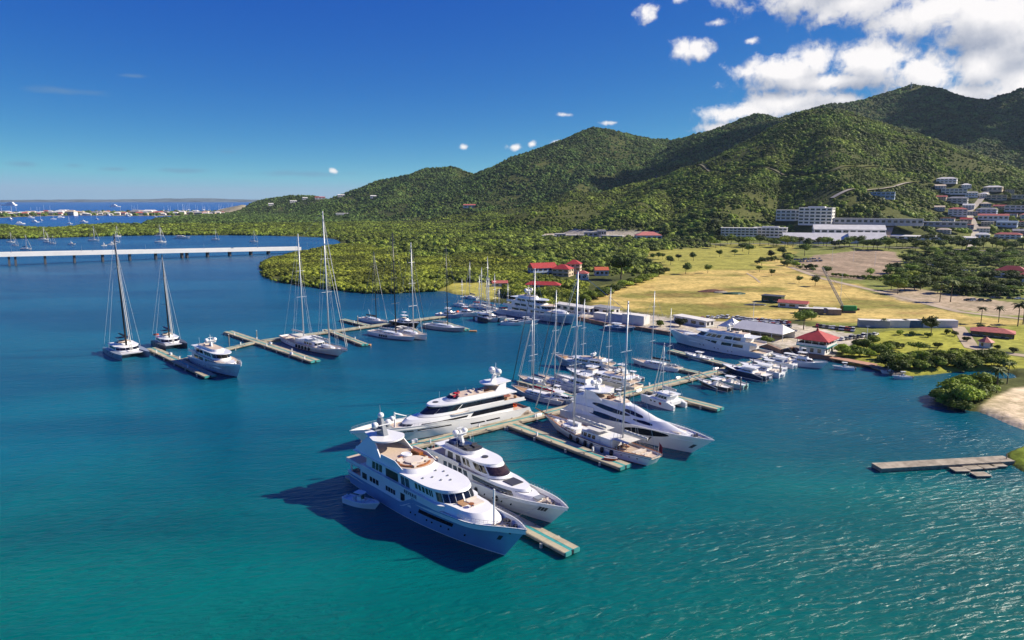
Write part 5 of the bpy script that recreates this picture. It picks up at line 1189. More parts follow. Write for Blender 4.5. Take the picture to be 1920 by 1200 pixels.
for lb, a_, b_ in (('finger pier right of the tall two masted yacht with an orange buoy off its end', (612, 617), (684, 645)), ('finger pier left of the long racing sloop', (642, 598), (695, 611)), ('finger pier hidden between the racing sloop and the grey sloop', (745, 600), (793, 629)),
                   ('finger pier with teal end beside the pale grey sloop', (835, 605), (876, 617)), ('last finger pier with teal end before the three deck yacht', (935, 592), (962, 603))):
    pier(lb, P(*a_, 1.15), P(*b_, 1.15), 3.2, end0=False, panel=7)
for i, (x_, y_, lb) in enumerate(((688, 648, 'orange topped mooring float off the pier beside the tall two masted yacht'), (792, 634, 'flat orange mooring float by the white silver masted sloop'), (887, 622, 'flat orange mooring float off the grey sloop pier'))):
    t = thing('mooring_float', lb, 'float', P(x_, y_) + (0,)); MB().box(-1.8, 1.8, -1, 1, -.1, .6).build('float_body', mat('faded_orange', (.55, .26, .10), .8), t)
    for x2 in (-1.2, 0, 1.2): MB().tube((x2, 0, .6), (x2, 0, 1.5), .07, n=5).build('post', brwn, t)
def bollard_pole(lb, x_, y_, h=5):
    t = thing('mooring_pile', lb, 'pile', P(x_, y_) + (0,), group='tall mooring piles'); MB().tube((0, 0, -1), (0, 0, h), .22, n=8).build('shaft', wood, t); MB().lathe((0, 0, h), [(.26, 0), (.2, .2), (.05, .3)], 8).build('cap', white, t)
for lb, x_, y_ in (('tall mooring pile at the outer end of the long finger pier on the left', 430, 648), ('tall mooring pile off the left end of the far finger pier', 671, 611), ('tall pile in front of the domed yacht stern', 482, 640), ('mooring pile among the powerboat lifts', 1388, 735), ('mooring pile standing by the last powerboat lift', 1462, 708)): bollard_pole(lb, x_, y_)
# weathered pier and floats at the right edge
p0, p1 = P(1643, 874, 1.0), P(1892, 860, 1.0); L_ = math.hypot(p1[0] - p0[0], p1[1] - p0[1]); a_ = math.atan2(p1[1] - p0[1], p1[0] - p0[0])
t = thing('old_pier', 'weathered grey concrete pier near the right edge of the water', 'pier', (p0[0], p0[1], 0), a_)
n = 9
for i in range(n): MB().box(i * L_ / n + .03, (i + 1) * L_ / n - .03, -1.9, 1.9, .75, 1.1).build('deck_slab', concr, t, rz=0)
MB().box(.2, L_ - .1, -1.75, 1.75, .1, .72).build('pier_body', wood, t)
for i in range(0, n + 1, 2):
    for sd in (1, -1): MB().tube((i * L_ / n + .2, sd * 1.6, -1.2), (i * L_ / n + .2, sd * 1.6, .7), .25, n=7).build('pile', wood, t)
for i, (x_, y_) in enumerate([(1799, 884), (1822, 880), (1838, 893), (1850, 878), (1868, 875)]):
    t = thing('old_float', 'square grey concrete float lying under the weathered pier, %s from the left' % ordn(i), 'float', P(x_, y_) + (0,), R(8 + i * 9 % 17 - 6), 'loose floats by the weathered pier')
    MB().box(-1.9, 1.9, -1.35, 1.35, .35, .62).build('top_slab', concr, t); MB().box(-1.7, 1.7, -1.15, 1.15, -.4, .34).build('float_body', dgrey, t)
MB().tube((0, 0, -1), (0, 0, 2.4), .12, n=6).build('post', wood, thing('mooring_pile', 'dark timber post where the weathered pier meets the grass bank', 'pile', P(1886, 868) + (0,)))

# ================================================================ BRIDGE
bp0, bp1 = P(24, 498, 0), P(474, 478, 0); bl = math.hypot(bp1[0] - bp0[0], bp1[1] - bp0[1]); bd = ((bp1[0] - bp0[0]) / bl, (bp1[1] - bp0[1]) / bl)
t = thing('causeway_bridge', 'long low white concrete road bridge crossing the lagoon on dark piers', 'bridge', (bp0[0], bp0[1], 0), 0)
t.location.z = 2.6; t.rotation_euler = (0, R(1.15), math.atan2(bd[1], bd[0]))
LB = bl + 56; zt = 9.0
MB().box(-160, LB, -6, 6, zt - 2.2, zt).build('bridge_girder', bridgew, t)
MB().box(-160, LB, -5.7, 5.7, zt + .004, zt + .03).build('roadway', asph, t)
for sd in (1, -1): MB().box(-160, LB, sd * 6.02 - .2, sd * 6.02 + .2, zt - 2.3, zt + 1.7).build('parapet', bridgew, t)
for i, (x_, y_) in enumerate([(-60, 502), (24, 498), (85, 495), (139, 492), (192, 490), (243, 488), (292, 486), (347, 484), (390, 482), (433, 480.5), (474, 479), (508, 477.7)]):
    X, Y = P(x_, y_, 0); s_ = (X - bp0[0]) * bd[0] + (Y - bp0[1]) * bd[1]
    for k in ((-2.6, 2.6) if i in (1, 7) else (0,)):
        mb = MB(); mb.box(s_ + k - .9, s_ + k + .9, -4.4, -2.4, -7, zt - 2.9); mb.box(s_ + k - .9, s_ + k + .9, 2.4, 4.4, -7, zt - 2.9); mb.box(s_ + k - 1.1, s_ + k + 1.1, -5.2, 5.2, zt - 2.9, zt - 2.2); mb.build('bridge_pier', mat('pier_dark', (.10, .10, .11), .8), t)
for k in range(9): MB().tube((-120 + k * 60, 5.6, zt), (-120 + k * 60, 5.6, zt + 7), .14, .08, 5).build('lamp_post', steel, t)
car_b = [(130, 471), (235, 470)]

# ================================================================ BUILDINGS
def house(label, px, py, w, d, h, rot=0, wall=None, roof=None, kind='gable', rh=2.0, floors=1, nw=4, name='house', cat='house', z=None, over=.5, open_=False, group=None, door=True, ns=2, terrace=False):
    X, Y, Z = G(px, py); HOUSES.append((X, Y, w, d)); t = thing(name, label, cat, (X, Y, Z - .3), R(rot) - math.atan2(X, Y), group)
    wall = wall or wallw; roof = roof or roofr
    MB().box(-w / 2, w / 2, -d / 2, d / 2, -1.5, h).build('wall', wall, t)
    if kind == 'gable':
        mb = MB(); a = w / 2 + over; b = d / 2 + over
        mb.add([(-a, -b, h), (a, -b, h), (a, b, h), (-a, b, h), (-a, 0, h + rh), (a, 0, h + rh), (-a, -b, h - .18), (a, -b, h - .18), (a, b, h - .18), (-a, b, h - .18)],
               [(0, 1, 5, 4), (2, 3, 4, 5), (0, 4, 3), (1, 2, 5), (0, 6, 7, 1), (1, 7, 8, 2), (2, 8, 9, 3), (3, 9, 6, 0), (6, 9, 8, 7)]); mb.build('roof', roof, t)
    elif kind == 'hip':
        a = w / 2 + over; b = d / 2 + over; c = max(a - b, .0); mb = MB()
        mb.add([(-a, -b, h), (a, -b, h), (a, b, h), (-a, b, h), (-c, 0, h + rh), (c, 0, h + rh), (-a, -b, h - .18), (a, -b, h - .18), (a, b, h - .18), (-a, b, h - .18)],
               [(0, 1, 5, 4), (2, 3, 4, 5), (0, 4, 3), (1, 2, 5), (0, 6, 7, 1), (1, 7, 8, 2), (2, 8, 9, 3), (3, 9, 6, 0), (6, 9, 8, 7)]); mb.build('roof', roof, t)
    else:
        MB().box(-w / 2 - over, w / 2 + over, -d / 2 - over, d / 2 + over, h, h + .3).build('roof', roof, t)
        if terrace: MB().box(-w / 4, w / 4, -d / 4, d / 4, h + .3, h + 1.8).build('roof_house', wall, t)
    fh = h / floors
    for f in range(floors):
        z0 = f * fh + fh * .34; z1 = f * fh + fh * .80
        for i in range(nw):
            cx = -w / 2 + (i + .5) * w / nw; ww = w / nw * (.30 if not open_ else .36)
            wf = MB().box(cx - ww, cx + ww, -d / 2 - .06, -d / 2 + .02, z0 if not open_ else f * fh + fh * .25, z1 - fh * .05).build('window', wglass, t)
            if not open_ and w / nw > 2.5 and Y < 700: MB().box(cx - ww - .1, cx + ww + .1, -d / 2 - .16, -d / 2 - .0, z0 - .16, z0 - .02).build('sill', wallw, wf)
        for i in range(ns):
            cy = -d / 2 + (i + .5) * d / ns; ww = d / ns * .25
            for sx_ in (1, -1): MB().box(sx_ * (w / 2) - .05, sx_ * (w / 2) + .05, cy - ww, cy + ww, z0, z1).build('window', wglass, t)
        if floors > 1 and f: MB().box(-w / 2 - .05, w / 2 + .05, -d / 2 - 1.1, -d / 2 - .07, f * fh - .15, f * fh + .05).build('balcony', wall, t)
        if open_ and f: MB().box(-w / 2, w / 2, -d / 2 - 1.1, -d / 2 - 1.0, f * fh + .1, f * fh + .95).build('balcony_rail', wall, t)
    return t
def at(o, *a): o.location = a; return o
# pavilion on the quay
X, Y = P(1530, 660, 1.4); t = thing('waterfront_pavilion', 'two storey pavilion with white balcony, teal bands and red hipped roof on the quay', 'pavilion', (X, Y, 1.3), R(-42) - 0)
MB().box(-5.2, 5.2, -5.2, 5.2, 0, 3.3).build('wall', wallw, t); MB().box(-6.2, 6.2, -6.2, 6.2, 3.3, 3.5).build('balcony_floor', wallw, t)
MB().box(-4.4, 4.4, -4.4, 4.4, 3.5, 6.3).build('upper_room', wglass, t)
for sx_ in (1, -1):
    for ax in (0, 1):
        f_ = (lambda x0, x1, y0, y1: (x0, x1, y0, y1)) if ax else (lambda x0, x1, y0, y1: (y0, y1, x0, x1))
        lo, hi_ = sorted((sx_ * 6.05, sx_ * 6.2)); MB().box(*f_(-6.2, 6.2, lo, hi_), 3.52, 4.5).build('balcony_rail', wallw, t)
        lo, hi_ = sorted((sx_ * 6.22, sx_ * 6.3)); MB().box(*f_(-6.2, 6.2, lo, hi_), 3.2, 3.62).build('teal_band', teal, t)
        for k in (-5.9, -2.9, 0, 2.9, 5.9): lo, hi_ = sorted((sx_ * 5.85, sx_ * 6.02)); MB().box(*f_(k - .1, k + .1, lo, hi_), 3.5, 6.3).build('post', wallw, t)
        for k in (-3, 0, 3): lo, hi_ = sorted((sx_ * 5.21, sx_ * 5.26)); MB().box(*f_(k - .7, k + .7, lo, hi_), .9, 2.5).build('window', wglass, t)
rf = MB().add([(-7, -7, 6.2), (7, -7, 6.2), (7, 7, 6.2), (-7, 7, 6.2), (0, 0, 9.6), (-7, -7, 6.0), (7, -7, 6.0), (7, 7, 6.0), (-7, 7, 6.0)], [(0, 1, 4), (1, 2, 4), (2, 3, 4), (3, 0, 4), (0, 5, 6, 1), (1, 6, 7, 2), (2, 7, 8, 3), (3, 8, 5, 0), (5, 8, 7, 6)]).build('roof', roofr, t)
MB().lathe((0, 0, 9.4), [(.5, 0), (.5, .5), (.1, 1.2)], 8).build('roof_cap', roofr, rf)
# marquee
X, Y = P(1428, 630, 1.4); t = thing('marquee', 'large white peaked marquee behind the yacht at the quay', 'tent', (X, Y, 1.3), R(-45)); W_, D_ = 26, 13
MB().add([(-W_ / 2, -D_ / 2, 3.4), (W_ / 2, -D_ / 2, 3.4), (W_ / 2, D_ / 2, 3.4), (-W_ / 2, D_ / 2, 3.4), (-W_ / 2 + 3, 0, 6.6), (W_ / 2 - 3, 0, 6.6)], [(0, 1, 5, 4), (2, 3, 4, 5), (0, 4, 3), (1, 2, 5)]).build('tent_roof', roofw, t)
MB().add([(-W_ / 2, -D_ / 2, 3.38), (-W_ / 2, D_ / 2, 3.38), (-W_ / 2, D_ / 2, 0), (-W_ / 2, -D_ / 2, 0), (W_ / 2, D_ / 2, 3.38), (W_ / 2, D_ / 2, 0)], [(0, 1, 2, 3), (1, 4, 5, 2)]).build('tent_wall', roofw, t)
for i in range(6): MB().tube((-W_ / 2 + i * W_ / 5, -D_ / 2, 0), (-W_ / 2 + i * W_ / 5, -D_ / 2, 3.4), .12).build('pole', white, t)
X, Y = P(1372, 622, 1.4); t = thing('marquee', 'smaller white pointed tent behind the bow of the quay yacht', 'tent', (X, Y, 1.3), R(-45)); MB().add([(-5, -5, 3), (5, -5, 3), (5, 5, 3), (-5, 5, 3), (0, 0, 7)], [(0, 1, 4), (1, 2, 4), (2, 3, 4), (3, 0, 4)]).build('tent_roof', roofw, t)
for a_, b_ in ((-5, -5), (5, -5), (5, 5), (-5, 5)): MB().tube((a_, b_, 0), (a_, b_, 3), .12).build('pole', white, t)
house('long white boat yard shed beside the three deck yacht', 1080, 583, 26, 7, 3.6, -42, roof=roofw, rh=.8, nw=5, name='shed', cat='shed')
house('boat yard shed with dark lean roof between white containers', 1135, 588, 14, 8, 4, -40, roof=roofg, kind='flat', nw=2, name='shed', cat='shed')
def container(lb, px, py, w, m, rot=-40, h=2.7, d=2.6, name='container', zz=0):
    X, Y, Z = G(px, py); t = thing(name, lb, 'container', (X, Y, Z + zz), R(rot)); mb = MB(); mb.box(-w / 2, w / 2, -d / 2, d / 2, 0, h)
    n = int(w / .6)
    for s_ in (1, -1):
        for i in range(n): x = -w / 2 + .3 + i * w / n; a, b = sorted((s_ * d / 2, s_ * (d / 2 + .07))); mb.box(x - .12, x + .12, a, b, .2, h - .15)
    mb.build('container_body', m, t); MB().box(w / 2, w / 2 + .08, -d / 2 + .1, d / 2 - .1, .15, h - .1).build('door', m, t); MB().box(-w / 2 - .06, w / 2 + .06, -d / 2 - .06, d / 2 + .06, h, h + .1).build('roof', roofw, t); return t
container('grey blue container on the quay left of the bigger white store', 1158, 601, 9, wallb, -42, 3.8, 5)
container('large white store box on the quay behind the blue launch', 1192, 606, 13, wallw, -42, 4.6, 6)
container('white container behind the palm on the quay edge', 1128, 597, 8, wallw, -42, 3, 4)
house('low white shed with flat roof along the quay fence', 1300, 607, 22, 6, 3.4, -42, roof=roofw, kind='flat', nw=4, name='shed', cat='shed')
house('black and green shed with slanted roof in the dry field', 1449, 566, 12, 7, 4.2, -18, wall=dgreen, roof=dgrey, kind='flat', nw=2, name='shed', cat='shed')
house('white hut with faded red roof in the dry field', 1487, 576, 16, 7, 3.2, -10, roof=roofd, rh=1.4, nw=3, name='hut', cat='hut')
container('dark blue container in the field right of the white hut', 1520, 588, 13, navy, -20, 3.2, 4)
container('long pale container beside the dark blue one', 1546, 586, 12, wallg, -20, 2.8, 3); container('brown topped container nearest the green crane', 1563, 590, 7, mat('brown_box', (.28, .22, .18), .8), -10, 3.2, 4)
for lb, px, w, m in (('grey end container of the long row by the car park', 1637, 14, wallg), ('white container with blue roof in the long row', 1680, 11, wallw), ('teal blue container in the middle of the long row', 1709, 9, roofb), ('white container behind the dark tree in the long row', 1737, 9, wallw), ('white container at the right end of the long row', 1768, 12, wallw)):
    c = container(lb, px, 613, w, m, -4 if px > 1660 else -14, 3.6, 4.5)
t = house('low open shed with faded red roof by the light path', 1860, 630, 17, 9, 2.8, 0, wall=dgrey, roof=roofd, kind='hip', rh=1.6, nw=4, name='shed', cat='shed')
X, Y, Z = G(1848, 651); t = thing('kiosk', 'tiny white octagonal kiosk with pink red pointed roof on the lawn', 'kiosk', (X, Y, Z)); MB().lathe((0, 0, 0), [(2.6, -.2), (2.6, 2.6)], 8).build('wall', wallw, t); MB().lathe((0, 0, 2.6), [(3.4, 0), (.3, 1.9)], 8).build('roof', roofd, t)
for k in range(0, 8, 2): MB().box(-.5, .5, -2.58, -2.42, .8, 2.1).build('window', wglass, t).rotation_euler.z = R(k * 45 + 22.5)
X, Y, Z = G(1590, 586); t = thing('crawler_crane', 'bright green crawler crane with long pale lattice boom standing in the field', 'crane', (X, Y, Z), R(-8))
MB().prism([(-3.4, -1.7), (3.8, -1.7), (4.6, -1.0), (4.6, 1.0), (3.8, 1.7), (-3.4, 1.7)], 1.3, 3.9, 0, [(-3, -1.4), (3.6, -1.4), (4.2, -.8), (4.2, .8), (3.6, 1.4), (-3, 1.4)]).build('machine_house', green, t)
for s_ in (1, -1): MB().prism([(-3.4, s_ * 2 - .45), (3.4, s_ * 2 - .45), (3.4, s_ * 2 + .45), (-3.4, s_ * 2 + .45)], 0, 1.25).build('track', dgrey, t)
MB().box(-4.6, -3.42, -1.4, -.2, 1.6, 3.6).build('cab', glass, t); MB().box(4.5, 5.6, -1.5, 1.5, 1.5, 2.6).build('counterweight', brwn, t)
bo = MB(); A_ = Vector((-2.6, 0, 2.6)); B_ = Vector((-14, 6, 25))
for dx, dy in ((-.6, -.6), (.6, -.6), (.6, .6), (-.6, .6)): bo.tube(A_ + Vector((dx, dy, 0)), B_ + Vector((dx * .7, dy * .7, 0)), .17, .14, 4)
for i in range(22):
    u0, u1 = i / 22, (i + 1) / 22; p, q_ = A_.lerp(B_, u0), A_.lerp(B_, u1); k = .6 if i % 2 else -.6
    bo.tube(p + Vector((-k, -.6, 0)), q_ + Vector((k, -.6, 0)), .09, n=4); bo.tube(p + Vector((-k, .6, 0)), q_ + Vector((k, .6, 0)), .09, n=4); bo.tube(p + Vector((.6, -k, 0)), q_ + Vector((.6, k, 0)), .09, n=4)
bo.build('lattice_boom', mat('boom_paint', (.62, .55, .45), .6), t); MB().tube((3.5, 0, 3.9), tuple(B_), .05, n=4).build('cable', dgrey, t)
# houses by the mangroves
house('long white house with shade-blue walls and bright red roof at the mangrove edge', 1017, 516, 22, 12, 7, 24, wall=wallb, rh=4, floors=2, nw=5)  # blue of the wall colour stands for shade on the walls
house('sand coloured villa with red roofs right of the long white house', 1055, 517, 15, 12, 6.5, -20, wall=walls_, rh=3.6, floors=2, nw=3, kind='hip')
house('tall sand coloured villa wing with red hipped roof', 1076, 513, 12, 10, 9, -10, wall=walls_, rh=3.4, floors=3, nw=3, kind='hip', roof=roofr)
house('small white house between the villa and the big dark tree', 1092, 524, 9, 8, 5.5, -10, rh=2.2, floors=1, nw=2, kind='hip', roof=roofd)
house('small house with orange red roof left of the big dark tree', 1127, 516, 11, 9, 5, 10, wall=wallb, rh=2.4, nw=3, roof=mat('orange_roof', (.56, .13, .05), .6))
house('long low building with red roof at the mangrove shore', 1018, 540, 25, 8, 3.0, -8, rh=2.2, nw=5, kind='hip')
house('low red roofed shack behind the mast cluster', 937, 536, 11, 7, 2.8, 5, rh=1.6, nw=2, roof=roofd)
house('broad pink roofed hall at the foot of the hills', 1215, 449, 38, 22, 7, 8, roof=mat('pink_roof', (.60, .20, .16), .6), rh=5, nw=5, kind='hip', cat='hall', name='hall')
# white blocks and warehouses under the hill
house('left half of the long white three storey block with dark windows', 1385, 441, 50, 14, 11, 3, floors=3, nw=9, kind='flat', roof=roofw, open_=True, name='apartment_block', cat='apartments')
house('right half of the long white three storey block, stepped forward', 1444, 443, 46, 16, 13, -4, floors=3, nw=8, kind='flat', roof=roofw, open_=True, name='apartment_block', cat='apartments', terrace=True)
house('small white apartment block up the slope with flat roof', 1483, 412, 42, 16, 15, -6, floors=3, nw=6, kind='flat', roof=roofw, open_=True, name='apartment_block', cat='apartments')
house('tallest white grey apartment block with blank sunlit end wall', 1530, 420, 46, 20, 24, -12, floors=5, nw=6, kind='flat', roof=roofw, open_=True, name='apartment_block', cat='apartments', terrace=True)
house('big white roofed warehouse right behind the tree belt', 1535, 455, 96, 30, 4, 10, wall=wallw, roof=roofw, rh=10, nw=8, name='warehouse', cat='warehouse')
house('white roofed warehouse left of the track up the hill', 1624, 453, 46, 28, 4, 10, roof=roofw, rh=9, nw=5, name='warehouse', cat='warehouse')
house('long warehouse with white roof and open bays behind the big one', 1590, 437, 92, 24, 6, 8, wall=wallw, roof=roofw, rh=6, nw=10, open_=True, name='warehouse', cat='warehouse')
house('long low grey building stepping up behind the warehouses', 1640, 420, 120, 14, 8, -4, wall=wallg, roof=roofg, kind='flat', nw=16, name='warehouse', cat='warehouse')
house('pale grey range of sheds right of the hill track', 1740, 423, 95, 14, 6, -3, wall=wallg, roof=mat('pale_grey_roof', (.45, .46, .5), .6), kind='flat', nw=12, name='shed', cat='shed')
house('very long low shed with white roof below the brown yard', 1730, 449, 120, 14, 4.5, -2, roof=roofw, rh=1.5, nw=12, name='shed', cat='shed')
hs_ = [(1652, 372, 44, 16, 12, 2, wallb, roofg, 'flat', 'modern house with blue grey shaded front alone on the green slope'), (1775, 343, 36, 14, 9, 2, wallw, roofw, 'hip', 'highest white house on the right hand ridge'),
       (1788, 363, 44, 14, 10, 2, wallw, roofw, 'flat', 'wide white house below the highest ridge house'), (1795, 380, 34, 12, 9, 2, wallg, roofg, 'hip', 'greyish house under the wide white ridge house'), (1795, 404, 30, 14, 12, 3, wallw, roofd, 'hip', 'white house with pinkish red lower roof beside the palms of the slope'),
       (1811, 417, 18, 10, 6, 1, walls_, roofr, 'gable', 'tiny red roofed house below the pinkish one'), (1862, 358, 32, 14, 8, 1, walls_, roofw, 'hip', 'sand coloured villa on the crest at the right'), (1868, 374, 34, 13, 9, 2, walls_, walls_, 'flat', 'sandy terrace house just under the crest villa'),
       (1850, 400, 32, 12, 8, 2, wallb, roofg, 'hip', 'bluish house in the trees above the pink one'), (1862, 412, 46, 14, 8, 1, wallw, roofd, 'gable', 'long house with pinkish roof among the slope trees'), (1905, 395, 34, 14, 10, 2, wallw, roofg, 'flat', 'white house on the bare ground at the right edge of the slope'),
       (1890, 447, 36, 12, 7, 2, wallw, roofd, 'hip', 'pinkish white house above the palm garden at the right edge'), (1842, 446, 20, 10, 6, 1, wallw, roofw, 'hip', 'small white gabled house left of the pinkish one'), (1915, 440, 26, 12, 7, 2, mat('pink_wall', (.6, .35, .33), .8), roofg, 'gable', 'pink walled house at the right edge'),
       (1888, 424, 30, 12, 7, 1, wallb, mat('slate_blue_roof', (.22, .30, .38), .6), 'gable', 'house with slate blue roof in the slope trees'), (1912, 372, 26, 12, 7, 1, walls_, roofw, 'flat', 'sand coloured house at the far right under the ridge')]
for px, py, w, d, h, fl, wl, rf_, kd, lb in hs_: house(lb, px, py, w * .85, d, h * .85, random.uniform(-10, 10), wl, rf_, kd, 2.5, fl, max(3, w // 7), open_=kd == 'flat')
house('white house with dark red hipped roof at the right edge behind the palms', 1897, 520, 22, 14, 6, -10, roof=mat('dark_red_roof', (.30, .03, .03), .6), rh=4, floors=2, nw=4, kind='hip')
house('house with bright red roof cut by the right edge of the picture', 1925, 530, 16, 12, 5, 5, rh=3.5, nw=3, kind='hip')
house('long pale greenhouse roof in the woods behind the bridge', 650, 402, 70, 20, 4, 5, roof=roofw, rh=1, nw=6, name='greenhouse', cat='greenhouse')
for i, (px, py, w, rf_, lb) in enumerate([(600, 373, 60, roofd, 'reddish roofed house on the low spur left of the hills'), (640, 369, 40, roofw, 'white house at the foot of the leftmost hill'), (700, 371, 30, roofw, 'tiny white house on the flank of the leftmost hill'), (508, 385, 30, roofw, 'white house low on the distant wooded hill'),
                                     (550, 380, 40, roofw, 'white house in the middle of the distant wooded hill'), (572, 374, 30, roofw, 'white house near the top of the distant wooded hill'), (880, 389, 50, roofd, 'faded red roofed hall in the scrub below the hills')]):
    house(lb, px, py, w * .7, 14, 7, 5, roof=rf_, rh=3, nw=3)
rh_ = random.Random(33); hq = []
for _ in range(400):
    px, py = rh_.uniform(1760, 1925), rh_.uniform(345, 438)
    if py < 345 + (px - 1760) * .12 or any(abs(px - a) < 22 and abs(py - b) < 11 for a, b in hq) or any(abs(px - q[0]) < 24 and abs(py - q[1]) < 10 for q in hs_): continue
    hq.append((px, py))
for i, (px, py) in enumerate(sorted(hq)[:20]):
    house('small hillside house among the trees at the upper right, %s from the left' % ordn(i), px, py, rh_.uniform(12, 19), 10, rh_.uniform(4, 6.5), rh_.uniform(-20, 25), rh_.choice((wallw, wallw, walls_, wallg)), rh_.choice((roofw, roofw, roofd, roofg, walls_)), rh_.choice(('hip', 'flat', 'gable')), 2.4, 2, 4, group='small houses of the right hand hillside')
# concrete plant by the mangroves
for i, (px, py, w, h) in enumerate([(1030, 447, 22, 5), (1050, 446, 16, 7), (1078, 445, 30, 4), (1108, 444, 22, 8), (1128, 443, 12, 10), (1148, 446, 34, 4)]):
    house('pale grey works building in the clearing below the hills, %s from the left' % ordn(i), px, py, w, 10, h, random.uniform(-15, 15), wall=wallg, roof=roofw, kind='flat', nw=3, name='works_building', cat='works')
X, Y, Z = G(1708, 166); t = thing('radio_mast', 'small antenna tower on the highest summit', 'antenna', (X, Y, Z - 1)); MB().tube((0, 0, 0), (0, 0, 22), 1.6, 1.0, 6).build('tower', wallg, t)
for k in (0, 1, 2): MB().box(-5 + k, 5 - k, -1, 1, 12 + 4 * k, 13.4 + 4 * k).build('platform', wallw, t)
# ================================================================ ROADS
def ribbon(name, pts, w, m, z=.12, closed=False):
    W3 = [G(*p) for p in pts]; out = []
    for a, b in zip(W3, W3[1:]):
        n = max(1, int(math.hypot(b[0] - a[0], b[1] - a[1]) / 8)); out += [(lerp(a[0], b[0], i / n), lerp(a[1], b[1], i / n)) for i in range(n)]
    out.append(W3[-1][:2]); mb = MB(); vs = []
    for i, p in enumerate(out):
        a, b = out[max(i - 1, 0)], out[min(i + 1, len(out) - 1)]; d = Vector((b[0] - a[0], b[1] - a[1])).normalized(); nx, ny = -d.y * w / 2, d.x * w / 2; zz = zat(*p) + z
        vs += [(p[0] + nx, p[1] + ny, zz), (p[0] - nx, p[1] - ny, zz)]
    mb.add(vs, [(2 * i, 2 * i + 1, 2 * i + 3, 2 * i + 2) for i in range(len(out) - 1)]); mb.build(name, m, kind='structure')
ribbon('path', [(1795, 612), (1808, 630), (1822, 652), (1860, 660), (1930, 668)], 6, dirt)
ribbon('road', [(1480, 500), (1540, 522), (1640, 545), (1700, 560), (1800, 585), (1935, 600)], 6, dirt)
ribbon('road', [(1648, 452), (1656, 435), (1662, 418)], 22, dirt, .5)
ribbon('road', [(1330, 458), (1420, 457), (1520, 460), (1640, 463), (1800, 468), (1940, 475)], 8, asph, .3)
TRACKS = [[(1230, 330), (1330, 322), (1450, 318), (1560, 321), (1680, 319)], [(1560, 372), (1620, 358), (1680, 349), (1720, 343)], [(1000, 412), (1120, 400), (1230, 398)], [(1820, 470), (1830, 430), (1815, 400), (1835, 380), (1850, 360)]]
ribbon('path', TRACKS[0], 5, mat('track_earth', (.16, .15, .08), .9), .8)
ribbon('road', [(1560, 372), (1620, 358), (1680, 349), (1720, 343)], 9, mat('pale_track', (.5, .44, .34), .9), 1.0)
ribbon('road', [(1820, 470), (1830, 430), (1815, 400), (1835, 380), (1850, 360)], 9, mat('pale_track', (.5, .44, .34), .9), 1.2)
ribbon('path', [(1400, 512), (1415, 521), (1425, 530)], 1.5, dirt, .15)
# sea wall along the quay, boardwalk
def wallline(lb, pts, h=1.5, w=.8, m=None, name='sea_wall', z0=-1.5, cat='sea wall'):
    W3 = [P(a_, b_, 0) for a_, b_ in pts]; t = thing(name, lb, cat)
    for a, b in zip(W3, W3[1:]):
        L_ = math.hypot(b[0] - a[0], b[1] - a[1]); o = MB().box(0, L_, -w / 2, w / 2, z0, h).build('wall_section', m or concr, t, loc=(a[0], a[1], 0)); o.rotation_euler.z = math.atan2(b[1] - a[1], b[0] - a[0])
        c = MB().box(0, L_, -w * .8, w * .8, h, h + .18).build('coping', m or concr, t, loc=(a[0], a[1], 0)); c.rotation_euler.z = o.rotation_euler.z
wallline('brown edged sea wall along the yacht quay and the boat yard', [(1040, 592), (1092, 601), (1137, 611), (1200, 619), (1255, 628), (1330, 639), (1400, 647), (1440, 652), (1466, 663), (1488, 657), (1512, 670), (1560, 675)], m=mat('brown_wall', (.28, .17, .12), .9))
wallline('reddish boardwalk along the shore right of the pavilion', [(1560, 675), (1602, 683), (1640, 690)], 1.1, 3.0, mat('reddish_deck', (.5, .27, .17), .8), 'boardwalk', .6, 'boardwalk')
wallline('short grey wooden ramp at the end of the boardwalk', [(1638, 690), (1662, 698), (1686, 705)], .8, 2.6, wood, 'ramp', .2, 'ramp')
X0, Y0, Z0 = G(1196, 592); X1, Y1_, _z = G(1308, 603); Lf = math.hypot(X1 - X0, Y1_ - Y0); t = thing('fence', 'pale wire fence between the dry field and the boat yard quay', 'fence', (X0, Y0, Z0), math.atan2(Y1_ - Y0, X1 - X0))
for i in range(int(Lf / 4) + 1): MB().tube((i * 4, 0, -.2), (i * 4, 0, 1.9), .07, n=4).build('post', wallw, t)
for z_ in (.5, 1.1, 1.8): MB().box(0, Lf, -.025, .025, z_, z_ + .07).build('rail', wallw, t)
for i, (px, py, r_, h_, m_, lb) in enumerate([(1332, 547, 11, 1.6, brwn, 'long brown rubble heap in the middle of the dry field'), (1352, 549, 5, 1.2, concr, 'pale sand heap beside the brown rubble in the field'), (1375, 551, 9, 1.4, dgreen, 'dark overgrown earth bank right of the rubble heap'), (1128, 553, 6, 1.4, brwn, 'brown earth heap at the left corner of the dry field'), (1416, 572, 8, 1.0, dgrey, 'low dark heap of scrap left of the black green shed')]):
    X, Y, Z = G(px, py); vs, fs = icoco(3, 60 + i, 1, .35); MB().add([(vx * r_, vy * r_ * .45, max(vz, -.1) * h_) for vx, vy, vz in vs], fs).build('earth_heap', m_, None, loc=(X, Y, Z), label=lb, cat='heap')
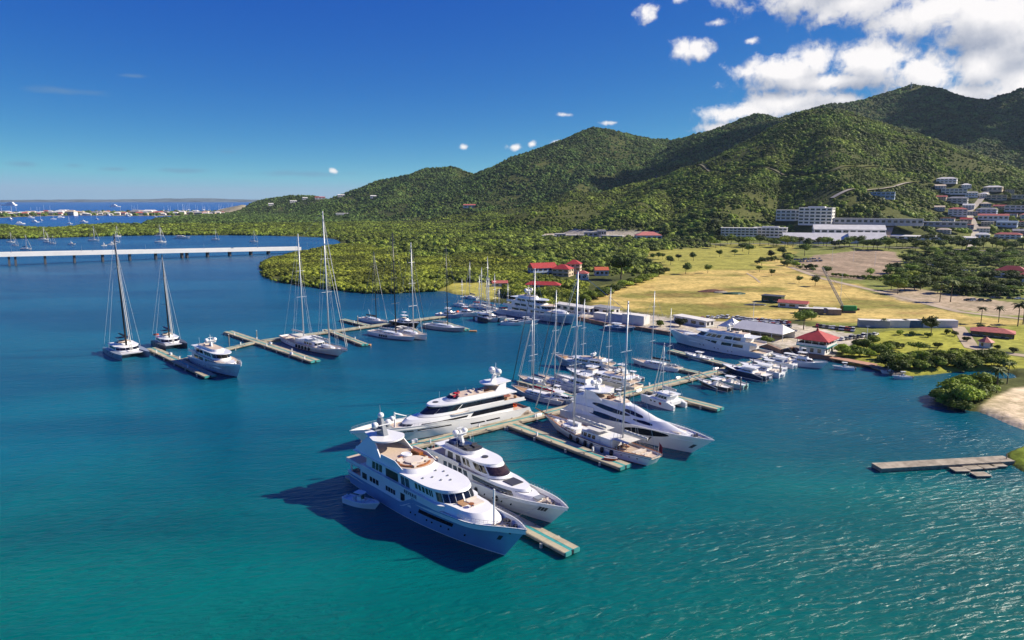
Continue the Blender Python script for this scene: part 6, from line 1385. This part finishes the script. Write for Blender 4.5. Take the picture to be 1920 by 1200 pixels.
# things left lying on the piers
rd = random.Random(8); dbx = None
def along(p0, p1, f, off, z=1.16): d = Vector((p1[0] - p0[0], p1[1] - p0[1])); L_ = d.length; d.normalize(); return (p0[0] + d.x * L_ * f - d.y * off, p0[1] + d.y * L_ * f + d.x * off, z), math.atan2(d.y, d.x)
spots = [(MS, M1, .06, 1.5, 'at the west end of the main pier'), (MS, M1, .33, -1.5, 'on the main pier by the second finger'), (MS, M1, .47, 1.5, 'on the main pier opposite the two masted yacht'), (MS, M1, .62, -1.5, 'on the main pier behind the wedge yacht'), (MS, M1, .78, 1.5, 'on the main pier near the black covered sloop'),
         (MS, M1, .93, 1.4, 'on the main pier where the lifts begin'), (L0, L1, .3, 1.5, 'on the outermost left pier'), (B0, B1, .5, 1.5, 'in the middle of the long left finger pier'), (B0, B1, .8, -1.5, 'near the teal end of the long left finger pier')]
for a_, b_, f, of, w_ in spots:
    loc, rz_ = along(a_, b_, f, of)
    t = thing('dock_box', 'white storage box standing ' + w_, 'dock box', loc, rz_, 'storage boxes on the piers'); MB().box(-.9, .9, -.35, .35, 0, .6).build('box_body', white, t); MB().prism([(-.95, -.4), (.95, -.4), (.95, .4), (-.95, .4)], .6, .85, 0, [(-.85, -.2), (.85, -.2), (.85, .3), (-.85, .3)]).build('lid', white, t)
p_ = P(1146, 862, 1.16); t = thing('dinghy', 'small orange and white dinghy lying on the end of the second finger pier', 'dinghy', p_ + (1.16,), R(-30)); Hd = Hull(3.4, 1.5, [(0, .5), (1, .7)], rake=.5, bw=.2); Hd.build(t, orange, orange, beige, white, 10)
# ================================================================ CARS
def make_car(m, van=False):
    t = ob('parked_car', None); bw, L_ = .88, 4.4
    mb = MB(); mb.prism([(-2.1, -bw), (2.1, -bw), (2.2, -bw * .7), (2.2, bw * .7), (2.1, bw), (-2.1, bw), (-2.2, bw * .7), (-2.2, -bw * .7)], .28, 1.0, 0, [(-2.1, -bw * .95), (2.0, -bw * .93), (2.08, -bw * .6), (2.08, bw * .6), (2.0, bw * .93), (-2.1, bw * .95), (-2.15, bw * .6), (-2.15, -bw * .6)]); mb.build('body', m, t)
    a = 1.5 if van else .8; h = 1.85 if van else 1.45
    MB().prism([(-1.95, -.82), (a, -.82), (a, .82), (-1.95, .82)], .98, h - .1, 0, [(-1.5, -.66), (a - .75, -.66), (a - .75, .66), (-1.5, .66)]).build('window_band', glass, t)
    MB().box(-1.56, a - .69, -.72, .72, h - .1, h + .02).build('roof', m, t)
    w = MB().lathe((0, 0, 0), [(.1, -.12), (.33, -.12), (.33, .12), (.1, .12)], 10, axis='y').mesh('wheel', tyre)
    for x in (-1.35, 1.35):
        for y in (-.82, .82): ob('wheel', w, t, (x, y, .33))
    return t
cms = [('white', mat('car_white', (.75, .75, .75), .25, coat=.5)), ('black', mat('car_black', (.02, .02, .025), .2, coat=.5)), ('silver', mat('car_silver', (.42, .43, .45), .3, metal=.3)), ('red', mat('car_red', (.42, .02, .02), .25, coat=.5)), ('blue', mat('car_blue', (.04, .12, .32), .25, coat=.5)), ('dark grey', mat('car_grey', (.09, .09, .1), .25, coat=.5))]
CP = [(make_car(m, v), n + (' van' if v else ' car')) for n, m in cms for v in (False, True)]
used_ = set(); rc = random.Random(4)
def cars(x0, y0, x1, y1, n, rot, where, wts=(8, 2, 4, 1, 1, 2), group=None):
    for i in range(n):
        if rc.random() < .07: continue
        ci = rc.choices(range(6), wts)[0] * 2 + (rc.random() < .25); pr, nm = CP[ci]; f = (i + rc.uniform(-.12, .12)) / max(n - 1, 1)
        X, Y, Z = G(lerp(x0, x1, f), lerp(y0, y1, f)); lb = '%s %s, %s from the left' % (nm, where, ordn(i)); loc = (X, Y, Z + .08); r = R(rot + rc.uniform(-4, 4) + 180 * (rc.random() < .4))
        if ci not in used_: used_.add(ci); pr.location = loc; pr.rotation_euler.z = r; tag(pr, lb, 'car', group or 'cars in the marina car parks'); continue
        c = dup(pr, loc, r, lb); c['category'] = 'car'; c['group'] = group or 'cars in the marina car parks'
cars(1308, 600, 1345, 597, 5, 60, 'by the field fence behind the tents'); cars(1352, 596, 1478, 607, 22, 55, 'in the back row of the marina car park')
cars(1400, 606, 1480, 615, 14, 55, 'in the second row of the marina car park'); cars(1425, 615, 1485, 622, 9, 55, 'in the front row behind the marquee', (6, 2, 3, 1, 1, 2))
cars(1526, 612, 1606, 622, 14, 60, 'in the field side row beyond the round tree'); cars(1580, 638, 1640, 629, 9, 40, 'in the slanted row behind the shore bushes', (5, 2, 3, 0, 3, 2))
cars(1484, 492, 1540, 490, 14, 80, 'in the front row of the dirt lot', (5, 1, 5, 0, 1, 2)); cars(1490, 488, 1536, 486, 12, 80, 'in the rear row of the dirt lot', (5, 1, 5, 0, 1, 2))
cars(1812, 564, 1866, 566, 5, 10, 'on the beige lot by the tall palms', (3, 4, 1, 0, 2, 3)); cars(1700, 494, 1752, 498, 6, 20, 'under the trees beyond the dirt lot', (5, 3, 2, 0, 0, 2)); cars(1790, 508, 1828, 510, 8, 70, 'in the shaded row by the wooded garden', (2, 5, 2, 0, 0, 3)); cars(1860, 560, 1925, 562, 5, 10, 'in the tree shade at the right edge', (3, 4, 1, 0, 2, 3))
for k, (px, py) in enumerate(car_b):
    s_ = 70 + k * 140; c = dup(CP[2 + k][0], (bp0[0] + bd[0] * s_, bp0[1] + bd[1] * s_, zt + 2.7 - s_ * math.tan(R(1.15))), math.atan2(bd[1], bd[0]), ('dark car crossing the white bridge, nearer its left end', 'dark car in the middle of the white bridge')[k]); c['category'] = 'car'; c['group'] = 'cars on the bridge'
for k, (pr, nm) in enumerate(CP):
    if k not in used_:
        for ch in list(pr.children): bpy.data.objects.remove(ch)
        bpy.data.objects.remove(pr)

# ================================================================ TREES
def tree_proto(m, seed, h=8, r=3.6, flat=.75, n=700, leaf=.42, name='tree'):
    t = ob(name, None); r *= 1.28; rr = random.Random(seed); mb = MB(); th = h - r * flat * 1.15; p = Vector((0, 0, -.3)); rad = h * .028
    for i in range(4): q_ = p + Vector((rr.uniform(-.15, .15), rr.uniform(-.15, .15), th / 3.6)); mb.tube(p, q_, rad, rad * .85, 7); p = q_; rad *= .85
    for i in range(6): a = i * 1.05 + rr.random(); b = p + Vector((math.cos(a) * r * .5, math.sin(a) * r * .5, r * .45 * rr.uniform(.5, 1))); mb.tube(p - Vector((0, 0, .4)), b, rad * .6, rad * .2, 5)
    mb.build('trunk', trunk, t); mb = MB(); leaves(mb, n, r, r * flat, leaf, seed, 9 + seed % 4, h - r * flat * .92, .7); mb.build('crown', m, t); return t
def palm_proto(seed, h=8, name='palm_tree'):
    t = ob(name, None); rr = random.Random(seed); mb = MB(); p = Vector((0, 0, -.3)); b = Vector((rr.uniform(-.2, .2), rr.uniform(-.2, .2), 0)) * .5; n = 7
    for i in range(n): q_ = p + Vector((b.x * i / n, b.y * i / n, (h + .3) / n)); mb.tube(p, q_, .2 - .008 * i, .19 - .008 * i, 7); p = q_
    mb.build('trunk', trunk, t); mb = MB()
    for i in range(20):
        a = i * 2.4; e = rr.uniform(-.2, .9); L_ = rr.uniform(2.4, 3.2); prev = p.copy(); d = Vector((math.cos(a), math.sin(a), 0)); s_ = Vector((-d.y, d.x, 0))
        for k in range(6):
            u = (k + 1) / 6; c = p + d * (L_ * u * math.cos(e * .5)) + Vector((0, 0, L_ * (math.sin(e) * u - (.75) * u * u))); w = .55 * math.sin(math.pi * min(u + .1, 1)) + .06; w0 = .55 * math.sin(math.pi * min(u - 1 / 6 + .1, 1)) + .06
            for sd in (1, -1): mb.add([prev, c, c + s_ * sd * w - Vector((0, 0, w * .5)), prev + s_ * sd * w0 - Vector((0, 0, w0 * .5))], [(0, 1, 2, 3)])
            prev = c
    mb.build('crown', lf_palm, t); return t
def bush_proto(m, seed, r=2.2, n=500, leaf=.32, name='shrub'):
    t = ob(name, None); mb = MB()
    for i in range(5): a = i * 1.25; mb.tube((0, 0, -.3), (math.cos(a) * r * .4, math.sin(a) * r * .4, r * .8), .09, .04, 5)
    mb.build('stems', trunk, t); mb = MB(); leaves(mb, n, r, r * .72, leaf, seed, 8, r * .55, .72); mb.build('leaves', m, t); return t
TP = {'d': [tree_proto(lf_dark, s, n=520) for s in (1, 2, 3)], 'g': [tree_proto(lf_tree, s, n=520) for s in (4, 5, 6)], 'f': [tree_proto(lf_tree, s, 6.5, 3.8, .38, 480) for s in (7, 8)], 'y': [tree_proto(leafmat('yellow_tree_leaves', (.24, .27, .03), (.11, .15, .018)), s, n=520) for s in (9, 10)],
      'p': [palm_proto(s) for s in (1, 2, 3)], 'b': [bush_proto(lf_bush, s) for s in (11, 12, 13)], 'm': [bush_proto(lf_bush, s, 3.4, 900, .36) for s in (14, 15, 16)], 'k': [bush_proto(lf_dark, s, 2.6, 500) for s in (17, 18)]}
placed = set(); rt = random.Random(12); BH = dict(d=8, g=8, f=6.5, y=8, p=8.6, b=2.6, m=4.2, k=3.2); CATN = dict(d='tree', g='tree', f='tree', y='tree', p='palm', b='shrub', m='shrub', k='shrub')
def plant(kind, px, py, h, lb, group=None, wid=1.0):
    pr = rt.choice(TP[kind]); X, Y, Z = G(px, py); s_ = h / BH[kind]; rz_ = rt.uniform(0, 6.28)
    if pr.name not in placed: placed.add(pr.name); o = pr; o.location = (X, Y, Z); o.rotation_euler.z = rz_; o.scale = (s_ * wid, s_ * wid, s_); o['label'] = lb
    else: o = dup(pr, (X, Y, Z), rz_, lb, (s_ * wid, s_ * wid, s_))
    o['category'] = CATN[kind]
    if group: o['group'] = group
    elif 'group' in o.keys(): del o['group']
FT = [('d', 1214, 500, 9), ('d', 1257, 497, 9), ('g', 1254, 491, 7), ('d', 1272, 489, 7.5), ('d', 1300, 489, 9.5), ('d', 1286, 514, 10.5), ('g', 1327, 512, 8), ('g', 1349, 482, 8.5), ('g', 1377, 480, 8), ('d', 1404, 477, 13), ('d', 1392, 472, 12), ('g', 1424, 510, 6), ('g', 1447, 518, 6.5),
      ('d', 1446, 486, 10), ('d', 1466, 482, 12), ('g', 1508, 480, 15), ('g', 1498, 531, 6), ('g', 1528, 537, 8), ('g', 1631, 521, 8), ('g', 1661, 519, 7), ('g', 1683, 551, 11), ('d', 1550, 517, 9), ('d', 1428, 498, 9), ('k', 1420, 495, 4), ('k', 1480, 481, 5), ('g', 1224, 488, 8), ('g', 1234, 487, 8), ('g', 1242, 486, 7), ('d', 1113, 565, 3.5)]
for i, (k, x_, y_, h) in enumerate(sorted(FT, key=lambda q: q[1])): plant(k, x_, y_, h, '%s standing on the dry grass field, %s from the left' % ({'d': 'dark round tree', 'g': 'green round tree', 'k': 'low dark bush'}[k], ordn(i)), 'trees on the dry field')
plant('d', 1165, 524, 21, 'very large dark spreading tree between the mangrove houses and the field', wid=1.25)
plant('g', 1507, 618, 10, 'big round green tree in the middle of the marina car park', wid=1.15); plant('d', 1521, 600, 6, 'small dark tree behind the big round car park tree')
plant('d', 1745, 627, 9, 'dark upright tree in front of the long container row'); plant('k', 1275, 612, 4.5, 'dark round bush on the quay by the bow of the quay yacht'); plant('b', 1238, 612, 3.5, 'light green bush on the quay edge'); plant('b', 1435, 646, 4, 'green bush at the stern of the quay yacht')
for lb, x_, y_, h in (('tall palm left of the two on the beige lot', 1762, 566, 12), ('tall full palm right of the two on the beige lot', 1782, 566, 14), ('palm standing before the brown field edge, left one', 1839, 607, 9), ('palm before the brown field edge, middle one', 1872, 605, 9), ('tall palm near the right edge above the red shed', 1908, 612, 12), ('tall palm cut by the right edge above the red shed', 1918, 608, 12),
                      ('small palm in front of the long grey container', 1656, 615, 5), ('palm behind the big shore bush, left one', 1868, 737, 9), ('palm behind the big shore bush, right one', 1888, 720, 8), ('palm on the quay behind the white container', 1147, 601, 6), ('palm in the shaded garden near the right edge', 1885, 470, 12)): plant('p', x_, y_, h, lb)
nb_ = 0
for x_ in np.arange(1332, 1945, 10.5):
    k = rt.choices('dgyf', (6, 4, 1, 1))[0]; x2 = x_ + rt.uniform(-4, 4); y_ = 461 + (x2 - 1332) * .012 + rt.uniform(-5, 5); plant(k, x2, y_, rt.uniform(10, 16), '%s tree in the belt before the white warehouses, %s from the left' % ({'d': 'dark', 'g': 'green', 'y': 'yellow green', 'f': 'flat topped'}[k], ordn(nb_)), 'tree belt before the warehouses', 1.15); nb_ += 1
i_ = 0; gl = []
for _ in range(190):
    x_, y_ = rt.uniform(1668, 1945), rt.uniform(474, 556)
    lo = 500 + (x_ - 1668) * .01 if x_ < 1700 else 474
    if x_ < 1690 and y_ < 512: continue
    if y_ > 548 + (x_ - 1700) * .05: continue
    if 1795 < x_ < 1860 and 500 < y_ < 528 and rt.random() < .9: continue
    gl.append((x_, y_))
for i, (x_, y_) in enumerate(sorted(gl)[:138]):
    k = rt.choices('dgyf', (6, 4, 1, 1))[0]; plant(k, x_, y_, rt.uniform(6, 10), '%s tree in the wooded garden, %s from the left' % ({'d': 'dark', 'g': 'green', 'y': 'yellow green', 'f': 'flat topped'}[k], ordn(i)), 'trees of the wooded garden', 1.45)
for i in range(22): x_ = 1562 + i * 5.6; plant(rt.choice('bk'), x_, 517 + (x_ - 1562) * .10 + rt.uniform(-1, 1), rt.uniform(2.2, 3.6), 'low bush in the hedge below the dirt lot, %s from the left' % ordn(i), 'hedge below the dirt lot')
for i in range(16): x_ = 1440 + i * 6; plant(rt.choice('bkg'), x_, 488 + (x_ - 1440) * .22 + rt.uniform(-3, 3), rt.uniform(3, 6), 'scrubby bush on the left edge of the dirt lot, %s from the left' % ordn(i), 'bushes at the dirt lot edge')
for i in range(14): x_ = 1108 + i * 10.5; plant('m', x_, 562 - i * 3.6 + rt.uniform(-2, 2), rt.uniform(4.5, 7), 'rounded green bush along the left edge of the dry field, %s from the left' % ordn(i), 'bushes along the field edge', 1.4)
for i in range(12): x_ = 962 + i * 12; plant('m', x_, 553 + (x_ - 962) * .12 + rt.uniform(-2, 2), rt.uniform(5, 7), 'dense dark green bush behind the three deck yacht, %s from the left' % ordn(i), 'bushes behind the three deck yacht', 1.3)
LB_ = [(1590, 668), (1600, 660), (1612, 668), (1606, 650), (1622, 655), (1630, 668), (1618, 646), (1640, 660), (1652, 665), (1662, 658), (1580, 662), (1636, 645), (1672, 655)]
for i, (x_, y_) in enumerate(sorted(LB_)): plant('m', x_, y_, rt.uniform(3, 4.6), 'rounded green shrub in the clump right of the pavilion, %s from the left' % ordn(i), 'shrubs right of the pavilion', 1.15)
SB = [(1662 + i * 10.5, (690 if i < 8 else 686) + rt.uniform(-6, 6) + 4 * math.sin(i)) for i in range(22)] + [(1664 + i * 11, 676 + rt.uniform(-3, 3)) for i in range(20)]
for i, (x_, y_) in enumerate(sorted(SB)): plant('m', x_, y_, rt.uniform(3.2, 5), 'mangrove bush on the shore below the lawn, %s from the left' % ordn(i), 'shore bushes below the lawn', 1.25)
for i, (x_, y_, h) in enumerate([(1768, 752, 6.5), (1785, 740, 8), (1790, 758, 7.5), (1808, 735, 8.5), (1812, 755, 8.5), (1832, 730, 8.5), (1835, 748, 8), (1852, 728, 7), (1850, 742, 6.5), (1762, 744, 4), (1758, 752, 4.5), (1772, 760, 5), (1786, 768, 5), (1806, 770, 5)]): plant('m', x_, y_, h * .72, 'leafy bush in the big dark clump beside the beach, %s from the left' % ordn(i), 'big bush clump by the beach', 1.25)
for i, (x_, y_, h, k) in enumerate([(1720, 668, 6, 'f'), (1758, 652, 2.6, 'b'), (1691, 653, 2.2, 'b'), (1788, 662, 2.5, 'k'), (1740, 632, 2.4, 'b'), (1712, 630, 2.4, 'k'), (1688, 628, 2.6, 'b'), (1775, 626, 2.4, 'b'), (1790, 630, 2.6, 'k'), (1812, 640, 2.4, 'b'), (1838, 618, 3, 'k'), (1900, 662, 2.6, 'k'), (1870, 655, 2, 'b')]): plant(k, x_, y_, h, '%s on the lawn behind the shore bushes, %s planted' % ('flat topped small tree' if k == 'f' else 'small clipped bush', ordn(i)) if k == 'f' else 'small bush dotted on the yellow green lawn, %s from the left' % ordn(i), 'bushes on the lawn')
for k in TP:
    for pr in TP[k]:
        if pr.name not in placed:
            for ch in list(pr.children): bpy.data.objects.remove(ch)
            bpy.data.objects.remove(pr)
for i, (x_, y_, h) in enumerate([(1576, 560, 16), (1600, 490, 14), (1560, 490, 14), (1640, 500, 14), (1624, 650, 9), (1412, 603, 10)]):
    X, Y, Z = G(x_, y_); t = thing('lamp_post', ['thin pale pole left of the green crane boom', 'tall floodlight pole in the middle of the dirt lot', 'floodlight pole at the left of the dirt lot', 'floodlight pole at the right of the dirt lot', 'white lamp post behind the shrubs right of the pavilion', 'white flag pole standing in the marina car park'][i], 'lamp post', (X, Y, Z)); MB().tube((0, 0, -.2), (0, 0, h), .14, .09, 6).build('pole', white, t); MB().box(-.8, .8, -.15, .15, h, h + .2).build('lamp', white, t)

# ================================================================ LAGOON BOATS AND THE SANDBAR TOWN
proto = sloop('p', 12, 4, mastm=alu, mh=16, fb=1.2, r=.20, cover=canvb, spread=(.6,))
LS = [(20, 455, 1), (29, 461, .8), (49, 468, 1.2), (82, 450, 1.3), (89, 455, 1), (99, 457, .8), (135, 459, -1), (176, 452, 1.5), (219, 444, 1.2), (217, 455, 1.1), (211, 459, -1), (299, 443, 1.3), (301, 455, 1.4), (404, 450, 1.1), (476, 454, 1.1), (196, 461, -.7)]
first = True
for i, (x_, y_, s_) in enumerate(sorted(LS)):
    X, Y = P(x_, y_); lb = 'white sailing boat at anchor beyond the bridge, %s from the left' % ordn(i)
    if s_ < 0: o = power('small white motor boat at anchor beyond the bridge, %s from the left' % ordn(i), 9 * -s_ * 1.2, 'fly', group='boats anchored beyond the bridge'); o.location = (X, Y, 0)
    elif first: first = False; o = proto; o['label'] = lb; o['group'] = 'boats anchored beyond the bridge'; o.location = (X, Y, 0)
    else: o = dup(proto, (X, Y, 0), 0, lb, s_, 'boats anchored beyond the bridge')
    o.rotation_euler.z = R(15 + rt.uniform(-15, 15))
o = decked('larger white motor yacht at anchor beyond the bridge, right of its middle', 26, 6.5, tiers=2, dome=False); o.location = P(342, 447) + (0,); o.rotation_euler.z = R(8)
rb = random.Random(21); fm = MB(); fm.prism([(-8, -2.2), (4, -2.2), (9, 0), (4, 2.2), (-8, 2.2)], -.3, 1.6, 0); fm.box(-4, 3, -1.5, 1.5, 1.6, 3.2); fm.tube((0, 0, 1.5), (0, 0, 22), .32, .2, 5); fme = fm.mesh('anchored_boat', white)
fm = MB(); fm.prism([(-10, -3), (6, -3), (12, 0), (6, 3), (-10, 3)], -.3, 2.4, 0); fm.prism([(-8, -2.4), (4, -2.4), (4, 2.4), (-8, 2.4)], 2.4, 5.2, 0, [(-7, -2), (2, -2), (2, 2), (-7, 2)]); fm.box(-6, 0, -1.6, 1.6, 5.2, 7); fyt = fm.mesh('anchored_yacht', white)
fb_ = [(38, 420, 1), (58, 409, 1), (66, 417, 1), (77, 414, 0), (114, 408, 1), (182, 412, 0), (157, 417, 1), (130, 420, 0), (205, 405, 1), (100, 411, 0), (240, 406, 1), (290, 407, 0), (20, 412, 1), (310, 404, 1)]
for i, (x_, y_, k) in enumerate(sorted(fb_)): ob('anchored_boat', fyt if k else fme, None, P(x_, y_) + (0,), R(rb.uniform(-20, 30)), 'tiny white boat on the far lagoon before the sandbar town, %s from the left' % ordn(i), 'boat', 'boats on the far lagoon')
xs_ = sorted([rb.uniform(0, 95) for _ in range(10)] + [rb.uniform(330, 440) for _ in range(26)] + [rb.uniform(200, 330) for _ in range(8)])
for i, x_ in enumerate(xs_): ob('anchored_boat', fme, None, P(x_, (400.5 if x_ < 100 else 396) + rb.uniform(-2, 1.5)) + (0,), R(rb.uniform(-30, 200)), 'distant sailing boat with bare mast moored along the sandbar, %s from the left' % ordn(i), 'sailboat', 'masts along the sandbar').scale = (1.2, 1.2, rb.uniform(1.1, 1.9))
ob('anchored_yacht', fyt, None, P(17, 385.5) + (0,), R(170), 'large white ship at sea beyond the sandbar at far left', 'ship').scale = (8, 5, 5)
ob('anchored_yacht', fyt, None, P(216, 388) + (0,), R(0), 'white ship at sea beyond the middle of the sandbar', 'ship').scale = (4, 4, 3)
hm_ = []
for wl, rf_ in ((wallw, roofw), (wallw, roofw), (walls_, roofg), (wallw, walls_), (wallw, roofd)):
    mb = MB(); mb.box(-10, 10, -6, 6, -1, 7); mb.add([(-10.8, -6.8, 7), (10.8, -6.8, 7), (10.8, 6.8, 7), (-10.8, 6.8, 7), (-6, 0, 11), (6, 0, 11)], [(0, 1, 5, 4), (2, 3, 4, 5), (0, 4, 3), (1, 2, 5)], 1)
    for k in range(5): mb.box(-9.2 + k * 4, -7 + k * 4, -6.1, -5.9, 1, 3, 2); mb.box(-9.2 + k * 4, -7 + k * 4, -6.1, -5.9, 4.2, 6, 2)
    hm_.append(mb.mesh('seaside_house', [wl, rf_, wglass]))
sp_ = []
for x_ in np.arange(-30, 525, 5.2):
    nr_ = 2 if (90 < x_ < 150 or 255 < x_ < 310 or 430 < x_) else 1
    for k in range(nr_ + (rb.random() < .5)): sp_.append((x_ + rb.uniform(-3, 3), rb.uniform(400.5, 404.5) if x_ < 420 else rb.uniform(392, 397.5)))
for i, (x_, y_) in enumerate(sorted(sp_)):
    sc_ = rb.uniform(.6, 1.25) * (1.5 if 255 < x_ < 305 or 105 < x_ < 140 else 1)
    hb = 'white house in the sandbar town across the lagoon, %s' % ((ordn(i) + ' from the left') if i < 60 else ordn(i - 60) + ' past its middle' if i < 120 else ordn(i - 120) + ' before its right end')
    o = ob('seaside_house', rb.choice(hm_), None, P(x_, y_) + (2.0,), R(rb.uniform(-15, 20)), hb, 'house', 'houses of the sandbar town'); o.scale = (sc_ * 1.1, sc_, sc_ * rb.uniform(.6, 1.1))
n_ = 900; xx = rs.uniform(-40, 530, n_); yy = rs.uniform(397, 406.5, n_); pts_ = [P(a_, b_, 2) + (3.,) for a_, b_ in zip(xx, yy)] + [P(a_, b_, 2) + (3.,) for a_, b_ in zip(rs.uniform(420, 540, 500), rs.uniform(390, 398, 500))]; pts_ = [p for p in pts_ if sdist(np.array([p[0]]), np.array([p[1]]), SPIT)[0] > 12]
scatter('sandbar_trees', pts_, rs.uniform(5, 10, len(pts_)), rs.uniform(0, 6, len(pts_)), [clump('sandbar_clump', lf_hill, 40, 60, .2)], 'dark trees mixed among the houses of the sandbar town')

# ================================================================ WOODS AND SCRUB (nobody could count it)
def cand(n, d0, d1, a0=-41, a1=41):  # even over the ground between two distances
    d = np.sqrt(rs.uniform(d0 * d0, d1 * d1, n)); a = np.radians(rs.uniform(a0, a1, n)); return d * np.sin(a), d * np.cos(a)
CLEAR = [(FIELD, 0), (LOT, 0), (LOT2, 0), (LAWN, 0), (LAWN2, 0), (QUAY, 0), (GRASS, 0), (BEACH, -2), (TOWN, 0), (SPOT, 0), (BANK, 0), (SPIT, 0)]
def woods(x, y, edge=1.0):
    z, s = height(x, y); k = s > edge
    for c, m in CLEAR:
        kk = sdist(x, y, c) < m
        if c is TOWN or c is SPOT: kk |= z > 15
        k &= kk
    for l in TRACKS:
        w3 = [G(*p) for p in l]
        for a, b in zip(w3, w3[1:]): k &= segd(x, y, a[0], a[1], b[0], b[1])[0] > 7
    for hx, hy, hw, hd in HOUSES:
        f = np.hypot(hx, hy); ux, uy = hx / f, hy / f
        al = (x - hx) * ux + (y - hy) * uy; ac = np.abs((x - hx) * uy - (y - hy) * ux); k &= ~((al < hd) & (al > -hd - 11) & (ac < hw * .55 + 3))
    return k, z, s
MANG = pp([(480, 525), (470, 480), (560, 468), (640, 452), (700, 470), (800, 490), (900, 480), (1000, 492), (1000, 520), (1100, 540), (1110, 565), (1040, 590), (940, 556), (850, 556), (700, 560), (560, 545)], 0)
x, y = cand(110000, 380, 1000, -24, 12); k, z, s = woods(x, y, -1.5); k &= (sdist(x, y, MANG) > 0)
x, y, z, s = x[k], y[k], z[k], s[k]; pt_ = fbm(x / 28, y / 28, 4, 12); kk = rs.uniform(size=len(x)) < np.clip((pt_ - .30) * 3.2, .10, .8); x, y, z, s, pt_ = x[kk], y[kk], z[kk], s[kk], pt_[kk]
scl = rs.uniform(.8, 2.3, len(x)) ** 1.1 * (0.45 + 1.15 * pt_) * np.clip(0.9 + s / 60, 0.8, 1.2)
scatter('mangrove_thicket', np.stack([x, y, np.maximum(z, 0) + scl * .3 + .3], 1), scl, rs.uniform(0, 6.3, len(x)), [clump('mangrove_clump', lf_mang, i, 130, .18) for i in (1, 2, 3)],
        'yellow green mangrove thicket on the low point beside the marina')
x, y = cand(620000, 600, 2000, -41, 41); k, z, s = woods(x, y, 1.5); k &= (sdist(x, y, MANG) < 3) & (rs.uniform(size=len(x)) < np.where(y > 1150, .85, .40))
x, y, z = x[k], y[k], z[k]
dens = fbm(x / 70, y / 70, 4, 77); k = rs.uniform(size=len(x)) < np.clip((dens - .28) * 3.4, .12, 1); x, y, z, dens = x[k], y[k], z[k], dens[k]
scl = (rs.gamma(3.0, .62, len(x)).clip(.8, 6) * (0.55 + 1.05 * dens) + .5) * np.where(y > 1150, .72, 1)
scatter('scrub_woodland', np.stack([x, y, z + scl * .1], 1), scl, rs.uniform(0, 6.3, len(x)), [clump('scrub_clump', lf_scrub, i, 100, .18) for i in (4, 5, 6)],
        'green scrub woodland on the flat ground and lower slopes below the hills')
x, y = cand(380000, 2000, 3900, -41, 41); k, z, s = woods(x, y, 3); k &= rs.uniform(size=len(x)) < 0.9
x, y, z = x[k], y[k], z[k]; dens = fbm(x / 90, y / 90, 4, 78); k = rs.uniform(size=len(x)) < np.clip((dens - .22) * 3.4, .15, 1); x, y, z = x[k], y[k], z[k]; scl = rs.gamma(4.0, .68, len(x)).clip(1.4, 7)
scatter('hillside_woodland', np.stack([x, y, z + scl * .05], 1), scl, rs.uniform(0, 6.3, len(x)), [clump('hill_clump', lf_hill, i, 60, .18, 2) for i in (7, 8)],
        'dark green dry forest covering the high hills')
GAR = pp([(1690, 470), (1945, 474), (1945, 552), (1800, 550), (1690, 540), (1660, 520), (1700, 500)], 3)
x, y = cand(60000, 480, 1000, 24, 41); k = (sdist(x, y, GAR) > 0) & (sdist(x, y, LOT) < -3) & (sdist(x, y, LOT2) < -2); x, y = x[k], y[k]; pt_ = fbm(x / 18, y / 18, 3, 44); k = rs.uniform(size=len(x)) < np.clip((pt_ - .42) * 2.6, 0, .6); x, y = x[k], y[k]; z = height(x, y)[0]
scl = rs.uniform(.5, 1.7, len(x)); scatter('garden_undergrowth', np.stack([x, y, z + .2], 1), scl, rs.uniform(0, 6, len(x)), [clump('garden_clump', lf_tree, i, 60, .2) for i in (50, 51)], 'low shrubs and undergrowth between the garden trees')
# ---------------------------------------------------------------- unseen cumulus heaps, added out to the side to shade the hills
def shade_cloud(lb, tx, ty, tz, alt, rx, ry, rz_, seed):
    t_ = (alt - tz) / sdir.z; c = (tx + sdir.x * t_, ty + sdir.y * t_, alt); rr = random.Random(seed); mb = MB()
    for i in range(26):
        a, r = rr.uniform(0, 6.28), math.sqrt(rr.random()); vs, fs = icoco(3, seed + i, 1, .3); s_ = rr.uniform(.22, .42) * (1.2 - .5 * r)
        mb.add([(r * math.cos(a) * rx + vx * s_ * rx, r * math.sin(a) * ry + vy * s_ * ry, max(-.25, vz) * s_ * rz_ * 2.2 + (1 - r) * rz_ * .4) for vx, vy, vz in vs], fs)
    o = mb.build('shade_cloud', mat('cloud_white', (.82, .82, .83), 1.0, var=.02), None, True, loc=c, kind='stuff'); o['label'] = lb
q1 = Wd(1790, 260, 2350); shade_cloud('unseen white cumulus heap added to shade the right hand hills', q1[0] + 100, 2350, q1[2], 1150, 420, 330, 150, 5)
q2 = Wd(1380, 268, 2150); shade_cloud('smaller unseen white cumulus heap added to shade the middle hills', q2[0], 2150, q2[2], 1250, 230, 170, 90, 9)
# ---------------------------------------------------------------- thin sea haze
mh = bpy.data.materials.new('sea_haze'); mh.use_nodes = True; t = mh.node_tree; t.nodes.clear()
pv = nd(t, 'ShaderNodeVolumePrincipled', ins={'Color': (0.60, 0.78, 0.95, 1), 'Density': 2.2e-5, 'Anisotropy': 0.2}); om = t.nodes.new('ShaderNodeOutputMaterial'); t.links.new(pv.outputs[0], om.inputs['Volume'])
MB().box(-24000, 24000, -380, 25000, -4, 420).build('haze', mh, kind='stuff')

# every label stays within sixteen words
for o in SC.objects:
    lb = o.get('label')
    if lb and len(lb.replace(',', ' ').split()) > 16: print('LONG', len(lb.split()), lb)
